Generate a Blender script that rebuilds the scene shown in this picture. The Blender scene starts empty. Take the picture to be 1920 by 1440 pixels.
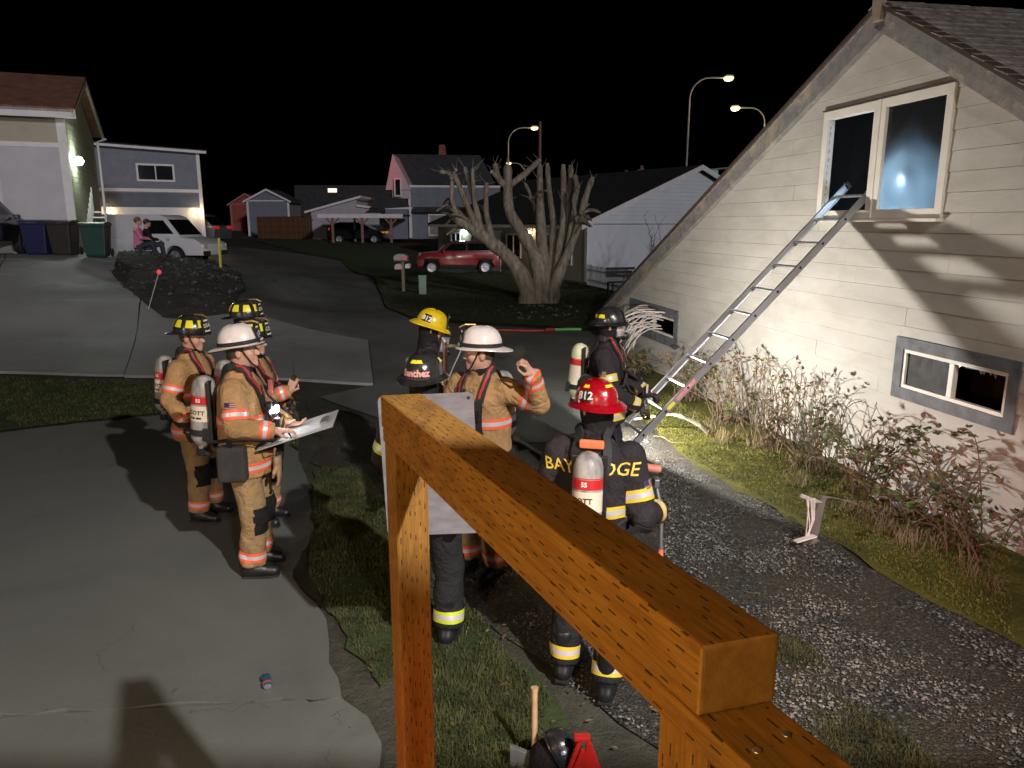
import bpy, bmesh, math, random
import numpy as np
from mathutils import Vector, Matrix, noise as mnoise
from mathutils.bvhtree import BVHTree
R = math.radians
random.seed(7); rng = np.random.default_rng(7)
scene = bpy.context.scene
COL = scene.collection

# ---------------------------------------------------------------- camera
FPX, PITCH, EYE = 1400.0, R(12.2), 2.6          # focal length in photo pixels, tilt, eye height
cam_d = bpy.data.cameras.new('camera'); cam = bpy.data.objects.new('camera', cam_d); COL.objects.link(cam)
cam_d.sensor_width = 36.0; cam_d.lens = FPX/1920*36.0; cam_d.clip_start = 0.05; cam_d.clip_end = 2000
cam.location = (0, 0, EYE); cam.rotation_euler = (R(90)-PITCH, 0, 0)
scene.camera = cam
# ---------------------------------------------------------------- world: night sky
w = bpy.data.worlds.new('World'); scene.world = w; w.use_nodes = True
wn = w.node_tree; wn.nodes.clear()
sky = wn.nodes.new('ShaderNodeTexSky'); sky.sky_type = 'NISHITA'; sky.sun_disc = False
sky.sun_elevation = R(-6); sky.sun_rotation = R(180); sky.altitude = 0
bg = wn.nodes.new('ShaderNodeBackground'); bg.inputs['Strength'].default_value = 0.05
wo = wn.nodes.new('ShaderNodeOutputWorld')
wn.links.new(sky.outputs[0], bg.inputs[0]); wn.links.new(bg.outputs[0], wo.inputs[0])
# ---------------------------------------------------------------- lamps of the scene
def lamp(name, kind, loc, energy, color, target=None, size=0.1, spot=None, blend=0.3):
    d = bpy.data.lights.new(name, kind); d.energy = energy; d.color = color
    if kind == 'SUN': d.angle = size
    else: d.shadow_soft_size = size
    if kind == 'SPOT': d.spot_size = spot; d.spot_blend = blend
    o = bpy.data.objects.new(name, d); COL.objects.link(o); o.location = loc
    if target is not None:
        o.rotation_euler = (Vector(target)-Vector(loc)).to_track_quat('-Z', 'Y').to_euler()
    return o
# faint wash of the emergency vehicles parked behind the camera to the right, over the street
lamp('night_wash', 'SUN', (9, -20, 10), 0.80, (0.98, 0.92, 0.97), target=(9-4.2, -10.9, 10-2.4), size=R(3))
# flood lamp above the added eave, right of and behind the camera
lamp('porch_flood', 'SPOT', (3.1, -1.6, 6.0), 3700, (1.0, 0.94, 0.90), target=(-3.5, 8, 0.4), size=0.08, spot=R(84), blend=0.7)
# crew's scene light standing low beyond the ladder
lamp('scene_light', 'SPOT', (1.1, 8.55, 0.78), 500, (1.0, 0.94, 0.85), target=(1.1+.94, 8.55+.34, 0.95), size=0.022, spot=R(176), blend=0.12)
# engine scene light on the left, back from the camera
lamp('engine_flood', 'SPOT', (-8.5, -4.0, 3.0), 950, (1.0, 0.82, 0.76), target=(-0.2, 6.0, 1.3), size=0.25, spot=R(44), blend=0.9)
# red beacon of the engine
lamp('engine_beacon', 'SPOT', (-3.4, -3.0, 2.5), 900, (1.0, 0.09, 0.03), target=(0.05, 1.2, 1.25), size=0.06, spot=R(16), blend=0.5)
lamp('engine_beacon_far', 'SPOT', (3.5, -9, 5.0), 42000, (1.0, 0.03, 0.05), target=(-9.6, 57, 6.6), size=0.2, spot=R(4.2), blend=0.9)
# warm lamp by the door behind the camera, over the deck
lamp('door_lamp', 'POINT', (-1.5, -0.6, 2.85), 215, (1.0, 0.58, 0.19), size=0.08)
vs = scene.view_settings
vs.view_transform = 'Standard'; vs.look = 'None'; vs.exposure = 0.0; vs.gamma = 1.0; vs.use_curve_mapping = False

# ---------------------------------------------------------------- geometry of view and terrain
def ray(px, py):
    x = (px-960)/FPX; y = (py-720)/FPX
    return np.array([x, math.cos(PITCH)-y*math.sin(PITCH), -math.sin(PITCH)-y*math.cos(PITCH)])
CAMP = np.array([0, 0, EYE])
def at(px, py, t): return CAMP + ray(px, py)*t            # point at a given depth
def flat(px, py, z=0.0):
    d = ray(px, py); return CAMP + d*((z-EYE)/d[2])
CTRL = np.array([(-7,3,0),(-2,5,0),(0,3,0),(3,4,0),(4,10,0),(2,14,0),(0,8,0),(-3,9,0.0),(-4,4,0),(3,7,0),(1,11,0),(-8,8,0.05),
  (-5,12.2,.2),(-9,12.5,.3),(-1,14,0.05),(-13.8,21.5,1.72),(-16,21.5,1.75),(-12.2,21.0,1.72),(-13.4,20.2,1.66),(-11.6,21.9,1.72),(-9.5,19,.95),(-12,23.5,1.75),(-10.2,24,.95),(-9.8,21.5,.9),(-11,27,.9),(-13.8,31,.9),(-9,30,.35),(-5,22,.15),
  (-3.1,36.5,.1),(1,36,.1),(-10.7,52,1.05),(-16.5,54,1.35),(-22,40,1.4),(3,31,.1),(6,26,.1),(.8,22,.15),(-3,28,.15),(10,20,.05),(14,8,0),(0,-8,0),(-10,-8,0),
  (0,80,1.0),(-40,80,2),(40,80,1.0),(-60,150,2),(60,150,1),(0,220,1),(-30,25,1.8),(-12,6,.2),(-40,5,1),(60,10,0),(30,40,.3)])
def gz(x, y):
    x = np.asarray(x, float); y = np.asarray(y, float)
    d2 = (x[..., None]-CTRL[:, 0])**2 + (y[..., None]-CTRL[:, 1])**2 + 3.0
    wgt = d2**-2.4
    return (wgt*CTRL[:, 2]).sum(-1)/wgt.sum(-1)
def G(px, py):                                            # where a line of sight meets the terrain
    d = ray(px, py); t = 0.5; dt = 0.1; last = t
    while t < 300:
        P = CAMP+d*t
        if P[2] < gz(P[0], P[1]): break
        last = t; t += dt; dt = min(dt*1.03, 2)
    a, b = last, t
    for _ in range(20):
        m = (a+b)/2; P = CAMP+d*m
        if P[2] < gz(P[0], P[1]): b = m
        else: a = m
    P = CAMP+d*b
    return Vector((P[0], P[1], float(gz(P[0], P[1]))))
def gnd(x, y, dz=0.0): return Vector((x, y, float(gz(x, y))+dz))

# ---------------------------------------------------------------- materials
MATS = {}
class NT:
    def __init__(s, m):
        m.use_nodes = True; s.t = m.node_tree; s.t.nodes.clear()
    def n(s, typ, ins=None, **kw):
        nd = s.t.nodes.new(typ)
        for k, v in kw.items(): setattr(nd, k, v)
        for k, v in (ins or {}).items():
            if isinstance(v, bpy.types.NodeSocket): s.t.links.new(v, nd.inputs[k])
            else: nd.inputs[k].default_value = v
        return nd
    def math(s, op, a, b=0.0, c=0.0):
        return s.n('ShaderNodeMath', {0: a, 1: b, 2: c}, operation=op).outputs[0]
    def noise(s, vec, scale, detail=3, rough=.55, dist=0):
        return s.n('ShaderNodeTexNoise', {'Vector': vec, 'Scale': scale, 'Detail': detail, 'Roughness': rough, 'Distortion': dist}).outputs[0]
    def ramp(s, fac, stops):
        nd = s.n('ShaderNodeValToRGB', {0: fac}); e = nd.color_ramp.elements
        while len(e) < len(stops): e.new(0.5)
        for q, (p, c) in zip(e, stops):
            q.position = p; q.color = (*c, 1) if len(c) == 3 else c
        return nd.outputs[0]
    def mix(s, fac, a, b):
        nd = s.n('ShaderNodeMix', data_type='RGBA')
        for k, v in ((0, fac), (6, a), (7, b)):
            if isinstance(v, bpy.types.NodeSocket): s.t.links.new(v, nd.inputs[k])
            else: nd.inputs[k].default_value = v if not isinstance(v, tuple) else ((*v, 1) if len(v) == 3 else v)
        return nd.outputs[2]
    def out(s, shader, disp=None):
        o = s.n('ShaderNodeOutputMaterial'); s.t.links.new(shader, o.inputs[0])
def mat(name, col, rough=.6, var=.15, scale=6.0, bump=0.0, bscale=60.0, metal=0.0, coord='Object', col2=None, coat=0.0, emit=None, estr=0.0, alpha=None, spec=.5, stretch=None, fine=0.0, trans=0.0):
    """general material: base colour mottled by two noises, fine bump, varied roughness"""
    if name in MATS: return MATS[name]
    m = bpy.data.materials.new(name); t = NT(m)
    tc = t.n('ShaderNodeTexCoord').outputs[coord]
    if stretch: tc = t.n('ShaderNodeMapping', {'Vector': tc, 'Scale': stretch}).outputs[0]
    nz = t.noise(tc, scale, 4)
    lo = tuple(max(0, c*(1-var)) for c in col); hi = tuple(min(1, c*(1+var)) for c in (col2 or col))
    if col2: lo = tuple(col)
    c = t.ramp(nz, [(.3, lo), (.7, hi)])
    if fine:
        f2 = t.noise(tc, bscale, 2)
        c = t.mix(t.math('MULTIPLY', t.math('SUBTRACT', f2, .5), fine), c, (1, 1, 1))
    b = t.n('ShaderNodeBsdfPrincipled', {'Base Color': c, 'Metallic': metal, 'Coat Weight': coat, 'Specular IOR Level': spec, 'Transmission Weight': trans})
    rr = t.math('MULTIPLY_ADD', t.noise(tc, scale*2.3, 3), .25*min(1, rough*2), rough-.12*min(1, rough*2))
    t.t.links.new(rr, b.inputs['Roughness'])
    if bump:
        bn = t.n('ShaderNodeBump', {'Height': t.noise(tc, bscale, 4), 'Strength': min(1, bump), 'Distance': .01*max(1, bump)})
        t.t.links.new(bn.outputs[0], b.inputs['Normal'])
    if emit:
        b.inputs['Emission Color'].default_value = (*emit, 1); b.inputs['Emission Strength'].default_value = estr
    if alpha is not None: b.inputs['Alpha'].default_value = alpha
    t.out(b.outputs[0]); MATS[name] = m
    return m
def glow(name, col, strength): return mat(name, (.8, .8, .8), .4, 0, emit=col, estr=strength)

# ---------------------------------------------------------------- mesh helpers
def link(name, me, parent=None):
    o = bpy.data.objects.new(name, me); COL.objects.link(o)
    if parent is not None: o.parent = parent
    return o
def empty(name, loc=(0, 0, 0), rz=0.0, rot=None):
    o = bpy.data.objects.new(name, None); COL.objects.link(o); o.location = loc
    o.rotation_euler = rot if rot else (0, 0, rz); o.empty_display_size = .2
    return o
def tag(o, label, cat, group=None):
    o['label'] = label; o['category'] = cat
    if group: o['group'] = group
    return o
def kind(o, k): o['kind'] = k; return o
class MB:
    def __init__(s): s.v = []; s.f = []; s.mi = []; s.cur = 0
    def add(s, vs_, fs_):
        n = len(s.v); s.v += [tuple(map(float, p)) for p in vs_]
        s.f += [tuple(i+n for i in f) for f in fs_]; s.mi += [s.cur]*len(fs_); return s
    def box(s, c, size, rot=None, taper=None):
        M = (rot if isinstance(rot, Matrix) else Matrix.Rotation(rot or 0, 3, 'Z')); hx, hy, hz = size[0]/2, size[1]/2, size[2]/2
        vs_ = []
        for sz in (-1, 1):
            k = taper if (taper and sz > 0) else 1
            for sx, sy in ((-1, -1), (1, -1), (1, 1), (-1, 1)):
                vs_.append(Vector(c)+M @ Vector((sx*hx*k, sy*hy*k, sz*hz)))
        return s.add(vs_, [(3, 2, 1, 0), (4, 5, 6, 7), (0, 1, 5, 4), (1, 2, 6, 5), (2, 3, 7, 6), (3, 0, 4, 7)])
    def tube(s, pts, radii, n=8, cap=True):
        pts = [Vector(p) for p in pts]
        if not hasattr(radii, '__len__'): radii = [radii]*len(pts)
        vs_ = []; prev = None
        for i, p in enumerate(pts):
            d = (pts[min(i+1, len(pts)-1)]-pts[max(i-1, 0)]).normalized()
            if prev is None: a = d.orthogonal().normalized()
            else:
                a = prev-d*prev.dot(d)
                a = a.normalized() if a.length > 1e-6 else d.orthogonal().normalized()
            prev = a; b = d.cross(a)
            for k in range(n):
                t = 2*math.pi*k/n; vs_.append(p+(a*math.cos(t)+b*math.sin(t))*radii[i])
        fs_ = []
        for i in range(len(pts)-1):
            for k in range(n):
                fs_.append((i*n+k, i*n+(k+1) % n, (i+1)*n+(k+1) % n, (i+1)*n+k))
        if cap: fs_ += [tuple(range(n-1, -1, -1)), tuple((len(pts)-1)*n+k for k in range(n))]
        return s.add(vs_, fs_)
    def lathe(s, prof, M=None, n=20, sx=1, sy=1, cap=True):
        M = M or Matrix.Identity(4); vs_ = []; fs_ = []
        for r, z in prof:
            for k in range(n):
                t = 2*math.pi*k/n; vs_.append(M @ Vector((r*math.cos(t)*sx, r*math.sin(t)*sy, z)))
        for i in range(len(prof)-1):
            for k in range(n): fs_.append((i*n+k, i*n+(k+1) % n, (i+1)*n+(k+1) % n, (i+1)*n+k))
        if cap: fs_ += [tuple(range(n-1, -1, -1)), tuple((len(prof)-1)*n+k for k in range(n))]
        return s.add(vs_, fs_)
    def prism(s, poly, fn, d0, d1):
        """polygon poly of (a,b) swept from d0 to d1; fn(a,b,d)->point"""
        n = len(poly); vs_ = [fn(a, b, d0) for a, b in poly]+[fn(a, b, d1) for a, b in poly]
        return s.add(vs_, [tuple(range(n-1, -1, -1)), tuple(range(n, 2*n))]+[(i, (i+1) % n, n+(i+1) % n, n+i) for i in range(n)])
    def build(s, name, m, parent=None, smooth=False, bevel=0, seg=2, fix=True):
        me = bpy.data.meshes.new(name); me.from_pydata(s.v, [], s.f)
        for q in (m if isinstance(m, (list, tuple)) else [m]): me.materials.append(q)
        if isinstance(m, (list, tuple)): me.polygons.foreach_set('material_index', s.mi)
        if fix or bevel:
            bm = bmesh.new(); bm.from_mesh(me)
            if fix: bmesh.ops.recalc_face_normals(bm, faces=bm.faces)
            if bevel: bmesh.ops.bevel(bm, geom=[e for e in bm.edges if len(e.link_faces) == 2 and e.calc_face_angle(0) > .5], offset=bevel, segments=seg, affect='EDGES', profile=.6)
            bm.to_mesh(me); bm.free()
        if smooth:
            me.polygons.foreach_set('use_smooth', [True]*len(me.polygons))
            me.set_sharp_from_angle(angle=R(48))
        return link(name, me, parent)
def npmesh(name, V, F, m, parent=None, smooth=True):
    me = bpy.data.meshes.new(name); me.from_pydata(V.tolist(), [], F.tolist())
    for q in (m if isinstance(m, (list, tuple)) else [m]): me.materials.append(q)
    if smooth: me.polygons.foreach_set('use_smooth', [True]*len(me.polygons))
    return link(name, me, parent)
def text_mesh(txt, size=1.0, bold=0.0, extrude=0.0):
    cu = bpy.data.curves.new('lettering', 'FONT'); cu.body = txt; cu.size = size; cu.align_x = 'CENTER'; cu.align_y = 'CENTER'
    cu.offset = bold; cu.extrude = extrude; cu.resolution_u = 2
    o = bpy.data.objects.new('lettering', cu); COL.objects.link(o)
    dg = bpy.context.evaluated_depsgraph_get(); me = bpy.data.meshes.new_from_object(o.evaluated_get(dg))
    bpy.data.objects.remove(o); bpy.data.curves.remove(cu)
    return me
def lettering(txt, size, m, parent, M, warp=None, bold=0.0, name='lettering'):
    me = text_mesh(txt, size, bold)
    if warp:
        bm = bmesh.new(); bm.from_mesh(me)
        for _ in range(2):
            bmesh.ops.subdivide_edges(bm, edges=[e for e in bm.edges if e.calc_length() > size*.12], cuts=1)
        bmesh.ops.triangulate(bm, faces=bm.faces)
        for v in bm.verts: v.co = warp(v.co)
        bm.to_mesh(me); bm.free()
    else: me.transform(M)
    me.materials.clear(); me.materials.append(m); me.name = name
    return link(name, me, parent)
def drape(name, poly, m, dz=.012, step=.6, parent=None, skirt=0.0):
    """a sheet with the outline poly (x,y) laid over the terrain"""
    bm = bmesh.new(); vs_ = [bm.verts.new((x, y, 0)) for x, y in poly]; bm.faces.new(vs_)
    xs = [p[0] for p in poly]; ys = [p[1] for p in poly]
    far = max(ys)
    for ax, lo, hi in ((0, min(xs), max(xs)), (1, min(ys), max(ys))):
        k = math.ceil(lo/step)*step
        while k < hi:
            co = (k, 0, 0) if ax == 0 else (0, k, 0); no = (1, 0, 0) if ax == 0 else (0, 1, 0)
            bmesh.ops.bisect_plane(bm, geom=bm.verts[:]+bm.edges[:]+bm.faces[:], plane_co=co, plane_no=no)
            k += step
    bmesh.ops.triangulate(bm, faces=bm.faces)
    if skirt:
        be = [e for e in bm.edges if len(e.link_faces) == 1]
        r = bmesh.ops.extrude_edge_only(bm, edges=be)
        low = {v for v in r['geom'] if isinstance(v, bmesh.types.BMVert)}
    else: low = set()
    for v in bm.verts: v.co.z = float(gz(v.co.x, v.co.y))+dz-(skirt if v in low else 0)
    bmesh.ops.recalc_face_normals(bm, faces=bm.faces)
    me = bpy.data.meshes.new(name); bm.to_mesh(me); bm.free(); me.materials.append(m)
    if me.polygons and sum(p.normal.z for p in me.polygons) < 0: me.flip_normals()
    return link(name, me, parent)
def rough_poly(pts, seg=.25, amp=.04, seed=0):
    r = random.Random(seed); out = []
    for i, p in enumerate(pts):
        q = pts[(i+1) % len(pts)]; L = math.hypot(q[0]-p[0], q[1]-p[1]); n = max(1, int(L/seg))
        nx, ny = -(q[1]-p[1])/max(L, 1e-6), (q[0]-p[0])/max(L, 1e-6)
        for k in range(n):
            t = k/n; a = 0 if k == 0 else amp*(r.random()*2-1)+amp*mnoise.noise(Vector((p[0]+t, p[1]*.7+t*3, seed)))*2
            out.append((p[0]+(q[0]-p[0])*t+nx*a, p[1]+(q[1]-p[1])*t+ny*a))
    return out
def gp(*pts): return [tuple(G(*p)[:2]) for p in pts]
# ================================================================ SETTING
def ground_mat(name, stops, scale=1.2, rough=.85, bump=.6, bscale=40, wet=0.0, fine=.25, spec=.4, cracks=0.0):
    m = bpy.data.materials.new(name); t = NT(m); tc = t.n('ShaderNodeTexCoord').outputs['Object']
    big = t.noise(tc, scale, 5, .6, .6); small = t.noise(tc, bscale, 3, .7)
    f = t.math('ADD', t.math('MULTIPLY', big, .75), t.math('MULTIPLY', small, fine))
    c = t.ramp(f, stops)
    if cracks:
        wv = t.n('ShaderNodeVectorMath', {0: tc, 1: t.n('ShaderNodeTexNoise', {'Vector': tc, 'Scale': 1.6, 'Detail': 5}).outputs[1]}, operation='ADD').outputs[0]
        vd = t.n('ShaderNodeTexVoronoi', {'Vector': wv, 'Scale': .42}, feature='DISTANCE_TO_EDGE').outputs[0]
        ck = t.math('MULTIPLY', t.math('LESS_THAN', vd, cracks), t.math('GREATER_THAN', t.noise(tc, .8, 3), .55))
        c = t.mix(t.math('MULTIPLY', ck, .5), c, (.03, .03, .028))
        stn = t.ramp(t.noise(tc, 1.1, 6, .7, 1.5), [(.56, (0, 0, 0)), (.70, (1, 1, 1))]); c = t.mix(t.math('MULTIPLY', stn, .22), c, (.05, .048, .042))
        spk = t.ramp(t.noise(tc, 260, 2, .8), [(.62, (0, 0, 0)), (.72, (1, 1, 1))]); c = t.mix(t.math('MULTIPLY', spk, .35), c, (.32, .32, .3))
        drt = t.ramp(t.n('ShaderNodeTexVoronoi', {'Vector': tc, 'Scale': 5.5}).outputs[0], [(.03, (1, 1, 1)), (.055, (0, 0, 0))]); c = t.mix(t.math('MULTIPLY', drt, .5), c, (.03, .028, .022))
    b = t.n('ShaderNodeBsdfPrincipled', {'Base Color': c, 'Specular IOR Level': spec})
    wetn = t.ramp(t.noise(tc, scale*.45, 4, .6, .4), [(.42, (0, 0, 0)), (.62, (1, 1, 1))])
    rr = t.math('SUBTRACT', rough, t.math('MULTIPLY', wetn, wet))
    t.t.links.new(rr, b.inputs['Roughness'])
    bn = t.n('ShaderNodeBump', {'Height': t.math('ADD', small, t.math('MULTIPLY', t.noise(tc, bscale*.22, 3), 1.2)), 'Strength': bump, 'Distance': .02})
    t.t.links.new(bn.outputs[0], b.inputs['Normal']); t.out(b.outputs[0])
    return m
M_DIRT = ground_mat('dirt', [(.25, (.024, .022, .014)), (.5, (.05, .048, .034)), (.75, (.1, .095, .075))], 1.6, bscale=55, bump=.9)
M_CONC = ground_mat('concrete', [(.28, (.080, .087, .081)), (.5, (.110, .118, .109)), (.72, (.142, .148, .136))], .55, .78, .22, 140, wet=.12, fine=.3, cracks=.0016)
M_DRIVE = ground_mat('driveway_concrete', [(.28, (.20, .21, .207)), (.5, (.265, .275, .27)), (.72, (.33, .335, .325))], .5, .72, .2, 120, wet=.2, fine=.3, cracks=.0016)
M_ASPH = ground_mat('asphalt', [(.28, (.075, .082, .08)), (.5, (.12, .127, .122)), (.74, (.18, .185, .175))], .7, .62, .8, 70, wet=.3, fine=.35)
def gravel_mat(name, lo, hi, scale=85, tint=(.05, .042, .03)):
    m = bpy.data.materials.new(name); t = NT(m); tc = t.n('ShaderNodeTexCoord').outputs['Object']
    wv = t.n('ShaderNodeVectorMath', {0: tc, 1: t.n('ShaderNodeVectorMath', {0: t.n('ShaderNodeTexNoise', {'Vector': tc, 'Scale': 40.0, 'Detail': 2}).outputs[1], 1: (.012, .012, .012)}, operation='MULTIPLY').outputs[0]}, operation='ADD').outputs[0]
    v1 = t.n('ShaderNodeTexVoronoi', {'Vector': wv, 'Scale': scale}); v2 = t.n('ShaderNodeTexVoronoi', {'Vector': wv, 'Scale': scale*.42})
    r1 = t.n('ShaderNodeSeparateColor', {0: v1.outputs[1]}).outputs[0]; r2 = t.n('ShaderNodeSeparateColor', {0: v2.outputs[1]}).outputs[1]
    pick = t.math('GREATER_THAN', r2, .72); val = t.math('ADD', t.math('MULTIPLY', pick, r2), t.math('MULTIPLY', t.math('SUBTRACT', 1.0, pick), t.math('MULTIPLY', r1, t.math('MULTIPLY', r1, r1))))
    c = t.mix(val, (*lo, 1), (*hi, 1))
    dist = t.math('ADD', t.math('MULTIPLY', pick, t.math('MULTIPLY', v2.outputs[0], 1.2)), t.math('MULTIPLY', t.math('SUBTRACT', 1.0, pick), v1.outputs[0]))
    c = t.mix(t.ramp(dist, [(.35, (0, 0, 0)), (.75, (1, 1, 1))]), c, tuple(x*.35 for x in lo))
    mud = t.ramp(t.noise(tc, 1.5, 6, .68, .8), [(.40, (0, 0, 0)), (.58, (1, 1, 1))]); c = t.mix(t.math('MULTIPLY', mud, .85), c, (*tint, 1))
    grn = t.ramp(t.noise(tc, .9, 5, .65, .8), [(.56, (0, 0, 0)), (.68, (1, 1, 1))]); c = t.mix(t.math('MULTIPLY', grn, .55), c, (.035, .042, .012))
    b = t.n('ShaderNodeBsdfPrincipled', {'Base Color': c, 'Specular IOR Level': .45}); t.t.links.new(t.math('MULTIPLY_ADD', t.noise(tc, 3, 3), .35, .42), b.inputs['Roughness'])
    bn = t.n('ShaderNodeBump', {'Height': t.math('ADD', t.math('SUBTRACT', 1.0, dist), t.math('MULTIPLY', t.noise(tc, 9, 3), .6)), 'Strength': .9, 'Distance': .014}); t.t.links.new(bn.outputs[0], b.inputs['Normal']); t.out(b.outputs[0]); return m
M_GRAV = gravel_mat('gravel', (.018, .018, .017), (.19, .185, .165))
M_MOSS = ground_mat('moss', [(.28, (.02, .028, .006)), (.5, (.06, .07, .008)), (.72, (.13, .12, .012))], 2.6, .92, 1.0, 90, fine=.5)
M_LAWN = ground_mat('lawn_soil', [(.28, (.012, .02, .007)), (.5, (.025, .045, .012)), (.72, (.05, .07, .02))], 1.3, .95, 1.0, 60, fine=.5)
M_EARTH = ground_mat('dark_earth', [(.28, (.012, .011, .009)), (.5, (.028, .026, .022)), (.72, (.06, .055, .048))], 2.0, .9, 1.0, 50, fine=.5)

# the ground sheet
def axis(lo, hi, c0, c1, fine):
    a = list(np.arange(c0, c1, fine)); s = fine; x = c0
    left = []
    while x > lo: s *= 1.25; x -= s; left.append(x)
    s = fine; x = c1; right = []
    while x < hi: right.append(x); s *= 1.25; x += s
    return np.array(left[::-1]+a+right)
gx = axis(-400, 400, -18, 12, .5); gy = axis(-60, 600, -2, 40, .5)
XX, YY = np.meshgrid(gx, gy); ZZ = gz(XX, YY)
near = np.exp(-((XX)**2+(YY-6)**2)/200.)
ZZ = ZZ-.012
V = np.stack([XX.ravel(), YY.ravel(), ZZ.ravel()], 1); nx_, ny_ = len(gx), len(gy)
idx = np.arange(nx_*ny_).reshape(ny_, nx_)
F = np.stack([idx[:-1, :-1].ravel(), idx[:-1, 1:].ravel(), idx[1:, 1:].ravel(), idx[1:, :-1].ravel()], 1)
kind(npmesh('ground', V, F, M_DIRT), 'structure')

# concrete pad where the crew stands: two slabs with a joint
pad = kind(empty('concrete_pad'), 'structure')
far_edge = gp((-700, 905), (-60, 822), (300, 781), (470, 778), (560, 850))
right_far = gp((585, 960), (548, 1085), (566, 1112), (612, 1165))
jl, jr = G(-700, 1390), G(640, 1313)
slab_a = far_edge+right_far+[(jr.x, jr.y+.006), (jl.x, jl.y+.006)]
slab_b = [(jl.x, jl.y-.006), (jr.x, jr.y-.006)]+gp((690, 1240+110), (716, 1400))+[(-.55, 2.2), (-.5, -3), (-9, -3), (-9, 2.5)]
drape('slab', rough_poly(slab_a, .16, .03, 3), M_CONC, .02, 1.0, pad, .05)
drape('slab', rough_poly(slab_b, .3, .004, 4), M_CONC, .02, 1.0, pad, .05)
# sloping driveway up to the garage, slabs with joints
drv = kind(empty('driveway'), 'structure')
rows = [700, 622, 560, 516, 488, 466]
def col_x(k, y):      # joint lines of the driveway in view
    L = {0: [(-420, 700), (-250, 466)], 1: [(-95, 700), (20, 466)], 2: [(231, 706), (300, 500)], 3: [(345, 708), (345, 600)]}[k]
    (xa, ya), (xb, yb) = L; return xa+(xb-xa)*(y-ya)/(yb-ya)
for r_ in range(5):
    y0, y1 = rows[r_], rows[r_+1]
    for c_ in range(2):
        if c_ == 1: xr0, xr1 = ([234, 258, 264, 226, 216, 240][r_], [234, 258, 264, 226, 216, 240][r_+1])
        else: xr0, xr1 = col_x(1, y0), col_x(1, y1)
        xl0, xl1 = (col_x(c_, y0), col_x(c_, y1))
        g = 2.2*(1-r_*.15)
        drape('slab', gp((xl0+g, y0-g*.4), (xr0-g, y0+ (6 if c_ else 0)-g*.4), (xr1-g, y1+g*.3), (xl1+g, y1+g*.3)), M_DRIVE, .03, .5, drv, .05)
drape('slab', gp((233, 707), (700, 722), (690, 640), (480, 590), (345, 596), (266, 562), (258, 622)), M_DRIVE, .03, .5, drv, .05)
# street of wet asphalt
street = gp((600, 745), (702, 722), (692, 642), (436, 594), (462, 547), (436, 506), (390, 486), (300, 470), (430, 462), (560, 476), (640, 490), (700, 528), (722, 578), (770, 600), (1000, 616), (1105, 622), (1150, 660), (1165, 720), (1120, 800), (1020, 830), (900, 830), (760, 800))
kind(drape('street', street, M_ASPH, .008, .6), 'structure')
# lawns
kind(drape('lawn', gp((724, 577), (706, 528), (790, 514), (930, 512), (1085, 520), (1180, 540), (1160, 600), (1106, 619), (1000, 612), (770, 597)), M_LAWN, .03, .6), 'structure')
kind(drape('lawn', gp((470, 452), (560, 474), (640, 488), (705, 524), (790, 510), (760, 472), (720, 452)), M_LAWN, .03, 1.0), 'structure')
kind(drape('lawn', rough_poly(gp((-420, 706), (240, 712), (330, 716), (560, 745), (560, 845), (470, 772), (300, 776), (-60, 818), (-500, 870)), .4, .05, 9), M_LAWN, .012, .5), 'structure')
# gravel lane beside the house and the moss strip along its wall
kind(drape('gravel_lane', rough_poly(gp((572, 752), (690, 792), (760, 806), (900, 834), (1020, 834), (1120, 804), (1185, 770), (1290, 862), (1420, 935), (1520, 990), (1680, 1090), (1960, 1230))+[(2.6, 1.2), (.9, 1.2)]+gp((1260, 1420), (1020, 1240), (880, 1140), (770, 1080), (690, 1010), (620, 920), (590, 850)), .3, .07, 11), M_GRAV, .004, .6), 'structure')
kind(drape('moss_strip', rough_poly(gp((1170, 722), (1190, 770), (1292, 865), (1422, 938), (1524, 995), (1690, 1100), (1960, 1240), (2060, 1120), (1890, 1010), (1671, 905), (1400, 790), (1230, 700)), .25, .05, 13), M_MOSS, .008, .5), 'structure')
# bank of crushed rock between driveway and street
bank = gp((345, 604), (306, 598), (262, 560), (222, 530), (208, 512), (214, 490), (240, 470), (300, 467), (380, 482), (430, 506), (456, 545), (436, 590))
bk = kind(drape('gravel_bank', rough_poly(bank, .4, .08, 17), M_EARTH, .03, .4), 'structure')
me = bk.data
bx = np.array([p[0] for p in bank]); by_ = np.array([p[1] for p in bank]); cx_, cy_ = bx.mean(), by_.mean()
inside = lambda x, y: min(1.0, min(math.hypot(x-q[0], y-q[1]) for q in rough_bank)/1.2)
rough_bank = rough_poly(bank, .3, 0, 1)
for v in me.vertices:
    k = inside(v.co.x, v.co.y); v.co.z += .24*k*k*(3-2*k)+.09*k*mnoise.noise(Vector((v.co.x*1.3, v.co.y*1.3, 2)))
def bank_z(x, y):
    k = inside(x, y); return float(gz(x, y))+.03+.24*k*k*(3-2*k)
drape('border_kerb', gp((206, 512), (212, 488), (238, 467), (244, 469), (219, 490), (213, 512)), M_DRIVE, .08, .4)['kind'] = 'structure'

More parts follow.
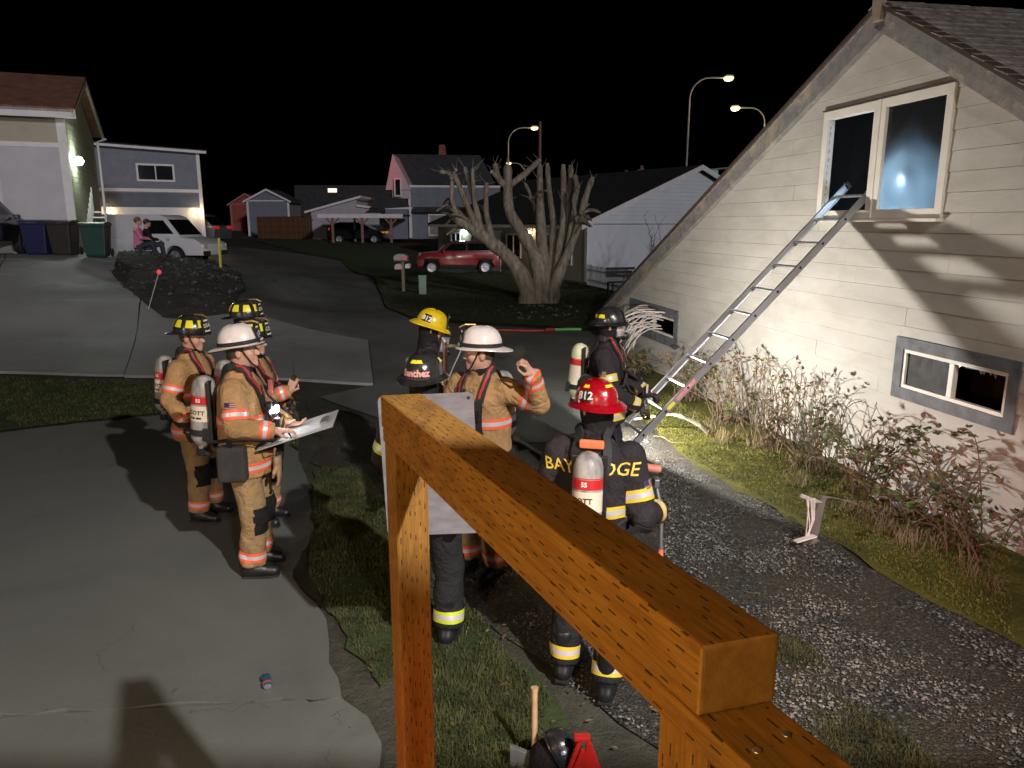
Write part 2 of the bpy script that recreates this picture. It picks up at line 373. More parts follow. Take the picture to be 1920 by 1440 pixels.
# loose stones and grass, real geometry too many to count
def scatter_poly(poly, n, seed=0, patch=None):
    r = random.Random(seed); xs = [p[0] for p in poly]; ys = [p[1] for p in poly]; out = []
    def ins(x, y):
        c = False; j = len(poly)-1
        for i in range(len(poly)):
            xi, yi = poly[i]; xj, yj = poly[j]
            if (yi > y) != (yj > y) and x < (xj-xi)*(y-yi)/(yj-yi)+xi: c = not c
            j = i
        return c
    tries = 0
    while len(out) < n and tries < n*30:
        tries += 1; x = r.uniform(min(xs), max(xs)); y = r.uniform(min(ys), max(ys))
        if patch is not None and mnoise.noise(Vector((x*1.7, y*1.7, seed)))+.5*mnoise.noise(Vector((x*5, y*5, seed)))+r.uniform(-.25, .25) < patch: continue
        if ins(x, y): out.append((x, y))
    return out
OCT = np.array([(1, 0, 0), (-1, 0, 0), (0, 1, 0), (0, -1, 0), (0, 0, 1), (0, 0, -1)], float)
OF = np.array([(0, 2, 4), (2, 1, 4), (1, 3, 4), (3, 0, 4), (2, 0, 5), (1, 2, 5), (3, 1, 5), (0, 3, 5)])
def stones(name, pts, smin, smax, m, label=None, zf=None):
    n = len(pts); P = np.array(pts); s = rng.uniform(0, 1, n)**3*(smax-smin)+smin
    sc = s[:, None, None]*np.array([1, 1, .62])*rng.uniform(.65, 1.35, (n, 1, 3))
    V = OCT[None]*sc+rng.normal(0, .12, (n, 6, 3))*s[:, None, None]
    a = rng.uniform(0, 6.28, n); c, s_ = np.cos(a), np.sin(a)
    x = V[:, :, 0]*c[:, None]-V[:, :, 1]*s_[:, None]; y = V[:, :, 0]*s_[:, None]+V[:, :, 1]*c[:, None]
    z = V[:, :, 2]+((np.array([zf(*p) for p in pts]) if zf else gz(P[:, 0], P[:, 1]))+.014+s*.2)[:, None]
    V = np.stack([x+P[:, :1], y+P[:, 1:], z], 2).reshape(-1, 3)
    F = (OF[None]+np.arange(n)[:, None, None]*6).reshape(-1, 3)
    o = npmesh(name, V, F, m, smooth=False); kind(o, 'stuff')
    if label: o['label'] = label; o['category'] = 'gravel'
    return o
M_STONE = mat('pebble', (.02, .02, .019), .6, col2=(.25, .245, .22), scale=9, coord='Object')
lane1 = gp((1190, 800), (1300, 880), (1440, 950), (1540, 1020), (1700, 1120), (1960, 1260))+[(2.9, 2.2)]+gp((1500, 1400), (1330, 1150), (1230, 1020), (1190, 900))
stones('loose_gravel', scatter_poly(lane1, 15000, 1, -.05)+scatter_poly(gp((830, 900), (1010, 900), (1200, 1130), (1250, 1400), (1080, 1300), (880, 1090)), 5000, 2, -.05), .002, .013, M_STONE, 'loose pale gravel scattered along the lane beside the house')
stones('loose_gravel', scatter_poly(bank, 2600, 5), .015, .07, mat('crushed_rock', (.02, .022, .022), .6, col2=(.11, .115, .11), scale=4), 'crushed dark rock heaped between driveway and street', zf=bank_z)
def blades(name, pts, hmin, hmax, wd, m, label, lean=.5, zf=None, cat='grass'):
    n = len(pts); P = np.array(pts); h = rng.uniform(hmin, hmax, n); a = rng.uniform(0, 6.28, n); b = rng.uniform(0, 6.28, n)
    L = rng.uniform(.1, 1, n)*lean; z0 = gz(P[:, 0], P[:, 1])+.01
    w_ = wd*rng.uniform(.6, 1.3, n)
    base = np.stack([P[:, 0], P[:, 1], z0], 1); side = np.stack([np.cos(a), np.sin(a), 0*a], 1)*w_[:, None]
    mid = base+np.stack([np.cos(b)*L*h*.4, np.sin(b)*L*h*.4, h*.6], 1); tip = base+np.stack([np.cos(b)*L*h*1.2, np.sin(b)*L*h*1.2, h*(1-.35*L)], 1)
    V = np.stack([base-side, base+side, mid+side*.7, mid-side*.7, tip], 1).reshape(-1, 3)
    k = np.arange(n)[:, None]*5
    F = [(i, i+1, i+2, i+3) for i in range(0, 5*n, 5)]+[(i+3, i+2, i+4) for i in range(0, 5*n, 5)]
    me = bpy.data.meshes.new(name); me.from_pydata(V.tolist(), [], F); me.materials.append(m)
    o = link(name, me); kind(o, 'stuff'); o['label'] = label; o['category'] = cat
    return o
M_GRASS = mat('grass', (.022, .03, .010), .7, col2=(.085, .09, .028), scale=7.0)
M_GRASSY = mat('yellow_grass', (.06, .07, .012), .7, col2=(.17, .16, .03), scale=3.0)
M_DRY = mat('dry_grass', (.13, .09, .045), .8, col2=(.30, .235, .13), scale=5)
near_strip = gp((800, 1180), (880, 1130), (960, 1240), (1060, 1340), (1000, 1440))+[(-.1, 2.0), (-.45, 2.6)]
kind(drape('grass_verge', rough_poly(near_strip, .12, .06, 41), M_LAWN, .010, .5), 'structure')
kind(drape('grass_verge', rough_poly(gp((590, 880), (680, 880), (760, 1000), (800, 1180), (715, 1290), (640, 1180), (580, 1080)), .12, .06, 42), M_LAWN, .010, .5), 'structure')
blades('grass', scatter_poly(near_strip, 16000, 21, -.12), .008, .05, .0028, M_GRASS, 'green grass between the wooden post and the gravel lane', .9)
blades('grass', scatter_poly(gp((590, 880), (680, 880), (760, 1000), (800, 1180), (715, 1290), (640, 1180), (580, 1080)), 16000, 22, -.12), .008, .045, .0028, M_GRASS, 'dark mossy grass at the right edge of the concrete pad', .9)
blades('grass', scatter_poly(gp((-60, 708), (240, 714), (330, 718), (560, 748), (560, 840), (300, 776), (-60, 816)), 14000, 23, -.2), .015, .045, .006, M_GRASS, 'strip of lawn between driveway and concrete pad', .9)
blades('grass', scatter_poly(gp((1400, 1180), (1500, 1200), (1760, 1440))+[(1.6, 2.2), (1.2, 2.4)], 12000, 24, -.02), .006, .04, .0028, M_GRASS, 'grass growing along the middle of the gravel lane', .9)
blades('grass', scatter_poly(gp((724, 577), (706, 530), (790, 516), (930, 514), (1085, 522), (1150, 545), (1106, 612), (1000, 605), (770, 590)), 12000, 25), .03, .07, .012, M_GRASS, 'lawn around the pruned tree', .9)
blades('moss', scatter_poly(gp((1190, 775), (1292, 860), (1422, 930), (1524, 985), (1690, 1090), (1900, 1200), (1890, 1040), (1671, 930), (1400, 830), (1250, 740)), 16000, 26), .008, .03, .006, M_GRASSY, 'yellow green moss and short grass along the house wall', 1.0, cat='moss')
stones('loose_gravel', scatter_poly(gp((955, 575), (1060, 570), (1090, 590), (1040, 604), (960, 600)), 200, 31), .015, .06, mat('wood_chip', (.06, .05, .04), .7, col2=(.32, .29, .25), scale=3), 'pale wood chips around the foot of the pruned tree')
blades('grass', scatter_poly(gp((1450, 900), (1560, 960), (1700, 1040), (1900, 1130), (1880, 1060), (1680, 960), (1500, 880)), 600, 27, .25), .03, .2, .003, M_DRY, 'dry straw-coloured grass below the lower right window', .8)
blades('grass', scatter_poly(gp((1250, 760), (1330, 830), (1480, 900), (1500, 870), (1330, 790)), 600, 28, .2), .03, .22, .003, M_DRY, 'dry straw-coloured grass around the leaf rake', .8)

lf = scatter_poly(gp((590, 880), (1180, 820), (1700, 1150), (1500, 1400), (1000, 1430), (640, 1200)), 700, 51)
n = len(lf); P = np.array(lf); a = rng.uniform(0, 6.28, n); sz = rng.uniform(.008, .024, n)
dx, dy = np.cos(a)*sz, np.sin(a)*sz; z = gz(P[:, 0], P[:, 1])+.022
V = np.stack([np.stack([P[:, 0]-dx, P[:, 1]-dy, z], 1), np.stack([P[:, 0]-dy*.5, P[:, 1]+dx*.5, z+sz*.4], 1), np.stack([P[:, 0]+dx, P[:, 1]+dy, z+.004], 1), np.stack([P[:, 0]+dy*.5, P[:, 1]-dx*.5, z+sz*.3], 1)], 1).reshape(-1, 3)
o = npmesh('fallen_leaves', V, np.arange(4*n).reshape(-1, 4), mat('fallen_leaf', (.05, .03, .015), .8, col2=(.17, .11, .05), scale=9), smooth=False); kind(o, 'stuff'); o['label'] = 'small brown leaves strewn over the gravel lane'; o['category'] = 'leaves'
# ================================================================ THE NEAR HOUSE (right)
du = ray(680, 417); U = Vector((du[0], du[1], 0)).normalized(); NRM = Vector((-U.y, U.x, 0))
HB = Vector(flat(1200, 680)); HRZ = math.atan2(U.y, U.x)
def W(px, py):            # line of sight on the gable wall -> (along wall, height)
    d = Vector(ray(px, py)); o = Vector(CAMP); t = (HB-o).dot(NRM)/d.dot(NRM); P = o+d*t
    return ((P-HB).dot(U), P.z)
def HW(a, n, z): return HB+U*a+NRM*n+Vector((0, 0, z))     # house frame -> world
house = empty('gable_house', HB, HRZ)
tag(house, 'cream sided house with steep gable, open upstairs window and ladder shadow', 'house')
def siding_mat():
    m = bpy.data.materials.new('siding_paint'); t = NT(m); tc = t.n('ShaderNodeTexCoord').outputs['Object']
    oi = t.n('ShaderNodeObjectInfo').outputs['Random']
    st = t.n('ShaderNodeMapping', {'Vector': tc, 'Scale': (1, 1, 3)}).outputs[0]
    nz = t.noise(st, 1.6, 5, .6, .5)
    c = t.ramp(nz, [(.3, (.42, .40, .365)), (.55, (.49, .47, .43)), (.75, (.54, .52, .48))])
    c = t.mix(t.math('MULTIPLY', oi, .10), c, (.47, .43, .37))
    dirt = t.ramp(t.noise(tc, 2.4, 6, .7, 1.0), [(.56, (0, 0, 0)), (.75, (1, 1, 1))])
    c = t.mix(t.math('MULTIPLY', dirt, .3), c, (.3, .28, .25))
    b = t.n('ShaderNodeBsdfPrincipled', {'Base Color': c, 'Roughness': .62})
    bn = t.n('ShaderNodeBump', {'Height': t.noise(st, 26, 5), 'Strength': .25, 'Distance': .01}); t.t.links.new(bn.outputs[0], b.inputs['Normal'])
    t.out(b.outputs[0]); return m
M_SIDE = siding_mat()
M_CREAM = mat('cream_frame', (.74, .71, .64), .5, .08, 4, .1)
M_GREYFR = mat('grey_frame', (.13, .14, .16), .7, .35, 7, .3, 50)
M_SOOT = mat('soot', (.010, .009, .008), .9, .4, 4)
M_RAKE = None
def peel_mat():
    m = bpy.data.materials.new('peeling_paint'); t = NT(m); tc = t.n('ShaderNodeTexCoord').outputs['Object']
    msk = t.ramp(t.noise(tc, 2.6, 7, .72, .6), [(.50, (0, 0, 0)), (.60, (1, 1, 1))])
    c = t.mix(msk, t.ramp(t.noise(tc, 9, 4), [(.3, (.17, .165, .165)), (.7, (.27, .26, .25))]), t.ramp(t.noise(tc, 14, 4), [(.3, (.30, .265, .21)), (.7, (.42, .37, .3))]))
    b = t.n('ShaderNodeBsdfPrincipled', {'Base Color': c, 'Roughness': .75})
    bn = t.n('ShaderNodeBump', {'Height': t.math('ADD', msk, t.noise(tc, 40, 3)), 'Strength': .5, 'Distance': .01}); t.t.links.new(bn.outputs[0], b.inputs['Normal'])
    t.out(b.outputs[0]); return m
M_RAKE = peel_mat()
M_SHING = mat('shingle', (.16, .14, .12), .85, .35, 12, .8, 90, col2=(.3, .27, .23))
M_BROWN = mat('drip_edge', (.07, .05, .04), .6, .2, 5)

PK = W(1668, 14); EL = W(1150, 566); RR_ = W(1920, 158)
sl = (PK[1]-EL[1])/(EL[0]-PK[0])            # fall per metre, far slope
sr = (PK[1]-RR_[1])/(PK[0]-RR_[0])          # near slope
A_END = PK[0]-(PK[1]-.3)/sr
wu = [W(1552, 205), W(1795, 162), W(1537, 405), W(1768, 415)]
UW = (min(wu[1][0], wu[3][0]), max(wu[0][0], wu[2][0]), (wu[2][1]+wu[3][1])/2, (wu[0][1]+wu[1][1])/2)   # a0,a1,z0,z1
s_ = [W(1183, 563), W(1275, 578), W(1270, 655)]; SW = (s_[1][0], s_[0][0], s_[2][1], (s_[0][1]+s_[1][1])/2)
l_ = [W(1678, 632), W(1915, 672), W(1680, 752), W(1912, 808)]; LW = ((l_[1][0]+l_[3][0])/2, (l_[0][0]+l_[2][0])/2, (l_[2][1]+l_[3][1])/2, (l_[0][1]+l_[1][1])/2)
print('UW', UW, 'SW', SW, 'LW', LW, 'PK', PK, sl, sr, 'EL', EL)
def roof_z(a): return PK[1]-(a-PK[0])*sl if a > PK[0] else PK[1]-(PK[0]-a)*sr
def a_at(z):                                   # wall extent at height z
    return (PK[0]-(PK[1]-z)/sr, PK[0]+(PK[1]-z)/sl)
AMIN, AMAX = -12.0, EL[0]+.2
ROW = .175; OPEN = [UW, SW, LW]
zrow = -.12; rrow = 0
rb = random.Random(4)
while zrow < PK[1]-.05:
    z0, z1 = zrow, min(zrow+ROW, PK[1])
    lo0, hi0 = a_at(max(z0, .0)); lo1, hi1 = a_at(z1)
    lo0, lo1 = max(AMIN, lo0), max(AMIN, lo1); hi0, hi1 = min(AMAX, hi0), min(AMAX, hi1)
    # butt joints
    cuts = []; a = AMIN+rb.uniform(.3, 3.2)
    while a < AMAX: cuts.append(a); a += rb.choice((2.4, 3.0, 3.6, 3.66))
    zm0, zm1 = z0+.02, z1-.02
    holes = [(o[0]+.03, o[1]-.03) for o in OPEN if z1 > o[2]+.03 and z0 < o[3]-.03]
    edges = sorted([lo0]+[c for c in cuts if lo0+.2 < c < hi0-.2]+[hi0])
    segs = [(edges[i], edges[i+1]) for i in range(len(edges)-1)]
    for h in holes:
        ns = []
        for s0, s1 in segs:
            if s1 <= h[0] or s0 >= h[1]: ns.append((s0, s1)); continue
            if s0 < h[0]-.01: ns.append((s0, h[0]))
            if s1 > h[1]+.01: ns.append((h[1], s1))
        segs = ns
    for s0, s1 in segs:
        b0, b1 = s0+.001, s1-.001; t0, t1 = max(b0, lo1), min(b1, hi1)
        if t1-t0 < .02: t0 = t1 = (max(b0, min(b1, (lo1+hi1)/2)))
        j = rb.uniform(-.0015, .0015)
        vs_ = [(b0, .014+j, z0+.003), (b1, .014+j, z0+.003), (t1, .006+j, z1), (t0, .006+j, z1), (b0, -.018, z0+.003), (b1, -.018, z0+.003), (t1, -.018, z1), (t0, -.018, z1)]
        MB().add(vs_, [(0, 1, 2, 3), (7, 6, 5, 4), (1, 0, 4, 5), (2, 1, 5, 6), (3, 2, 6, 7), (0, 3, 7, 4)]).build('siding_board', M_SIDE, house)
    for o in OPEN:      # strips above and below an opening
        for c0, c1 in ((z0+.003, min(z1, o[2]+.004)), (max(z0+.003, o[3]-.004), z1)):
            if z1 > o[2]+.03 and z0 < o[3]-.03 and c1-c0 > .012 and (c1 <= o[2]+.005 or c0 >= o[3]-.005):
                MB().box(((o[0]+o[1])/2, -.004, (c0+c1)/2), (o[1]-o[0]-.062, .028, c1-c0)).build('siding_board', M_SIDE, house)
    zrow += ROW; rrow += 1
# sheathing behind the boards, with the openings left out, and dark rooms behind
def wallsheet(name, m, n0, n1):
    mb = MB()
    As = sorted({AMIN, AMAX, PK[0], *[o[0] for o in OPEN], *[o[1] for o in OPEN]}); 
    for i in range(len(As)-1):
        a0, a1 = As[i], As[i+1]; am = (a0+a1)/2
        zs = [(-.3, None)]
        hs = sorted([(o[2], o[3]) for o in OPEN if o[0] <= am <= o[1]])
        lo = -.3
        spans = []
        for h in hs: spans.append((lo, h[0])); lo = h[1]
        for s in spans: mb.prism([(a0, s[0]), (a1, s[0]), (a1, s[1]), (a0, s[1])], lambda a, b, d: (a, d, b), n0, n1)
        za, zb = max(roof_z(a0), lo+.001)-.03, max(roof_z(a1), lo+.001)-.03
        mb.prism([(a0, lo), (a1, lo), (a1, zb), (a0, za)], lambda a, b, d: (a, d, b), n0, n1)
    return mb.build(name, m, house)
wallsheet('sheathing', mat('sheathing', (.05, .042, .034), .9), -.06, -.02)
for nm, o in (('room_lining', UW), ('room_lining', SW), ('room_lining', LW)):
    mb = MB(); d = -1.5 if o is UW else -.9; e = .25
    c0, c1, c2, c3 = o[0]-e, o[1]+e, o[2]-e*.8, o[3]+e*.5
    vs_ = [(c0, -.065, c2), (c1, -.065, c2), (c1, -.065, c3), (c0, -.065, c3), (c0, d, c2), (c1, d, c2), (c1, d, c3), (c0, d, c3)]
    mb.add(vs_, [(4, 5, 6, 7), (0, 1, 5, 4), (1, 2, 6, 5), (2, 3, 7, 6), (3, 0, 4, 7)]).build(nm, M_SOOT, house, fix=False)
# frames
def frame(name, o, wdt, m, parent, n0=-.03, n1=.03, bev=.004):
    a0, a1, z0, z1 = o; f = None
    fr = empty(name, (0, 0, 0)); fr.parent = parent
    for nm, (p, q, r, s) in (('frame_rail', (a0, a1, z0, z0+wdt)), ('frame_rail', (a0, a1, z1-wdt, z1)), ('frame_stile', (a0, a0+wdt, z0+wdt, z1-wdt)), ('frame_stile', (a1-wdt, a1, z0+wdt, z1-wdt))):
        MB().box(((p+q)/2, (n0+n1)/2, (r+s)/2), (q-p, n1-n0, s-r)).build(nm, m, fr, bevel=bev)
    return fr
# upstairs pair of casements, near one broken out and open
am = UW[0]+(UW[1]-UW[0])*.505
wl = frame('window', (am+.004, UW[1], UW[2], UW[3]), .085, M_CREAM, house, -.05, .038)
wl['label'] = 'upstairs window frame with its glass broken out, ladder tip inside'
wr = frame('window', (UW[0], am-.004, UW[2], UW[3]), .085, M_CREAM, house, -.05, .038)
wr['label'] = 'upstairs window with smoked glass lit by a bluish torch'
MB().box((am, .043, (UW[2]+UW[3])/2), (.035, .012, UW[3]-UW[2])).build('mullion', M_CREAM, wr, bevel=.003)
MB().box(((UW[0]+UW[1])/2, .03, UW[3]+.012), (UW[1]-UW[0]+.05, .03, .014)).build('head_strip', M_BROWN, house, bevel=.003)  # thin dark strip along the top of the frame
MB().box(((UW[0]+UW[1])/2, .04, UW[2]-.018), (UW[1]-UW[0]+.03, .09, .03)).build('sill', M_CREAM, house, bevel=.004)
# splinters of glass left in the open frame
M_GLASS = mat('clear_glass', (.9, .95, .95), .03, 0, trans=.95)
mb = MB(); r2 = random.Random(3); z = UW[2]+.09
while z < UW[3]-.12:
    h = r2.uniform(.02, .07); wd = r2.uniform(.005, .03)
    mb.prism([(UW[1]-.087, z), (UW[1]-.087, z+h), (UW[1]-.087-wd, z+h*r2.uniform(.2, .8))], lambda a, b, d: (a, d, b), .0, .004); z += h+r2.uniform(0, .05)
mb.build('glass_shard', M_GLASS, wl)
def smoked():
    m = bpy.data.materials.new('smoked_glass'); t = NT(m); tc = t.n('ShaderNodeTexCoord').outputs['Object']
    sz = t.n('ShaderNodeSeparateXYZ', {0: tc}).outputs[2]; n = t.noise(tc, 2.0, 2, .4, .5); n2 = t.noise(tc, 40, 4)
    hz = t.math('SUBTRACT', 1.0, t.math('DIVIDE', t.math('SUBTRACT', sz, UW[2]), UW[3]-UW[2]))      # pane less translucent toward the top
    msk = t.ramp(t.math('ADD', t.math('ADD', t.math('MULTIPLY', hz, .75), t.math('MULTIPLY', n, .5)), t.math('MULTIPLY', n2, .06)), [(.46, (.03, .03, .03)), (.72, (.55, .55, .55)), (.95, (.8, .8, .8))])
    tr = t.n('ShaderNodeBsdfTranslucent', {'Color': (.62, .68, .72, 1)}); gl = t.n('ShaderNodeBsdfPrincipled', {'Base Color': (.012, .014, .017, 1), 'Roughness': .12})
    mx = t.n('ShaderNodeMixShader', {0: msk}); t.t.links.new(gl.outputs[0], mx.inputs[1]); t.t.links.new(tr.outputs[0], mx.inputs[2])
    t.out(mx.outputs[0]); return m
M_SMOKE = smoked()
MB().box(((UW[0]+am)/2, .0, (UW[2]+UW[3])/2), (am-UW[0]-.17, .006, UW[3]-UW[2]-.17)).build('pane', M_SMOKE, wr)
# torch left shining behind that pane
tp = W(1690, 338); tl = HW(tp[0]-.01, -.10, tp[1])
torch = empty('torch', HW(tp[0], -.13, tp[1]-.0), HRZ)
tag(torch, 'lit torch shining bluish white behind the smoked upstairs pane', 'torch')
My = Matrix.Rotation(R(-90), 4, 'X')
MB().lathe([(.012, -.10), (.018, -.09), (.018, .02), (.028, .05), (.028, .075)], My, 14).build('barrel', mat('black_plastic', (.015, .015, .016), .45, .2, 8), torch, smooth=True)
MB().lathe([(.0, .0), (.022, .001), (.022, .004), (0, .005)], Matrix.Translation((0, .078, 0)) @ My, 14, cap=False).build('lens', glow('torch_lens', (.75, .9, 1), 60), torch)
lamp('torch_beam', 'POINT', HW(tp[0], -.045, tp[1]), 2.2, (.62, .82, 1.0), size=.02)
lamp('torch_fill', 'POINT', HW(tp[0]+.02, -.28, tp[1]-.02), 22.0, (.55, .78, 1.0), size=.03)
# the two cellar windows: broad grey boards round pale sashes
def small_window(o, bw, split, leaf_m, label):
    wf = frame('window', o, bw, M_GREYFR, house, -.04, .028, .003); wf['label'] = label
    i = (o[0]+bw, o[1]-bw, o[2]+bw, o[3]-bw); sw = .035; mid = i[0]+(i[1]-i[0])*split
    mb = MB()
    for p, q, r_, s2 in ((i[0], i[1], i[2], i[2]+sw), (i[0], i[1], i[3]-sw, i[3]), (i[0], i[0]+sw, i[2]+sw, i[3]-sw), (i[1]-sw, i[1], i[2]+sw, i[3]-sw), (mid-sw*.8, mid+sw*.8, i[2]+sw, i[3]-sw)):
        mb.box(((p+q)/2, -.01, (r_+s2)/2), (q-p, .05, s2-r_))
    mb.build('sash', M_CREAM, wf, bevel=.003)
    return wf, i, mid
wS, iS, mS = small_window(SW, .16, .47, None, 'small low window with white blinds hanging out of it')
wL, iL, mL = small_window(LW, .11, .50, None, 'low window by the brambles, glass broken out of one half')
MB().box(((mL+iL[1])/2, -.012, (iL[2]+iL[3])/2), (iL[1]-mL-.05, .006, iL[3]-iL[2]-.06)).build('pane', mat('sooty_pane', (.012, .013, .014), .55, .3, 5, spec=.2), wL)
MB().box(((mS+iS[1])/2, -.012, (iS[2]+iS[3])/2), (iS[1]-mS-.05, .006, iS[3]-iS[2]-.06)).build('pane', mat('sooty_pane', (.012, .013, .014), .55, .3, 5, spec=.2), wS)
mb = MB(); r2 = random.Random(9)
for k in range(14):
    a = iL[0]+.04+(mL-iL[0]-.09)*k/14; wd = (mL-iL[0])/14; h = r2.uniform(.004, .04)*(.6 if k > 7 else 1.3)
    mb.prism([(a, iL[3]-.036), (a+wd, iL[3]-.036), (a+wd*r2.random(), iL[3]-.036-h)], lambda a, b, d: (a, d, b), -.014, -.010)
mb.build('glass_shard', mat('shard', (.3, .32, .32), .05, .2, alpha=.35), wL)
# white blind slats pulled out of the small window
bl = empty('window_blind', HW(mS, .05, iS[2]), HRZ); tag(bl, 'tangle of white blind slats hanging out of the small low window', 'blind')
M_BLIND = mat('white_blind', (.72, .66, .62), .55, .1, 4)
r2 = random.Random(12)
for k in range(24):
    a0 = r2.uniform(-.75, .2); z0 = r2.uniform(.05, .42); a1 = a0*.55+r2.uniform(.35, .85); n1 = r2.uniform(.25, .7); z1 = z0-r2.uniform(.15, .75)
    mid = Vector(((a0+a1)/2+.1, n1*.55, max(z0, z1)+r2.uniform(-.02, .10))); pts = []
    for i in range(7):
        t = i/6; p = Vector((a0, -.06, z0))*(1-t)**2+mid*2*t*(1-t)+Vector((a1, n1, z1))*t*t; pts.append(p)
    mbs = MB(); vs_ = []
    sd = Vector((r2.uniform(-.3, .3), .3, 1)).normalized()*.009
    for p in pts: vs_ += [p-sd, p+sd]
    vs_ += [v+Vector((.002, .002, 0)) for v in vs_]
    q = len(pts)*2
    fs_ = [(2*i, 2*i+1, 2*i+3, 2*i+2) for i in range(6)]+[(q+2*i+2, q+2*i+3, q+2*i+1, q+2*i) for i in range(6)]
    mbs.add(vs_, fs_).build('slat', M_BLIND, bl, fix=False)
# rake boards with peeling paint, drip edge, roof
def rake(a0, z0, a1, z1, hgt, name, m, n0, n1, lift=0.0):
    d = Vector((a1-a0, 0, z1-z0)).normalized(); up = Vector((-d.z, 0, d.x)); up = up if up.z > 0 else -up
    P, Q = Vector((a0, 0, z0))+up*lift, Vector((a1, 0, z1))+up*lift
    vs_ = []
    for n in (n0, n1):
        for p in (P-up*hgt, Q-up*hgt, Q, P): vs_.append((p.x, n, p.z))
    return MB().add(vs_, [(0, 1, 2, 3), (7, 6, 5, 4), (0, 4, 5, 1), (1, 5, 6, 2), (2, 6, 7, 3), (3, 7, 4, 0)]).build(name, m, house, bevel=.004)
zl = lambda a: PK[1]-(a-PK[0])*sl
rake(PK[0], PK[1], EL[0]+.3, zl(EL[0]+.3), .20, 'rake_board', M_RAKE, .016, .085)
rake(PK[0]-.001, PK[1], A_END-1, PK[1]-(PK[0]-A_END+1)*sr, .19, 'rake_board', M_RAKE, .016, .085)
rake(PK[0]+.0, PK[1]+.01, EL[0]+.3, zl(EL[0]+.3)+.01, .045, 'drip_edge', M_BROWN, .0, .125, .04)
rake(PK[0]-.0, PK[1]+.01, A_END-1, PK[1]-(PK[0]-A_END+1)*sr+.01, .045, 'drip_edge', M_BROWN, .0, .125, .04)
MB().prism([(PK[0]-.06, PK[1]-.13), (PK[0]+.06, PK[1]-.13), (PK[0]+.075, PK[1]+.08), (PK[0]-.075, PK[1]+.08)], lambda a, b, d: (a, d, b), .086, .14).build('peak_block', mat('weathered_wood', (.3, .24, .18), .8, .3, 8, .4, 50), house, bevel=.006)
DEEP = -9.0
for sgn, s, aend in ((1, sl, EL[0]+.35), (-1, sr, A_END-1)):
    L = abs(aend-PK[0]); d = Vector((sgn, 0, -s)).normalized(); up = Vector((s*sgn, 0, 1)).normalized()
    P = Vector((PK[0], 0, PK[1])); Q = P+d*(L*math.sqrt(1+s*s))
    vs_ = []
    for n in (.1, DEEP):
        for p in (P+up*.0, Q+up*.0, Q+up*.03, P+up*.03): vs_.append((p.x, n, p.z))
    MB().add(vs_, [(0, 1, 2, 3), (7, 6, 5, 4), (0, 4, 5, 1), (1, 5, 6, 2), (2, 6, 7, 3), (3, 7, 4, 0)]).build('roof_deck', M_SHING, house)
# shingle courses on the slope that shows
sh_me = None; d = Vector((-1, 0, -sr)).normalized(); up = Vector((-sr, 0, 1)).normalized(); EXPO = .145
rot = Matrix((Vector((0, -1, 0)), d, up)).transposed() if False else None
for k in range(20):
    for j in range(7):
        n1 = .12-j*1.0-(.5 if k % 2 else 0)+.5; n0 = n1-.99
        n1 = min(n1, .13)
        p0 = Vector((PK[0], 0, PK[1]))+d*(k*EXPO-.01)+up*(.031); p1 = p0+d*(EXPO+.012)+up*.011
        jt = random.uniform(-.002, .002)
        vs_ = [(p0.x, n0, p0.z), (p0.x, n1, p0.z), (p1.x, n1, p1.z+jt), (p1.x, n0, p1.z+jt)]; vs_ += [(x+up.x*.009, y, z+up.z*.009) for x, y, z in vs_]
        MB().add(vs_, [(3, 2, 1, 0), (4, 5, 6, 7), (0, 1, 5, 4), (1, 2, 6, 5), (2, 3, 7, 6), (3, 0, 4, 7)]).build('shingle', M_SHING, house)
for j in range(9):
    mb = MB(); n1 = .14-j*.5; n0 = n1-.51
    for sg, s in ((1, sl), (-1, sr)):
        mb.add([(PK[0], n0, PK[1]+.062), (PK[0], n1, PK[1]+.055), (PK[0]+sg*.13, n1, PK[1]+.055-.13*s), (PK[0]+sg*.13, n0, PK[1]+.062-.13*s)], [(0, 1, 2, 3)])
    mb.build('ridge_cap', M_SHING, house, fix=False)
# side of the house away from view, closing the volume
MB().box(((AMAX+AMIN)/2, DEEP+.1, 1.0), (AMAX-AMIN, .1, 2.4)).build('rear_wall', M_SIDE, house)
MB().box((AMAX-.06, DEEP/2, .3), (.1, -DEEP-.3, zl(AMAX)+.3)).build('far_side_wall', M_SIDE, house)
# footing
MB().box(((AMAX+AMIN)/2, -.02, -.2), (AMAX-AMIN, .05, .3)).build('footing', mat('footing', (.12, .115, .105), .9, .3, 4, .5), house)

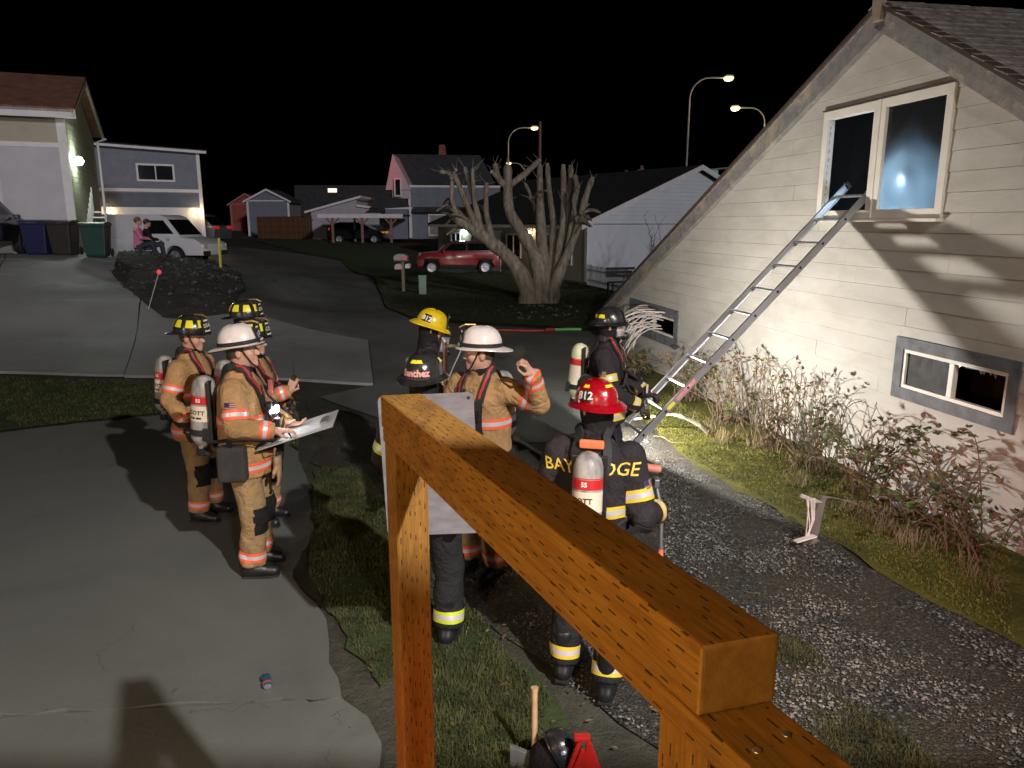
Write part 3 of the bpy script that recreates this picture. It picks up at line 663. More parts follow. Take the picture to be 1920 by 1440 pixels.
# ---------------------------------------------------------------- the ladder
tp = W(1592, 398); LTOP = HW(tp[0], .10, tp[1]+.05)
LF = Vector(flat(1092, 862)); off = (LF-HB).dot(NRM); LFOOT = HW(tp[0]+.0, off, 0)
print('ladder', LTOP, LFOOT, 'want', LF)
ax_ = (LTOP-LFOOT).normalized(); LEN = (LTOP-LFOOT).length+.32
lad = empty('ladder', LFOOT); tag(lad, 'aluminium ladder leaning on the sill of the open upstairs window', 'ladder')
sideU = U.copy(); nrmL = ax_.cross(sideU).normalized()
lad.rotation_euler = Matrix((sideU, nrmL, ax_)).transposed().to_euler()
M_ALU = mat('aluminium', (.62, .63, .66), .32, .12, 7, .05, 80, metal=.9, stretch=(1, 1, .2))
HWD = .255
for s in (-1, 1):
    mb = MB()
    prof = [(-.013, -.036), (.013, -.036), (.013, -.030), (-.007, -.030), (-.007, .030), (.013, .030), (.013, .036), (-.013, .036)]
    if s < 0: prof = [(x, y) for x, y in prof]
    else: prof = [(-x, y) for x, y in prof]
    mb.prism([(s*HWD+x, y) for x, y in prof], lambda a, b, d: (a, b, d), 0, LEN)
    mb.build('rail', M_ALU, lad)
    MB().box((s*HWD, 0, -.012), (.04, .085, .04)).build('foot', mat('rubber', (.02, .02, .02), .8), lad, bevel=.006)
M_BLK = mat('black_plastic', (.015, .015, .016), .45, .2, 8)
k = .30
while k < LEN-.1:
    MB().tube([(-HWD-.0, 0, k), (HWD+.0, 0, k)], .0165, 10).build('rung', M_ALU, lad, smooth=True)
    mb = MB()
    for s in (-1, 1): mb.tube([(s*(HWD+.0135), 0, k), (s*(HWD+.0165), 0, k)], .014, 10)
    mb.build('rung_cap', M_BLK, lad)
    k += .335
for s in (-1, 1): MB().box((s*HWD, 0, LEN+.015), (.045, .09, .05)).build('tip_cap', M_BLK, lad, bevel=.012)
MB().box((-HWD-.0142, 0, 1.05), (.002, .04, .10)).build('sticker', mat('yellow_sticker', (.8, .7, .05), .4, .05), lad)
MB().box((-HWD-.0142, 0, 1.27), (.002, .042, .28)).build('sticker', mat('pink_sticker', (.75, .3, .3), .4, .3, 20), lad)
# ================================================================ HOUSES BEYOND
M_WHITE = mat('white_trim', (.72, .71, .70), .55, .08, 3)
M_BLUEG = mat('blue_grey_siding', (.17, .185, .235), .6, .12, 2.0, .1, 40)
M_BLUED = mat('dark_blue_siding', (.09, .105, .15), .6, .15, 2.0)
M_STUCCO = mat('pale_wall', (.50, .50, .53), .65, .08, 1.5, .1, 60)
M_BEIGE = mat('beige_panel', (.40, .37, .28), .65, .1, 1.5)
M_OLIVE = mat('olive_siding', (.36, .38, .27), .65, .1, 1.5)
M_ROOFB = mat('brown_roof', (.22, .10, .07), .85, .3, 3, .5, 30)
M_ROOFD = mat('dark_roof', (.035, .035, .04), .85, .3, 3, .5, 30)
M_DGLASS = mat('dark_glass', (.012, .014, .016), .08, .2, 3)
M_LILAC = mat('lilac_wall', (.40, .38, .42), .65, .1, 1.5)
class Frame:
    """local frame of a building: origin o, axis u along the front, v back into the building"""
    def __init__(s, o, ang): s.o = Vector(o); s.e = None; s.ang = ang
def bld(name, o, ang, label, cat='house'):
    e = empty(name, o, ang); tag(e, label, cat); return e
def wbox(nm, m, p, x0, x1, y0, y1, z0, z1, bev=0): return MB().box(((x0+x1)/2, (y0+y1)/2, (z0+z1)/2), (x1-x0, y1-y0, z1-z0)).build(nm, m, p, bevel=bev)
def prismx(nm, m, p, prof, x0, x1): return MB().prism(prof, lambda a, b, d: (d, a, b), x0, x1).build(nm, m, p)
def window(p, x0, x1, z0, z1, y, m=M_WHITE, t=.09, d=-1, split=True, glass=None):
    """window in a wall whose outside faces d*y"""
    fr = MB(); yo = y+d*.04
    for a, b, c, e in ((x0-t, x1+t, z0-t, z0), (x0-t, x1+t, z1, z1+t), (x0-t, x0, z0, z1), (x1, x1+t, z0, z1)):
        fr.box(((a+b)/2, yo, (c+e)/2), (b-a, .06, e-c))
    if split: fr.box(((x0+x1)/2, yo, (z0+z1)/2), (t*.6, .05, z1-z0))
    w_ = fr.build('window', m, p, bevel=.006)
    MB().box(((x0+x1)/2, y+d*.015, (z0+z1)/2), (x1-x0, .02, z1-z0)).build('pane', glass or M_DGLASS, w_)
    return w_
def walllight(p, loc, energy, col, dirn=(0, -1, 0), strength=40, r=.07):
    w_ = MB().box(loc, (.1, .06, .18)).build('wall_lamp', M_DGLASS, p, bevel=.01)
    l2 = Vector(loc)+Vector(dirn)*.09
    MB().lathe([(.0, -r), (r*.7, -r*.7), (r, 0), (r*.7, r*.7), (0, r)], Matrix.Translation(l2), 12, cap=False).build('bulb', glow('bulb_%.2f_%.2f_%.2f' % col, col, strength), w_, smooth=True)
    wp = p.matrix_basis @ (Vector(l2)+Vector(dirn)*.2) if p.type == 'EMPTY' else l2
    Mw = Matrix.LocRotScale(p.location, p.rotation_euler, None)
    lamp('wall_lamp_light', 'POINT', Mw @ (Vector(l2)+Vector(dirn)*.12), energy, col, size=.08)

# --- garage at the top of the driveway (front along local -x, gable end at x=0)
gc = at(150, 470, 22); gar = bld('garage_house', (gc[0], gc[1], gc[2]-.05), R(22), 'white and beige garage building with brown roof behind the bins')
EH, RH, DP = 3.78, 5.15, 6.2
wbox('front_wall', M_STUCCO, gar, -9, -.12, 0, .15, 0, 2.95)
wbox('upper_panel', M_BEIGE, gar, -9, -.12, .012, .15, 3.08, EH)
wbox('trim_band', M_WHITE, gar, -9, -.12, -.02, .15, 2.95, 3.08)
wbox('corner_board', M_WHITE, gar, -.22, .0, -.03, .06, 0, EH)
gw = MB().prism([(0.061, 0), (DP, 0), (DP, EH), (DP/2, RH), (0.061, EH)], lambda a, b, d: (d, a, b), -.12, -.0).build('gable_wall', M_OLIVE, gar)
for i in range(24): wbox('siding_strip', M_OLIVE, gar, -.01, .012, .07, DP-.05, i*.155, i*.155+.145) if i*.155 < EH-.1 else None
wbox('fascia', M_WHITE, gar, -9, .35, -.42, -.36, EH-.06, EH+.18, .01)
for sgn in (0, 1):
    y0, y1 = (-.42, DP/2) if sgn == 0 else (DP+.42, DP/2)
    prismx('roof', M_ROOFB, gar, [(y0, EH+.10), (y1, RH+.12), (y1, RH+.24), (y0, EH+.22)], -9, .32)
MB().prism([(-.42, EH-.02), (DP/2, RH+.0), (DP+.42, EH-.02), (DP+.42, EH+.10), (DP/2, RH+.12), (-.42, EH+.10)], lambda a, b, d: (d, a, b), .25, .33).build('rake_board', M_OLIVE, gar)
wbox('garage_door', mat('garage_door', (.62, .6, .6), .5, .06, 2), gar, -8.5, -1.75, -.02, .03, .02, 2.35)
for k in range(1, 4): wbox('door_panel_line', M_STUCCO, gar, -8.5, -1.75, -.028, -.02, k*.58, k*.58+.03)
walllight(gar, (.06, .75, 2.65), 85, (.9, 1.0, .88), (1, 0, 0), 60, .13)
MB().tube([(.14, DP-.15, .0), (.14, DP-.15, EH-.1), (.36, DP+.35, EH+.05)], .045, 8).build('downspout', M_WHITE, gar, smooth=True)
# outside stair and white rail beside the gable wall
st = MB()
for k in range(7): MB().box((.32, .9+k*.28, .17+k*.17), (.4, .26, .04)).build('stair_tread', M_WHITE, gar)

for k in range(7): MB().tube([(.16, .9+k*.3, .1+k*.17), (.16, .9+k*.3, .95+k*.17)], .018, 6).build('baluster', M_WHITE, gar)

# --- blue-grey house behind
bc = at(166, 400, 35); zb = float(gz(bc[0], bc[1])); bh = bld('blue_house', (bc[0], bc[1], 1.0), R(29), 'blue-grey two storey house with two lit garage lamps')
zt = lambda py, t=35: 2.6+(417-py)/1400*t-1.0
wbox('upper_wall', M_BLUEG, bh, -1.5, 5.0, 0, 6, zt(361), zt(278))
wbox('lower_wall', M_BLUED, bh, -1.5, 5.0, .01, 6, zt(388), zt(361))
wbox('ground_wall', M_STUCCO, bh, -1.5, 5.0, .03, 6, 0, zt(388))
wbox('trim_band', M_WHITE, bh, -1.5, 5.02, -.03, .05, zt(359), zt(353))
wbox('corner_board', M_WHITE, bh, 4.9, 5.06, -.04, .1, 0, zt(279))
MB().prism([(-1.8, zt(268)), (5.35, zt(279)), (5.35, zt(285)), (-1.8, zt(274))], lambda a, b, d: (a, d, b), -.35, -.3).build('fascia', M_WHITE, bh)
MB().prism([(-1.8, zt(267)), (5.4, zt(278)), (5.4, zt(280)), (-1.8, zt(270))], lambda a, b, d: (a, d, b), -.36, 6.2).build('roof', M_ROOFD, bh)
window(bh, 2.28, 3.78, zt(336), zt(310), 0)
wbox('garage_door', M_WHITE, bh, 1.1, 4.5, -.02, .04, 0, zt(391))
wbox('door_trim', M_WHITE, bh, .95, 4.65, -.03, .03, zt(391), zt(388))
walllight(bh, (.85, -.03, zt(397)), 12, (1.0, .72, .4), (0, -1, 0), 45, .09); walllight(bh, (4.78, -.07, zt(397)), 14, (1.0, .72, .4), (0, -1, 0), 45, .09)

# --- little gabled shed, red shed
def shed(name, x0, x1, ypk, yeave, t, mw, mt, label, dep=4, ang=0):
    o = at((x0+x1)/2, 440, t); w_ = (x1-x0)/1400*t; zg = float(gz(o[0], o[1])); e = bld(name, (o[0], o[1], zg), ang, label, 'shed')
    zp, ze = 2.6+(417-ypk)/1400*t-zg, 2.6+(417-yeave)/1400*t-zg; h = w_/2
    MB().prism([(-h*.86, 0), (h*.86, 0), (h*.86, ze+.1), (0, zp-.15), (-h*.86, ze+.1)], lambda a, b, d: (a, d, b), 0, dep).build('wall', mw, e)
    for s in (-1, 1):
        MB().prism([(0, zp), (s*h, ze), (s*h, ze-.16), (0, zp-.16)], lambda a, b, d: (a, d, b), -.25, dep+.2).build('roof', M_ROOFD, e)
        MB().prism([(0, zp+.02), (s*h*1.01, ze+.0), (s*h*1.01, ze-.17), (0, zp-.17)], lambda a, b, d: (a, d, b), -.3, -.252).build('rake_board', mt, e)
    wbox('trim_band', mt, e, -h*.86, h*.86, -.03, .02, ze-.02, ze+.08)
    for s in (-1, 1): wbox('corner_board', mt, e, s*h*.86-.09, s*h*.86+.09, -.04, .04, 0, ze)
    return e
shed('gabled_shed', 462, 550, 356, 378, 68, M_BLUEG, M_WHITE, 'small grey shed with white trimmed gable above the brown fence')
shed('red_shed', 432, 500, 364, 384, 74, mat('red_barn', (.28, .06, .05), .7, .2, 2), mat('red_trim', (.4, .14, .13), .6), 'dark red shed behind the grey shed')
# --- board fence
f0, f1 = G(484, 447), G(588, 449); fen = empty('board_fence', f0, math.atan2(f1.y-f0.y, f1.x-f0.x)); tag(fen, 'brown wooden board fence left of the carport', 'fence')
FL = (f1-f0).length; M_FEN = mat('fence_wood', (.20, .10, .05), .8, .3, 3, .3)
n = int(FL/.19); bd = None
for k in range(n):
    if bd is None:
        bd = MB().box((0, 0, .9), (.18, .025, 1.8)).build('board', M_FEN, fen); o = bd
    else:
        o = bd.copy(); COL.objects.link(o)
    o.location = (.1+k*.19, random.uniform(-.01, .01), random.uniform(-.02, .02))
for z in (.4, 1.5): MB().box((FL/2, .04, z), (FL, .05, .09)).build('rail', M_FEN, fen)
# --- low garage with slanting roof and the carport before it
co = G(590, 449); cg = bld('carport_house', (co.x, co.y, co.z), R(1), 'low pale garage with white slanting roof edge behind the carport')
ct = co.y/.98; zc = lambda py: 2.6+(417-py)/1400*ct-co.z; xc = lambda px: (px-590)/1400*ct
MB().prism([(xc(586), 0), (xc(668), 0), (xc(668), zc(376)), (xc(586), zc(399))], lambda a, b, d: (a, d, b), 0, 6).build('wall', M_LILAC, cg)
MB().prism([(xc(668), 0), (xc(742), 0), (xc(742), zc(398)), (xc(668), zc(389))], lambda a, b, d: (a, d, b), .02, 6).build('wall', M_LILAC, cg)
MB().prism([(xc(576), zc(401)), (xc(677), zc(374)), (xc(677), zc(370)), (xc(576), zc(397))], lambda a, b, d: (a, d, b), -.3, 6.2).build('roof', M_WHITE, cg)
MB().prism([(xc(668), zc(389)), (xc(745), zc(400)), (xc(745), zc(397)), (xc(668), zc(385))], lambda a, b, d: (a, d, b), -.2, 6.2).build('roof', M_WHITE, cg)
cp = empty('carport', G(598, 455)); tag(cp, 'open carport with white flat roof edge and brown posts over the dark car', 'carport')
cy = cp.location.y; ct2 = cy/.98; xp = lambda px: (px-598)/1400*ct2; zp_ = lambda py: 2.6+(417-py)/1400*ct2-cp.location.z
wbox('roof_fascia', M_WHITE, cp, xp(600), xp(752), -.35, -.3, zp_(409), zp_(402))
wbox('roof', M_ROOFD, cp, xp(602), xp(754), -.29, 3.0, zp_(406), zp_(402.5))
M_POST = mat('carport_post', (.26, .13, .11), .7, .2, 3)
for px_ in (625, 678, 730):
    wbox('post', M_POST, cp, xp(px_)-.08, xp(px_)+.08, -.2, -.04, 0, zp_(409))
    for s in (-1, 1): MB().prism([(xp(px_)+s*.08, zp_(421)), (xp(px_)+s*.5, zp_(409.5)), (xp(px_)+s*.36, zp_(409.5)), (xp(px_)+s*.08, zp_(417))], lambda a, b, d: (a, d, b), -.17, -.07).build('brace', M_POST, cp)
wbox('post', M_BLUEG, cp, xp(650)-.07, xp(650)+.07, 2.6, 2.74, 0, zp_(409))
# --- blue house with the steep gable, red lit
ho = G(768, 446); t3 = 58.0; gh = bld('steep_gable_house', (0, 0, 0), 0, 'blue-grey house with a tall narrow gable glowing red')
def q(px, py, t=t3): return at(px, py, t)
def slab(nm, m, pts, t, th=.3):
    P = [q(*p, t) for p in pts]; y0 = P[0][1]
    return MB().prism([(p[0], p[2]) for p in P], lambda a, b, d: (a, d, b), y0, y0+th).build(nm, m, gh)
slab('wall', M_BLUEG, [(768, 398), (937, 398), (937, 350), (768, 350)], 58, 4)
slab('eave_board', M_WHITE, [(762, 351), (938, 352), (938, 348), (762, 347)], 57.6, .3)
slab('corner_board', M_WHITE, [(766, 392), (770, 392), (770, 351), (766, 351)], 57.5, .3)
slab('lower_wall', M_BLUEG, [(724, 448), (945, 448), (945, 392), (724, 392)], 56.5, 1.2)
slab('corner_board', M_WHITE, [(768, 446), (773, 446), (773, 392), (768, 392)], 56.2, .25)
slab('eave_board', M_WHITE, [(722, 393), (772, 392), (772, 388), (722, 391)], 56.2, .25)
slab('porch_roof', M_ROOFD, [(690, 391), (766, 391), (758, 372), (728, 370)], 56.4, 1.4)
slab('porch_roof', M_ROOFD, [(772, 398), (940, 398), (935, 388), (776, 388)], 55.5, 2.0)
slab('steep_gable', mat('gable_siding', (.52, .44, .46), .65, .08, 2), [(723, 356), (770, 356), (738, 290)], 57, 3.5)
slab('gable_wall', mat('gable_siding', (.52, .44, .46), .65, .08, 2), [(736, 372), (768, 372), (768, 357), (736, 357)], 57.2, 3)
slab('roof', M_ROOFD, [(760, 346), (930, 346), (900, 292), (740, 290)], 60, 3.5)
slab('chimney', mat('brick_chimney', (.25, .09, .06), .8, .3, 4), [(822, 294), (836, 294), (834, 272), (824, 272)], 61, .7)
def gwin(x0, x1, y0, y1, t, glass=None):
    a, b = q(x0, y1, t), q(x1, y0, t)
    return window(gh, a[0], b[0], a[2], b[2], a[1], M_WHITE, .1, -1, False, glass)
gwin(742, 751, 337, 366, 56.9); gwin(781, 791, 402, 427, 56.4); gwin(806, 836, 404, 440, 56.4, mat('curtain_pane', (.3, .25, .24), .3, .2, 3)); gwin(736, 743, 404, 420, 56.4)
# lit window of a far house
fw = q(622, 357, 110); fh = MB().box((fw[0]+1.5, fw[1]+2, fw[2]-3), (14, 4, 7.5)).build('far_house', M_ROOFD); tag(fh, 'dark far house with one small lit window above the carport', 'house')
M_LITW = glow('lit_window', (1, .85, .5), 1.6)
MB().box((fw[0]+.1, fw[1]-.03, fw[2]), (1.3, .05, .55)).build('window', M_LITW, fh)

# --- white house with grey roof behind the tree
wc = G(1099, 530); wh = bld('white_house', wc, math.atan2(.53, .85), 'low white house with dark shingle roof and white gable behind the tree')
EV, PKH, HWID, FR = 2.42, 4.85, 6.2, 14.0      # local x along the gable wall, y along the front wall (back)
M_WHW = mat('white_siding', (.62, .67, .72), .6, .06, 1.5, .05, 60)
M_TAN = mat('tan_siding', (.34, .31, .25), .65, .1, 1.5)
MB().prism([(0, 0), (2*HWID, 0), (2*HWID, EV), (0, EV)], lambda a, b, d: (a, d, b), 0, .2).build('gable_wall', M_WHW, wh)
kz = EV+.03
while kz < PKH-.15:
    z1 = min(kz+.17, PKH-.02); x0, x1 = (kz-EV)/(PKH-EV)*HWID, (z1-EV)/(PKH-EV)*HWID
    MB().add([(x0, -.02, kz), (2*HWID-x0, -.02, kz), (2*HWID-x1, .0, z1), (x1, .0, z1), (x0, .1, kz), (2*HWID-x0, .1, kz), (2*HWID-x1, .1, z1), (x1, .1, z1)], [(0, 1, 2, 3), (1, 0, 4, 5), (7, 6, 5, 4)]).build('siding_board', M_WHW, wh)
    kz += .172
wbox('front_wall', M_TAN, wh, 0, .2, .2, FR, 0, EV)
wbox('corner_board', M_WHITE, wh, -.03, .07, -.05, .1, 0, EV)
for s in (0, 1):
    f = (lambda a: a) if s == 0 else (lambda a: 2*HWID-a)
    MB().prism([(f(-.5), EV-.1), (f(HWID), PKH+.05), (f(HWID), PKH+.2), (f(-.5), EV+.05)], lambda a, b, d: (a, d, b), -.3, FR+.3).build('roof', M_ROOFD, wh)
    MB().prism([(f(-.55), EV-.22), (f(HWID), PKH-.02), (f(HWID), PKH+.2), (f(-.55), EV+.03)], lambda a, b, d: (a, d, b), -.36, -.305).build('rake_board', M_WHITE, wh)
wbox('fascia', M_WHITE, wh, -.56, -.5, -.3, FR, EV-.16, EV-.02)
def swin(p, y0, y1, z0, z1, glass=None):
    w_ = MB()
    for a, b, c, e in ((y0-.08, y1+.08, z0-.08, z0), (y0-.08, y1+.08, z1, z1+.08), (y0-.08, y0, z0, z1), (y1, y1+.08, z0, z1), ((y0+y1)/2-.03, (y0+y1)/2+.03, z0, z1)):
        w_.box((-.02, (a+b)/2, (c+e)/2), (.06, b-a, e-c))
    o = w_.build('window', M_WHITE, p); MB().box((-.008, (y0+y1)/2, (z0+z1)/2), (.012, y1-y0, z1-z0)).build('pane', glass or M_DGLASS, o); return o
M_CURT = mat('blind_pane', (.20, .15, .12), .4, .2, 3)
swin(wh, 1.1, 3.3, .75, 1.95, M_CURT); swin(wh, 5.2, 6.4, .9, 1.9); swin(wh, 8.6, 10.0, .9, 1.9, M_CURT); swin(wh, 11.3, 12.3, .8, 1.9)
wbox('door', M_WHITE, wh, -.03, .02, 7.0, 7.9, .1, 2.1)
walllight(wh, (-.04, 4.2, 2.05), 7, (1.0, .8, .45), (-1, 0, 0), 60, .07); walllight(wh, (-.04, 10.8, 2.0), 10, (.8, 1.0, .95), (-1, 0, 0), 70, .1)
# picket fence by the white house
p0, p1 = G(1100, 535), G(1190, 556); pf = empty('picket_fence', p0, math.atan2(p1.y-p0.y, p1.x-p0.x)); tag(pf, 'short white picket fence beside the white house', 'fence')
L = (p1-p0).length; pk = None; n = max(8, int(L/.13))
for k in range(n):
    if pk is None:
        pk = MB().prism([(-.035, 0), (.035, 0), (.035, .82), (0, .9), (-.035, .82)], lambda a, b, d: (a, d, b), -.01, .01).build('picket', M_WHW, pf); o = pk
    else: o = pk.copy(); COL.objects.link(o)
    o.location = (.05+k*.13, 0, random.uniform(-.02, .01)); o.rotation_euler = (0, random.uniform(-.02, .02), 0)
for z in (.25, .65): MB().box((L/2, .025, z), (L, .03, .06)).build('rail', M_WHW, pf)

# ================================================================ CARS
M_TYRE = mat('tyre', (.012, .012, .012), .75, .2, 10)
M_RIM = mat('rim', (.55, .55, .57), .35, .1, 6, metal=.8)
M_TINT = mat('tinted_glass', (.008, .009, .01), .06, .2, 3)
def car(name, loc, ang, L, prof, roof, Wd, paint, wheels, wr, label, cat='car', roofm=None, side_win=None, lamps=None, cladding=None, group=None):
    """prof: lower body outline (x,z) clockwise without arches; roof: glasshouse outline; local x forward"""
    e = empty(name, loc, ang); tag(e, label, cat, group)
    h = Wd/2
    bm_prof = []
    for x, z in prof: bm_prof.append((x, z))
    # underside with wheel arches
    low = []; xs = sorted(wheels)
    zb = min(z for x, z in prof)
    x0 = bm_prof[0][0]
    under = []
    for wx in xs:
        for k in range(9):
            a = math.pi-math.pi*k/8; under.append((wx+math.cos(a)*wr*1.18, max(zb, wr+math.sin(a)*wr*1.18)))
    full = bm_prof+under[::-1] if bm_prof[0][0] < bm_prof[-1][0] else bm_prof+under
    n = len(full); mb = MB()
    vs_ = []
    for s, k in ((-1, 1), (1, 1)):
        for x, z in full: vs_.append((x, s*(h-(.05 if z > .75*max(p[1] for p in prof) else 0)), z))
    mb.add(vs_, [tuple(range(n)), tuple(range(2*n-1, n-1, -1))]+[(i, (i+1) % n, n+(i+1) % n, n+i) for i in range(n)])
    body = mb.build('body', paint, e, smooth=True, bevel=.045, seg=3)
    zr0 = min(z for x, z in roof); zr1 = max(z for x, z in roof); n = len(roof); vs_ = []
    inset = lambda z: .06+.16*(z-zr0)/(zr1-zr0)
    for s in (-1, 1):
        for x, z in roof: vs_.append((x, s*(h-inset(z)), z))
    gh_ = MB().add(vs_, [tuple(range(n)), tuple(range(2*n-1, n-1, -1))]+[(i, (i+1) % n, n+(i+1) % n, n+i) for i in range(n)]).build('cabin', roofm or paint, e, smooth=True, bevel=.04, seg=2)
    for wn in (side_win or []):
        for s in (-1, 1):
            vs_ = [(x, s*(h-inset(z)+.006), z) for x, z in wn]; m_ = len(wn)
            MB().add(vs_, [tuple(range(m_))]).build('side_window', M_TINT, e)
    # windscreen and rear window from the glasshouse ends
    for (xa, za), (xb, zb2) in ((roof[0], roof[1]), (roof[-2], roof[-1])):
        nx, nz = (zb2-za), -(xb-xa); ln = math.hypot(nx, nz); nx, nz = nx/ln*.006, nz/ln*.006
        if (xa+xb)/2 > 0 and nx < 0 or (xa+xb)/2 < 0 and nx > 0: nx, nz = -nx, -nz
        P, Q = (xa+(xb-xa)*.12, za+(zb2-za)*.12), (xa+(xb-xa)*.86, za+(zb2-za)*.86)
        vs_ = []
        for (x, z) in (P, Q):
            for s in (-1, 1): vs_.append((x+nx, s*(h-inset(z)-.05), z+nz))
        MB().add(vs_, [(0, 1, 3, 2)]).build('windscreen', M_TINT, e, fix=False)
    for wx in wheels:
        for s in (-1, 1):
            Mx = Matrix.Translation((wx, s*(h-.10), wr)) @ Matrix.Rotation(R(90)*s*-1, 4, 'X')
            wh_ = MB().lathe([(wr*.6, -.1), (wr*.96, -.1), (wr, -.06), (wr, .06), (wr*.96, .1), (wr*.66, .105), (wr*.62, .07)], Mx, 22, cap=False).build('wheel', M_TYRE, e, smooth=True)
            rm = MB().lathe([(wr*.64, .05), (wr*.64, .095), (wr*.58, .09), (wr*.55, .04), (0, .03)], Mx, 22, cap=False)
            for k in range(5):
                a = 6.283*k/5; c = Vector((math.cos(a)*wr*.34, math.sin(a)*wr*.34, .07)); rot = (Mx.to_3x3() @ Matrix.Rotation(a, 3, 'Z'))
                rm.box(Mx @ c, (wr*.56, wr*.16, .04), rot)
            rm.lathe([(0, .1), (wr*.14, .095), (wr*.16, .03)], Mx, 12, cap=False)
            rm.build('rim', M_RIM, wh_)
    for nm, m_, c, sz in (lamps or []):
        for s in (-1, 1): MB().box((c[0], s*c[1], c[2]), sz).build(nm, m_, e, bevel=min(sz)*.25)
    if cladding:
        for s in (-1, 1): MB().box((0, s*(h+.002), cladding), (L*.42, .03, .16)).build('sill_trim', M_TYRE, e, bevel=.01)
    for s in (-1, 1):
        xm = roof[1][0] if roof[1][0] > 0 else roof[-2][0]
        MB().box((max(r_[0] for r_ in roof)*.72, s*(h+.07), zr0+.08), (.12, .16, .12)).build('mirror', paint, e, bevel=.03)
    return e
HEAD = mat('headlamp', (.7, .75, .8), .1, .1, 5, metal=.3); TAIL = mat('tail_lamp', (.35, .01, .01), .2, .1, 5, emit=(1, .03, .02), estr=.35); AMB = mat('amber_lamp', (.8, .35, .05), .3, .1, 5, emit=(1, .4, .05), estr=.3)
PL = mat('lower_trim', (.015, .015, .016), .7, .2, 8)
# white van
vp = Vector(at(355, 496, 32)); va = R(-8)
van_paint = mat('van_white', (.66, .67, .70), .35, .05, 2, coat=.4)
van = car('van', (vp.x-1.45*math.cos(va), vp.y-1.45*math.sin(va), vp.z), va, 5.6,
  [(-2.75, .45), (-2.78, 1.15), (1.5, 1.2), (2.35, 1.08), (2.68, .88), (2.72, .42)], [(-2.76, 1.05), (-2.72, 2.02), (-2.5, 2.1), (.75, 2.08), (1.05, 1.98), (1.75, 1.14)], 1.98, van_paint, (-1.7, 1.45), .38,
  'white panel van parked behind the two seated people', 'van', side_win=[[(.25, 1.3), (.3, 1.85), (.95, 1.85), (1.42, 1.3)]],
  lamps=[('headlamp', HEAD, (2.66, .72, .78), (.1, .3, .2)), ('turn_lamp', AMB, (2.62, .9, .78), (.14, .16, .18)), ('bumper_end', PL, (2.66, .7, .5), (.16, .55, .2))])
# grey car behind the van
cpz = at(352, 470, 39); gzc = float(gz(cpz[0], cpz[1]))
car('grey_car', (cpz[0]-.2, cpz[1], gzc+.05), R(172), 4.6, [(-2.25, .4), (-2.3, 1.0), (-1.5, 1.1), (1.2, 1.05), (2.1, .9), (2.2, .42)], [(-2.2, 1.02), (-1.5, 1.6), (-1.2, 1.68), (.3, 1.66), (1.25, 1.02)], 1.84, mat('car_grey', (.12, .125, .14), .3, .1, 3, coat=.5, metal=.3), (-1.4, 1.35), .34,
  'grey car with red tail lamp half hidden behind the white van', 'car', side_win=[[(-1.3, 1.12), (-1.1, 1.56), (.2, 1.56), (.8, 1.12)]], lamps=[('tail_lamp', TAIL, (-2.27, .62, .98), (.1, .4, .14))])
# red compact car
rp = G(905, 512); ra = R(187)
car('red_car', (rp.x-1.25, rp.y-.1, rp.z), ra, 4.1, [(-2.0, .38), (-2.06, 1.0), (-1.95, 1.12), (.95, 1.10), (1.78, 1.02), (2.03, .8), (2.05, .36)], [(-2.02, 1.05), (-1.9, 1.52), (-1.6, 1.62), (.2, 1.60), (.5, 1.52), (1.0, 1.06)], 1.82, mat('car_red', (.33, .008, .01), .22, .1, 3, coat=.8), (-1.32, 1.32), .35,
  'red compact car with black roof parked beyond the lawn', 'car', roofm=mat('dark_roof_paint', (.10, .03, .032), .25, .2, 3, coat=.6), side_win=[[(-1.75, 1.15), (-1.65, 1.48), (-.45, 1.5), (-.45, 1.15)], [(-.38, 1.15), (-.38, 1.5), (.3, 1.48), (.75, 1.15)]],
  lamps=[('headlamp', HEAD, (1.86, .62, .9), (.16, .26, .22)), ('fog_lamp', HEAD, (2.03, .55, .55), (.06, .14, .1)), ('tail_lamp', TAIL, (-2.04, .7, .9), (.06, .16, .2)), ('wheel_arch_trim', PL, (1.32, .905, .72), (.8, .03, .1)), ('wheel_arch_trim', PL, (-1.32, .905, .72), (.8, .03, .1))], cladding=.38)
# dark hatchback in the carport
dp = G(703, 457); car('dark_hatchback', (dp.x-1.3, dp.y+.9, dp.z), R(-3), 4.25, [(-2.05, .4), (-2.1, .95), (.9, 1.0), (1.75, .88), (2.1, .68), (2.12, .36)], [(-2.05, .9), (-1.8, 1.42), (-1.3, 1.56), (.0, 1.55), (.5, 1.42), (1.35, .96)], 1.78, mat('car_black', (.012, .012, .014), .2, .1, 3, coat=.6), (-1.28, 1.32), .33,
  'dark hatchback parked inside the carport', 'car', side_win=[[(-1.6, 1.05), (-1.4, 1.42), (-.3, 1.46), (-.3, 1.05)], [(-.24, 1.05), (-.24, 1.46), (.3, 1.4), (1.0, 1.05)]], lamps=[('headlamp', AMB, (1.88, .66, .82), (.3, .2, .12)), ('tail_lamp', TAIL, (-2.06, .7, 1.0), (.08, .16, .3))])
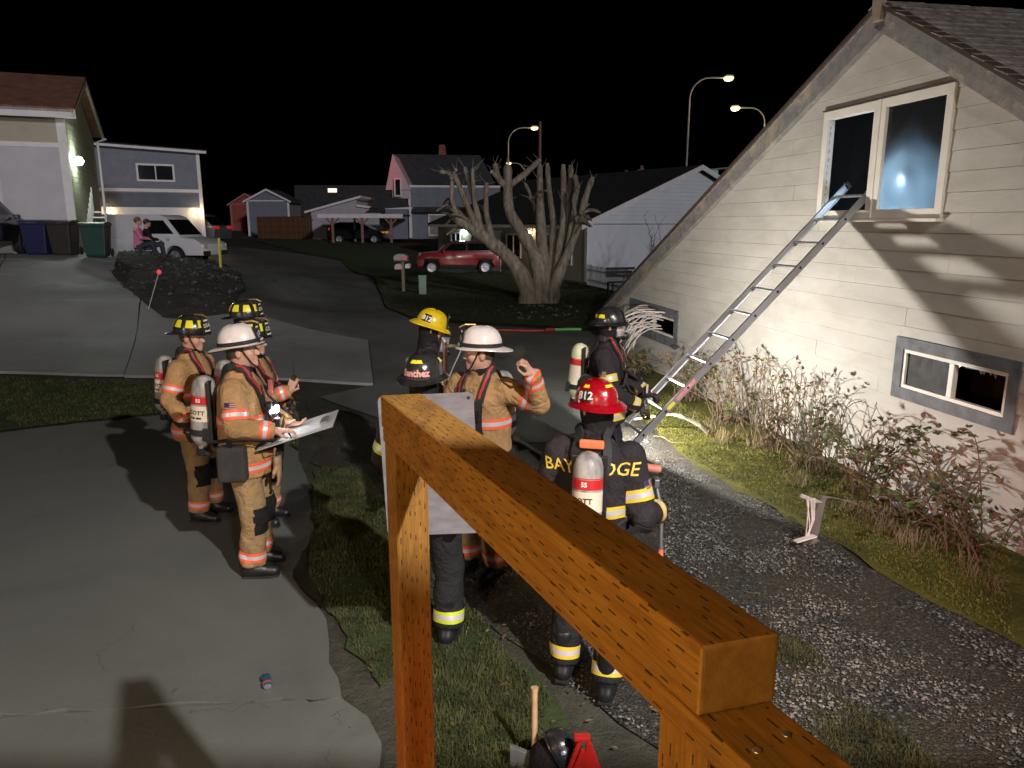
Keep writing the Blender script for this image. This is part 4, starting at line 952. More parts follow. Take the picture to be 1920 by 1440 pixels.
# dark car at the left edge, seen from behind
lp = Vector(at(-60, 505, 19.5)); lp.z = float(gz(lp.x, lp.y))+.03; car('dark_suv', (lp.x-.3, lp.y+.4, lp.z), R(100), 4.6, [(-2.2, .42), (-2.25, 1.0), (1.1, 1.08), (2.0, .95), (2.2, .7), (2.22, .4)], [(-2.2, .98), (-1.95, 1.55), (-1.6, 1.68), (.2, 1.66), (.5, 1.58), (1.25, 1.05)], 1.85, mat('car_black', (.012, .012, .014), .2, .1, 3, coat=.6), (-1.4, 1.4), .36,
  'dark car seen from behind at the left edge of the picture', 'car', side_win=[[(-1.7, 1.12), (-1.5, 1.54), (.1, 1.56), (.9, 1.12)]], lamps=[('tail_lamp', TAIL, (-2.2, .78, .98), (.14, .22, .26)), ('reflector', TAIL, (-2.24, .72, .56), (.06, .2, .07))])

# ================================================================ TREE
tb = G(1010, 572); TT = tb.y/.985
tree = empty('pruned_tree', tb); tag(tree, 'bare pruned tree with thick cut limbs on the lawn', 'tree')
def bark():
    m = bpy.data.materials.new('bark'); t = NT(m); tc = t.n('ShaderNodeTexCoord').outputs['Object']
    st = t.n('ShaderNodeMapping', {'Vector': tc, 'Scale': (1, 1, .25)}).outputs[0]
    c = t.ramp(t.noise(st, 9, 6, .65, .5), [(.3, (.085, .068, .048)), (.5, (.23, .20, .15)), (.72, (.38, .34, .265))])
    red = t.ramp(t.noise(tc, 1.3, 4), [(.55, (0, 0, 0)), (.66, (1, 1, 1))]); c = t.mix(t.math('MULTIPLY', red, .5), c, (.24, .11, .08))
    b = t.n('ShaderNodeBsdfPrincipled', {'Base Color': c, 'Roughness': .85})
    bn = t.n('ShaderNodeBump', {'Height': t.noise(st, 22, 5), 'Strength': .8, 'Distance': .03}); t.t.links.new(bn.outputs[0], b.inputs['Normal'])
    t.out(b.outputs[0]); return m
M_BARK = bark(); M_CUT = mat('cut_wood', (.5, .45, .36), .7, .15, 6)
def limb(pts, r0, r1, dy, nm='limb', cut=True):
    P = []
    for i, (x, y) in enumerate(pts):
        t = i/(len(pts)-1); Y = dy[0]+(dy[1]-dy[0])*t; w_ = at(x, y, TT+Y/.98); P.append(Vector(w_)-tb)
    # smooth and knobbly
    Q = []; Rr = []
    for i in range(len(P)-1):
        a, b = P[i], P[i+1]; p_, n_ = P[max(i-1, 0)], P[min(i+2, len(P)-1)]
        for k in range(5):
            t = k/5; c = .5*((2*a)+(b-p_)*t+(2*p_-5*a+4*b-n_)*t*t+(3*a-p_-3*b+n_)*t**3)
            u = (i+t)/(len(P)-1); Q.append(c); Rr.append((r0+(r1-r0)*u)/1400*TT*(1+.22*mnoise.noise(c*3.3)+.12*mnoise.noise(c*9)+.2*math.exp(-((u-.93)/.06)**2)))
    Q.append(P[-1]); Rr.append(r1/1400*TT)
    o = MB().tube(Q, Rr, 10).build(nm, M_BARK, tree, smooth=True)
    rs = random.Random(int(abs(Q[-1].x*977+Q[-1].z*131)*10))
    if nm != 'branch':
        for k in range(5):
            q0 = Q[rs.randrange(len(Q)//2, len(Q))]; dv = Vector((rs.uniform(-1, 1), rs.uniform(-1, 1), rs.uniform(-.1, 1.2))).normalized(); ln = rs.uniform(.12, .5)
            MB().tube([q0, q0+dv*ln*.5+Vector((0, 0, .04)), q0+dv*ln+Vector((0, 0, .1))], [.014, .009, .004], 5).build('shoot', M_BARK, o)
    if cut:
        d = (Q[-1]-Q[-2]).normalized(); MB().tube([Q[-1]+d*.002, Q[-1]+d*.012], Rr[-1]*.93, 10).build('cut_end', M_CUT, o)
    return o
limb([(985, 580), (990, 545), (960, 490), (915, 450), (880, 425), (858, 412)], 19, 8, (0, -.5), 'trunk', False)
limb([(1003, 580), (1012, 530), (1003, 480), (975, 430), (955, 395), (952, 350), (952, 312)], 17, 7, (0, .2), 'trunk')
limb([(1022, 580), (1022, 520), (1016, 460), (1013, 400), (1012, 350), (1012, 310)], 15, 4.5, (0, .6), 'trunk')
limb([(1035, 580), (1042, 530), (1062, 480), (1082, 430), (1098, 370), (1111, 333)], 13, 4, (0, -.3), 'trunk')
limb([(1030, 560), (1035, 480), (1038, 420), (1030, 360), (1026, 308)], 10, 4, (.2, .9))
limb([(1035, 550), (1048, 470), (1056, 400), (1056, 310)], 9, 4.5, (.1, .2))
limb([(1045, 500), (1060, 430), (1068, 370), (1070, 312)], 7, 5, (.3, .7))
limb([(952, 352), (935, 335), (928, 308)], 7, 4.5, (.2, 0)); limb([(952, 350), (985, 325), (1012, 300)], 7, 4.5, (.2, .5)); limb([(935, 335), (922, 322)], 5, 4, (.1, -.2))
limb([(900, 440), (882, 400), (868, 365), (850, 325)], 7, 4, (-.4, -.9)); limb([(905, 440), (890, 380), (880, 345), (872, 315)], 6, 3.5, (-.4, -.2)); limb([(925, 455), (912, 400), (912, 345)], 7, 4, (-.3, .2))
limb([(860, 412), (848, 375), (846, 330), (826, 322)], 5, 3.5, (-.5, -1.0)); limb([(846, 335), (855, 318)], 4, 3, (-.9, -1.1)); limb([(895, 420), (888, 360), (886, 318)], 4.5, 3, (-.4, -.6))
limb([(1062, 480), (1075, 400), (1082, 360), (1078, 330)], 6, 5, (-.1, .3)); limb([(1016, 440), (1000, 380), (985, 345)], 5, 3, (.5, 1.0)); limb([(1082, 420), (1075, 375), (1085, 350)], 4, 3, (-.2, -.6))
rt = random.Random(5)
for sx, sy in ((862, 412), (868, 405), (858, 420), (872, 425), (880, 415), (1085, 418), (1080, 410), (1090, 415), (850, 380), (1000, 370), (1090, 400)):
    for k in range(2):
        s = 1 if sx > 960 else -1; x1, y1 = sx+s*rt.uniform(10, 36), sy+rt.uniform(-28, 22)
        limb([(sx, sy), ((sx+x1)/2, (sy+y1)/2-rt.uniform(2, 9)), (x1, y1)], 3.2, 1.6, (rt.uniform(-.6, 0), rt.uniform(-1.2, .6)), 'branch', False)

# ================================================================ STREET FURNITURE
M_GALV = mat('galvanised', (.32, .31, .28), .5, .15, 4, metal=.5)
SODIUM = (1.0, .80, .26)
def streetlight(pole_px, top_y, head, t, label, base_y=None, r=.09):
    P = at(pole_px, top_y, t); H_ = at(*head, t); zg = float(gz(P[0], P[1])); e = empty('street_lamp', (P[0], P[1], zg)); tag(e, label, 'street lamp', 'street lamps along the far road')
    hz = P[2]-zg; dx = H_[0]-P[0]; ztop = H_[2]-zg
    MB().tube([(0, 0, 0), (0, 0, hz)], [r*1.2, r*.8], 10).build('pole', M_GALV, e, smooth=True)
    pts = [(0, 0, hz)]
    for k in range(1, 7):
        a = math.pi/2*k/6; rad = min(abs(dx)*.6, abs(ztop-hz)) if abs(ztop-hz) > .2 else .3
        pts.append((math.copysign(rad*(1-math.cos(a)), dx), 0, hz+(ztop-hz)*math.sin(a)))
    pts.append((dx-math.copysign(.3, dx), 0, ztop))
    MB().tube(pts, r*.6, 8).build('arm', M_GALV, e, smooth=True)
    hd = MB().prism([(-.45, 0), (.4, 0), (.35, .16), (-.2, .2)], lambda a, b, d: (dx+a*math.copysign(1, dx), d, ztop+b+.02), -.16, .16).build('lamp_head', M_GALV, e, bevel=.03)
    MB().lathe([(0, -.27), (.3, -.2), (.42, -.05), (.38, .03)], Matrix.Translation((dx, 0, ztop)), 14).build('lens', glow('sodium', SODIUM, 2.6), hd, smooth=True)
    lamp('street_lamp_light', 'POINT', (H_[0], H_[1], H_[2]-.5), 500, (1, .8, .4), size=.2)
    return e
streetlight(1293, 185, (1364, 147), 62, 'tall street lamp above the ridge of the white house')
streetlight(1434, 232, (1377, 203), 66, 'street lamp standing behind the slope of the near roof')
streetlight(953, 268, (1002, 240), 82, 'street lamp left of the wooden utility pole')
streetlight(985, 330, (954, 306), 120, 'small far street lamp seen among the tree limbs', r=.1)
up_ = at(1012, 300, 80); zg = float(gz(up_[0], up_[1])); ut = at(1012, 230, 80)
tag(MB().tube([(up_[0], up_[1], zg), (ut[0], up_[1], ut[2])], [.2, .15], 10).build('utility_pole', mat('pole_wood', (.2, .1, .07), .85, .2, 3)), 'brown wooden utility pole beside the street lamp behind the tree', 'pole')
# traffic signals
def signal(arm, heads, t, label, col, sign=None):
    A, B = at(*arm[0], t), at(*arm[1], t); e = empty('traffic_signal', A); tag(e, label, 'traffic light')
    MB().tube([(0, 0, 0), Vector(B)-Vector(A)], .09, 8).build('mast_arm', M_GALV, e)
    zg = float(gz(A[0], A[1])); MB().tube([(0, 0, zg-A[2]), (0, 0, .2)], .14, 10).build('pole', M_GALV, e)
    for (hx, hy), lit in heads:
        P = Vector(at(hx, hy, t))-Vector(A); b = MB().box(P, (.38, .25, 1.0)).build('signal_head', mat('signal_housing', (.12, .05, .03), .6), e, bevel=.04)
        if lit: MB().lathe([(0, -.03), (.22, -.02), (.24, .02)], Matrix.Translation(P+Vector((0, -.14, -.3))) @ Matrix.Rotation(R(90), 4, 'X'), 14).build('lens', glow('signal_green', (.12, 1, .7), 14), b)
    if sign:
        P = Vector(at(*sign, t))-Vector(A); MB().box(P, (1.5, .05, .62)).build('street_sign', mat('sign_green', (.03, .3, .16), .4, .1, emit=(.02, .3, .14), estr=.25), e)
    return e
signal(((1296, 322), (1372, 314)), [((1318, 329), True)], 85, 'green traffic light on a mast arm right of the white house ridge', None, (1334, 324))
signal(((1120, 340), (1207, 317)), [((1174, 327), False), ((1203, 318), False)], 95, 'reddish traffic signal arm above the roof of the white house', None)
# mailboxes, utility pedestal
mbp = G(757, 548); mb_ = empty('mailbox_post', mbp); tag(mb_, 'mailboxes on a wooden post beside the street', 'mailbox'); s = mbp.y/.985/1400
MB().box((0, 0, .55), (.1, .1, 1.1)).build('post', mat('weathered_post', (.2, .16, .11), .8), mb_)
MB().box((-.03, 0, 1.12), (.5, .35, .03)).build('shelf', mat('weathered_post', (.2, .16, .11), .8), mb_)
def mbox(x, z, w_, h_, m, nm): return MB().prism([(-w_/2, 0), (w_/2, 0), (w_/2, h_*.6), (w_*.3, h_*.92), (0, h_), (-w_*.3, h_*.92), (-w_/2, h_*.6)], lambda a, b, d: (x+a, d, z+b), -.22, .22).build(nm, m, mb_, bevel=.01)
mbox(-.06, 1.14, .46, .22, mat('mailbox_grey', (.35, .32, .3), .5), 'mailbox'); mbox(-.14, .82, .26, .2, mat('mailbox_pink', (.6, .42, .38), .5), 'mailbox'); mbox(.18, .86, .16, .16, M_WHITE, 'mailbox')
MB().box((.1, -.23, 1.25), (.16, .02, .06)).build('number_plate', mat('red_plate', (.5, .05, .04), .5, emit=(1, .1, .08), estr=.25), mb_)
pp = G(793, 553); ped = empty('utility_pedestal', pp); tag(ped, 'pale green utility pedestal on the lawn edge', 'utility box')
MB().box((0, 0, .3), (.25, .22, .6)).build('cabinet', mat('pale_green', (.22, .32, .25), .6, .1), ped, bevel=.03); MB().box((0, 0, .63), (.27, .24, .08)).build('cap', mat('pale_green', (.22, .32, .25), .6, .1), ped, bevel=.03)
# yellow post and red marker
yp = G(414, 508); zb_ = yp.z; yl = empty('yellow_post', yp); tag(yl, 'thin yellow post beside the white van', 'post')
MB().tube([(0, 0, -.1), (.02, 0, 1.05)], .045, 10).build('post', mat('yellow_paint', (.6, .5, .1), .5, .1), yl); MB().tube([(.02, 0, 1.05), (.02, 0, 1.08)], [.047, .03], 10).build('cap', mat('yellow_paint', (.6, .5, .1), .5, .1), yl)
mk = G(276, 582); ms = empty('driveway_marker', (mk.x, mk.y, mk.z)); tag(ms, 'thin leaning driveway marker with a red reflector', 'marker')
tt = mk.y/.985; tipv = Vector(at(298, 510, tt-.2))-mk
MB().tube([(0, 0, -.05), tipv], .009, 6).build('rod', mat('marker_rod', (.5, .4, .38), .5), ms)
MB().lathe([(0, -.06), (.045, -.03), (.05, 0), (.045, .03), (0, .06)], Matrix.Translation(tipv), 12, cap=False).build('reflector', mat('red_reflector', (.6, .05, .04), .3, emit=(1, .1, .08), estr=.5), ms, smooth=True)
# wheelie bins
def bin_(px, py, wpx, col, label, ang=0.0, lidc=None):
    p = Vector(at(px, py, 21.0)); p.z = float(gz(p.x, p.y))+.03; e = empty('wheelie_bin', p, ang); tag(e, label, 'bin', 'wheelie bins by the garage'); e.scale = (.9, .9, .88); s = p.y/.985/1400
    w_ = wpx*s/.98; m = mat('bin_'+label[:5].strip(), col, .4, .12, 4, .05); h_ = 1.02
    mb = MB(); prof = [(.36, 0), (.40, .08), (.46, .55), (.5, .95), (.53, .97), (.53, 1.0)]
    vs_ = []; n = 0
    for k, z in prof:
        for sx, sy in ((-1, -1), (1, -1), (1, 1), (-1, 1)): vs_.append((sx*k*w_, sy*k*w_*1.15, z))
    mb.add(vs_, [(3, 2, 1, 0)]+[(4*i+j, 4*i+(j+1) % 4, 4*i+4+(j+1) % 4, 4*i+4+j) for i in range(len(prof)-1) for j in range(4)]+[(20, 21, 22, 23)]).build('body', m, e, bevel=.03)
    MB().prism([(-w_*.64, 1.005), (w_*.62, 1.005), (w_*.6, 1.04), (w_*.2, 1.09), (-w_*.3, 1.09), (-w_*.62, 1.05)], lambda a, b, d: (d, a, b), -w_*.55, w_*.55).build('lid', m, e, bevel=.015)
    MB().tube([(-w_*.4, w_*.68, 1.0), (w_*.4, w_*.68, 1.0)], .018, 8).build('handle', m, e)
    for s_ in (-1, 1): MB().lathe([(.05, -.03), (.12, -.03), (.125, 0), (.12, .03), (.05, .03)], Matrix.Translation((s_*w_*.44, w_*.52, .125)) @ Matrix.Rotation(R(90), 4, 'Y'), 14).build('wheel', M_TYRE, e, smooth=True)
    MB().box((0, -w_*.5-.02, .72), (w_*.34, .012, .05)).build('label_plate', M_WHITE, e)
    return e
bin_(78, 474, 46, (.015, .02, .07), 'navy blue wheelie bin against the garage door', R(8)); bin_(124, 474, 42, (.035, .03, .03), 'grey brown wheelie bin, middle of the three', R(6)); bin_(184, 470, 44, (.012, .05, .04), 'green wheelie bin beside the lit garage wall', R(14))
# hose lying across the lane
h0, h1 = G(905, 624), G(1090, 622); hs = empty('hose', (0, 0, 0)); tag(hs, 'red and green hose lying across the street end', 'hose')
def hseg(a, b, r, m, nm, n=8):
    pts = []
    for k in range(n+1):
        t = a+(b-a)*k/n; x = h0.x+(h1.x-h0.x)*t; y = h0.y+(h1.y-h0.y)*t+.06*math.sin(t*9); pts.append((x, y, float(gz(x, y))+r+.02))
    MB().tube(pts, r, 8).build(nm, m, hs, smooth=True)
hseg(0, .62, .03, mat('red_hose', (.35, .03, .03), .5, emit=None), 'red_length'); hseg(.63, .72, .045, mat('red_hose', (.35, .03, .03), .5), 'coupling'); hseg(.73, 1.0, .035, mat('green_hose', (.15, .42, .12), .5), 'green_length')
# shrubs near the white house, garden bench, bare shrub behind the near roof
def bush(name, c, rx, rz, n, m, label, leaf=.06):
    e = empty(name, c); tag(e, label, 'shrub'); V = []; F = []
    r = random.Random(int(c[0]*100))
    st = MB()
    for k in range(7):
        a = r.uniform(0, 6.28); st.tube([(0, 0, -.05), (math.cos(a)*rx*.3, math.sin(a)*rx*.3, rz*.5), (math.cos(a)*rx*.7, math.sin(a)*rx*.7, rz*r.uniform(.9, 1.5))], [.015, .01, .004], 5)
    st.build('stems', mat('twig', (.08, .06, .045), .8), e)
    for k in range(n):
        a = r.uniform(0, 6.28); b = r.uniform(-.2, 1.57); q_ = r.uniform(.55, 1.05)*(1+.25*math.sin(a*3+b*5))
        p = Vector((math.cos(a)*math.cos(b)*rx*q_, math.sin(a)*math.cos(b)*rx*q_, rz*.6+math.sin(b)*rz*q_*.9)); d = Vector((r.uniform(-1, 1), r.uniform(-1, 1), r.uniform(-.5, 1))).normalized(); o2 = d.orthogonal().normalized()*leaf*.4
        i = len(V); V += [p-o2, p+d*leaf*.6+o2*.2, p+o2, p+d*leaf*1.1]; F += [(i, i+1, i+2), (i, i+3, i+1)]
    me = bpy.data.meshes.new('leaves'); me.from_pydata(V, [], F); me.materials.append(m); kind(link('leaves', me, e), 'stuff')
    return e
M_SHRUB = mat('shrub_leaf', (.03, .05, .015), .6, col2=(.08, .11, .03), scale=6)
bush('shrub', G(935, 510), .55, .45, 700, M_SHRUB, 'low round shrub beside the red car'); bush('shrub', G(968, 514), .7, .5, 800, M_SHRUB, 'low shrub under the white house window')
bs = G(1215, 545); bsh = empty('bare_shrub', (bs.x+.6, bs.y+1.0, bs.z)); tag(bsh, 'bare twiggy shrub against the white gable', 'shrub'); mb = MB(); r = random.Random(8)
for k in range(16):
    a = r.uniform(0, 6.28); L = r.uniform(1.6, 3.0); p = Vector((0, 0, 0)); d = Vector((math.cos(a)*.3, math.sin(a)*.3, 1)).normalized(); pts = [p.copy()]
    for i in range(6):
        d = (d+Vector((r.uniform(-.3, .3), r.uniform(-.3, .3), .08))).normalized(); p = p+d*L/6; pts.append(p.copy())
        if i > 1:
            e2 = (d+Vector((r.uniform(-1, 1), r.uniform(-1, 1), .1))).normalized(); mb.tube([p, p+e2*r.uniform(.15, .5)], [.009, .004], 4)
    mb.tube(pts, [.022-.003*i for i in range(7)], 5)
kind(mb.build('twigs', mat('twig', (.08, .06, .045), .8), bsh), 'stuff')
gb = G(1178, 560); ben = empty('garden_bench', (gb.x, gb.y+.6, gb.z), R(20)); tag(ben, 'dark slatted garden bench behind the picket fence', 'bench'); M_BEN = mat('bench_dark', (.02, .018, .016), .7)
for k in range(4): MB().box((0, .1*k, .5), (1.1, .08, .03)).build('seat_slat', M_BEN, ben)
for k in range(3): MB().box((0, .42, .7+.12*k), (1.1, .03, .09)).build('back_slat', M_BEN, ben)
for s in (-1, 1):
    for y in (0, .36): MB().box((s*.5, y, .25), (.05, .05, .5)).build('leg', M_BEN, ben)
# ================================================================ PEOPLE
class Field:
    """a body grown as one smooth surface: distance field of tapered limbs, meshed by surface nets"""
    def __init__(s, lo, hi, res):
        s.lo = np.array(lo, float); s.res = res; s.n = np.ceil((np.array(hi)-s.lo)/res).astype(int)+1
        s.d = np.full(s.n, .5, np.float32); s.prims = []
    def _box(s, lo, hi, pad):
        a = np.maximum(np.floor((np.minimum(lo, hi)-pad-s.lo)/s.res).astype(int), 0); b = np.minimum(np.ceil((np.maximum(lo, hi)+pad-s.lo)/s.res).astype(int)+1, s.n)
        if (b <= a).any(): return None, None
        ax = [s.lo[i]+np.arange(a[i], b[i])*s.res for i in range(3)]
        return (slice(a[0], b[0]), slice(a[1], b[1]), slice(a[2], b[2])), np.stack(np.meshgrid(*ax, indexing='ij'), -1)
    def _merge(s, sl, d, k, sub):
        if sl is None: return
        o = s.d[sl]
        if sub: s.d[sl] = np.maximum(o, -d) if k <= 0 else -s._smin(-o, d, k)
        else: s.d[sl] = s._smin(o, d, k)
    @staticmethod
    def _smin(a, b, k):
        if k <= 0: return np.minimum(a, b)
        h = np.clip(.5+.5*(b-a)/k, 0, 1); return (b*(1-h)+a*h-k*h*(1-h)).astype(np.float32)
    @staticmethod
    def f_cone(P, a, b, ra, rb, cap=False, flat=1.0, fax=None):
        ab = b-a; L2 = max(ab @ ab, 1e-9); t = ((P-a) @ ab)/L2; tc = np.clip(t, 0, 1)
        q = P-(a+tc[..., None]*ab)
        if fax is not None: q = q+(q @ fax)[..., None]*fax*(1/flat-1)
        d = np.sqrt((q**2).sum(-1))-(ra+(rb-ra)*tc)
        if cap: d = np.maximum(d, (t-1)*math.sqrt(L2))
        return d
    def cone(s, a, b, ra, rb, k=.02, cap=False, grp=None, sub=False, flat=1.0, fax=None):
        a, b = np.array(a, float), np.array(b, float); fax = None if fax is None else np.array(fax, float)
        sl, P = s._box(a, b, max(ra, rb)+k+2*s.res)
        if sl is not None: s._merge(sl, s.f_cone(P, a, b, ra, rb, cap, flat, fax), k, sub)
        s.prims.append((grp, lambda Q: s.f_cone(Q, a, b, ra, rb)))
    def ell(s, c, r, k=.02, M=None, grp=None, sub=False):
        c = np.array(c, float); r = np.array(r, float); pad = r.max()+k+2*s.res
        sl, P = s._box(c, c, pad)
        def f(Q):
            q = Q-c
            if M is not None: q = q @ np.array(M)
            k0 = np.sqrt(((q/r)**2).sum(-1)); k1 = np.sqrt(((q/r**2)**2).sum(-1))+1e-9
            return k0*(k0-1)/k1
        if sl is not None: s._merge(sl, f(P), k, sub)
        s.prims.append((grp, f))
    def stack(s, rows, k=.02, grp=None, p=2.3):
        """rows of (z, rx, ry, cx, cy): a torso as stacked rounded sections"""
        R_ = np.array(rows, float); z = R_[:, 0]; lo = np.array([(R_[:, 3]-R_[:, 1]).min(), (R_[:, 4]-R_[:, 2]).min(), z.min()]); hi = np.array([(R_[:, 3]+R_[:, 1]).max(), (R_[:, 4]+R_[:, 2]).max(), z.max()])
        def f(Q):
            zz = Q[..., 2]; rx, ry, cx, cy = (np.interp(zz, z, R_[:, i]) for i in (1, 2, 3, 4))
            q = (np.abs((Q[..., 0]-cx)/rx)**p+np.abs((Q[..., 1]-cy)/ry)**p)**(1/p)
            d = (q-1)*np.minimum(rx, ry); return np.maximum(d, np.maximum(z.min()-zz, zz-z.max()))
        sl, P = s._box(lo, hi, k+3*s.res)
        if sl is not None: s._merge(sl, f(P), k, False)
        s.prims.append((grp, f))
    def mesh(s):
        d = s.d; d[0] = d[-1] = .5; d[:, 0] = d[:, -1] = .5; d[:, :, 0] = d[:, :, -1] = .5
        ins = d < 0; n0, n1, n2 = s.n-1
        c = [(i, j, k) for i in (0, 1) for j in (0, 1) for k in (0, 1)]
        def cor(A, q): return A[q[0]:q[0]+n0, q[1]:q[1]+n1, q[2]:q[2]+n2]
        cnt = sum(cor(ins, q).astype(np.int8) for q in c); act = (cnt > 0) & (cnt < 8)
        I = np.argwhere(act); vid = np.full(act.shape, -1, np.int32); vid[act] = np.arange(len(I))
        acc = np.zeros((len(I), 3)); num = np.zeros(len(I))
        vals = {q: d[I[:, 0]+q[0], I[:, 1]+q[1], I[:, 2]+q[2]] for q in c}
        for q in c:
            for ax in range(3):
                if q[ax]: continue
                r_ = list(q); r_[ax] = 1; r_ = tuple(r_); va, vb = vals[q], vals[r_]; m = (va < 0) != (vb < 0)
                t = np.where(m, va/np.where(m, va-vb, 1), 0); P = np.array(q, float)[None]+np.zeros((len(I), 3)); P[:, ax] += t
                acc[m] += P[m]; num[m] += 1
        V = s.lo+(I+acc/num[:, None])*s.res
        F = []
        for ax in range(3):
            u, v = (ax+1) % 3, (ax+2) % 3
            a = [slice(1, -1)]*3; a[ax] = slice(0, -1); b = list(a); b[ax] = slice(1, None)
            A_, B_ = ins[tuple(a)], ins[tuple(b)]; E = np.argwhere(A_ != B_)
            if not len(E): continue
            flip = A_[E[:, 0], E[:, 1], E[:, 2]]; E = E+1; E[:, ax] -= 1
            def at_(du, dv):
                K = E.copy(); K[:, u] += du; K[:, v] += dv; return vid[K[:, 0], K[:, 1], K[:, 2]]
            quad = np.stack([at_(-1, -1), at_(0, -1), at_(0, 0), at_(-1, 0)], 1)
            quad[~flip] = quad[~flip][:, ::-1]; F.append(quad)
        return V, np.concatenate(F)
    def group_of(s, P):
        gs = sorted({g for g, _ in s.prims if g}); D = np.stack([np.min([f(P) for g, f in s.prims if g == q], axis=0) for q in gs], -1)
        return np.array(gs)[np.argmin(D, -1)]
def vnormals(V, F):
    n = np.cross(V[F[:, 1]]-V[F[:, 0]], V[F[:, 2]]-V[F[:, 0]]); N = np.zeros_like(V)
    for i in range(F.shape[1]): np.add.at(N, F[:, i], n)
    return N/(np.linalg.norm(N, axis=1)[:, None]+1e-12)
def folds(V, F, amp, seed=0.0, sc=1.0):
    """creases of heavy cloth pressed into the surface"""
    N = vnormals(V, F); x, y, z = (V*sc).T
    def crease(a): return 1-2*np.abs(np.sin(a))**.7                     # sharp valleys between soft rolls
    w_ = -crease(z*17+3.2*np.sin(x*7+seed)+2.6*np.sin(y*9+seed*2))*.5-crease(z*11-x*13+2*np.sin(y*7+seed*3)+seed)*.45+np.sin(z*31+x*37+y*23+4*np.sin(z*6+seed))*.25
    g = .5+.5*np.sin(z*7+x*5+seed*1.7)
    return V+N*(w_*g*amp)[:, None]
SKIN = mat('skin', (.52, .29, .21), .5, .12, 14, .15, 120)
def cloth_mat(name, col, var=.22):
    m = bpy.data.materials.new(name); t = NT(m); tc = t.n('ShaderNodeTexCoord').outputs['Object']
    nz = t.noise(tc, 5, 5, .6, .8); c = t.ramp(nz, [(.3, tuple(x*(1-var) for x in col)), (.7, tuple(x*(1+var) for x in col))])
    smut = t.ramp(t.noise(tc, 2.3, 5, .65, 1), [(.58, (0, 0, 0)), (.74, (1, 1, 1))]); c = t.mix(t.math('MULTIPLY', smut, .4), c, tuple(x*.35 for x in col))
    b = t.n('ShaderNodeBsdfPrincipled', {'Base Color': c, 'Roughness': .82, 'Specular IOR Level': .25})
    h = t.math('ADD', t.noise(tc, 13, 3, .5, 1.4), t.math('MULTIPLY', t.noise(tc, 190, 2), .15))
    bn = t.n('ShaderNodeBump', {'Height': h, 'Strength': .8, 'Distance': .03}); t.t.links.new(bn.outputs[0], b.inputs['Normal']); t.out(b.outputs[0]); return m
M_TANC = cloth_mat('tan_turnout', (.40, .235, .105)); M_TANT = cloth_mat('tan_trousers', (.30, .20, .095))
M_DRKC = cloth_mat('dark_turnout', (.028, .022, .024)); M_DRKT = cloth_mat('dark_trousers', (.018, .018, .02))
M_HOOD = cloth_mat('black_hood', (.012, .011, .012)); M_BOOT = mat('boot_rubber', (.012, .012, .013), .42, .25, 9)
M_GLOVE = mat('glove', (.03, .024, .02), .7, .3, 14, .4, 60); M_LEATH = mat('tan_glove', (.30, .20, .12), .7, .2, 12)
S_OR = [mat('orange_tape', (.85, .13, .05), .55, .06, 8), mat('silver_tape', (.60, .56, .58), .35, .08, 9, metal=.15)]
S_LI = [mat('lime_tape', (.52, .62, .03), .55, .06, 8), mat('silver_tape', (.60, .56, .58), .35, .08, 9, metal=.15)]
S_YE = [mat('yellow_tape', (.70, .50, .04), .55, .06, 8), mat('silver_tape', (.60, .56, .58), .35, .08, 9, metal=.15)]
M_STRAP = mat('webbing', (.014, .014, .015), .7, .2, 20, .3, 150); M_REDW = mat('red_webbing', (.4, .03, .03), .6, .1, 20)
M_STEEL = mat('steel', (.4, .4, .42), .35, .2, 10, metal=.8); M_SHELLK = mat('helmet_black', (.010, .010, .011), .24, .3, 10, .15, 50, coat=.35, col2=(.03, .03, .03))
M_PATCH = mat('yellow_patch', (.78, .68, .03), .4, .05, 10); M_LETTER = mat('white_lettering', (.75, .72, .68), .5, .05); M_GOLD = mat('gold_lettering', (.75, .52, .06), .5, .1)
def tape(parent, V, F, grp, G_, axis_a, axis_b, t0, t1, mats, name='reflective_stripe', off=.0045):
    """a band cut from the cloth itself between two planes across a limb, lifted off it"""
    a = Vector(axis_a); d = Vector(axis_b)-a; L = d.length; d.normalize()
    C = V[F].mean(1); tt = (C-np.array(a)) @ np.array(d); sel = (grp == G_) & (tt > t0-.03) & (tt < t1+.03)
    if not sel.any(): return None
    Fs = F[sel]; u, inv = np.unique(Fs, return_inverse=True); Fs = inv.reshape(Fs.shape)
    bm = bmesh.new(); vs_ = [bm.verts.new(p) for p in V[u]]
    for f in Fs:
        try: bm.faces.new([vs_[i] for i in f])
        except ValueError: pass
    N = vnormals(V, F)[u]; lay = None
    for v, n_ in zip(vs_, N): v.co = v.co+Vector(n_)*off
    h = (t1-t0)/4
    for q, cl in ((t0, 1), (t1, 2), (t0+h*1.2, 0), (t1-h*1.2, 0)):
        bmesh.ops.bisect_plane(bm, geom=bm.verts[:]+bm.edges[:]+bm.faces[:], plane_co=a+d*q, plane_no=d, clear_inner=cl == 1, clear_outer=cl == 2)
    for f in bm.faces:
        q = (f.calc_center_median()-a).dot(d); f.material_index = 1 if t0+h*1.2 < q < t1-h*1.2 else 0; f.smooth = True
    me = bpy.data.meshes.new(name); bm.to_mesh(me); bm.free()
    for m_ in mats: me.materials.append(m_)
    return link(name, me, parent)
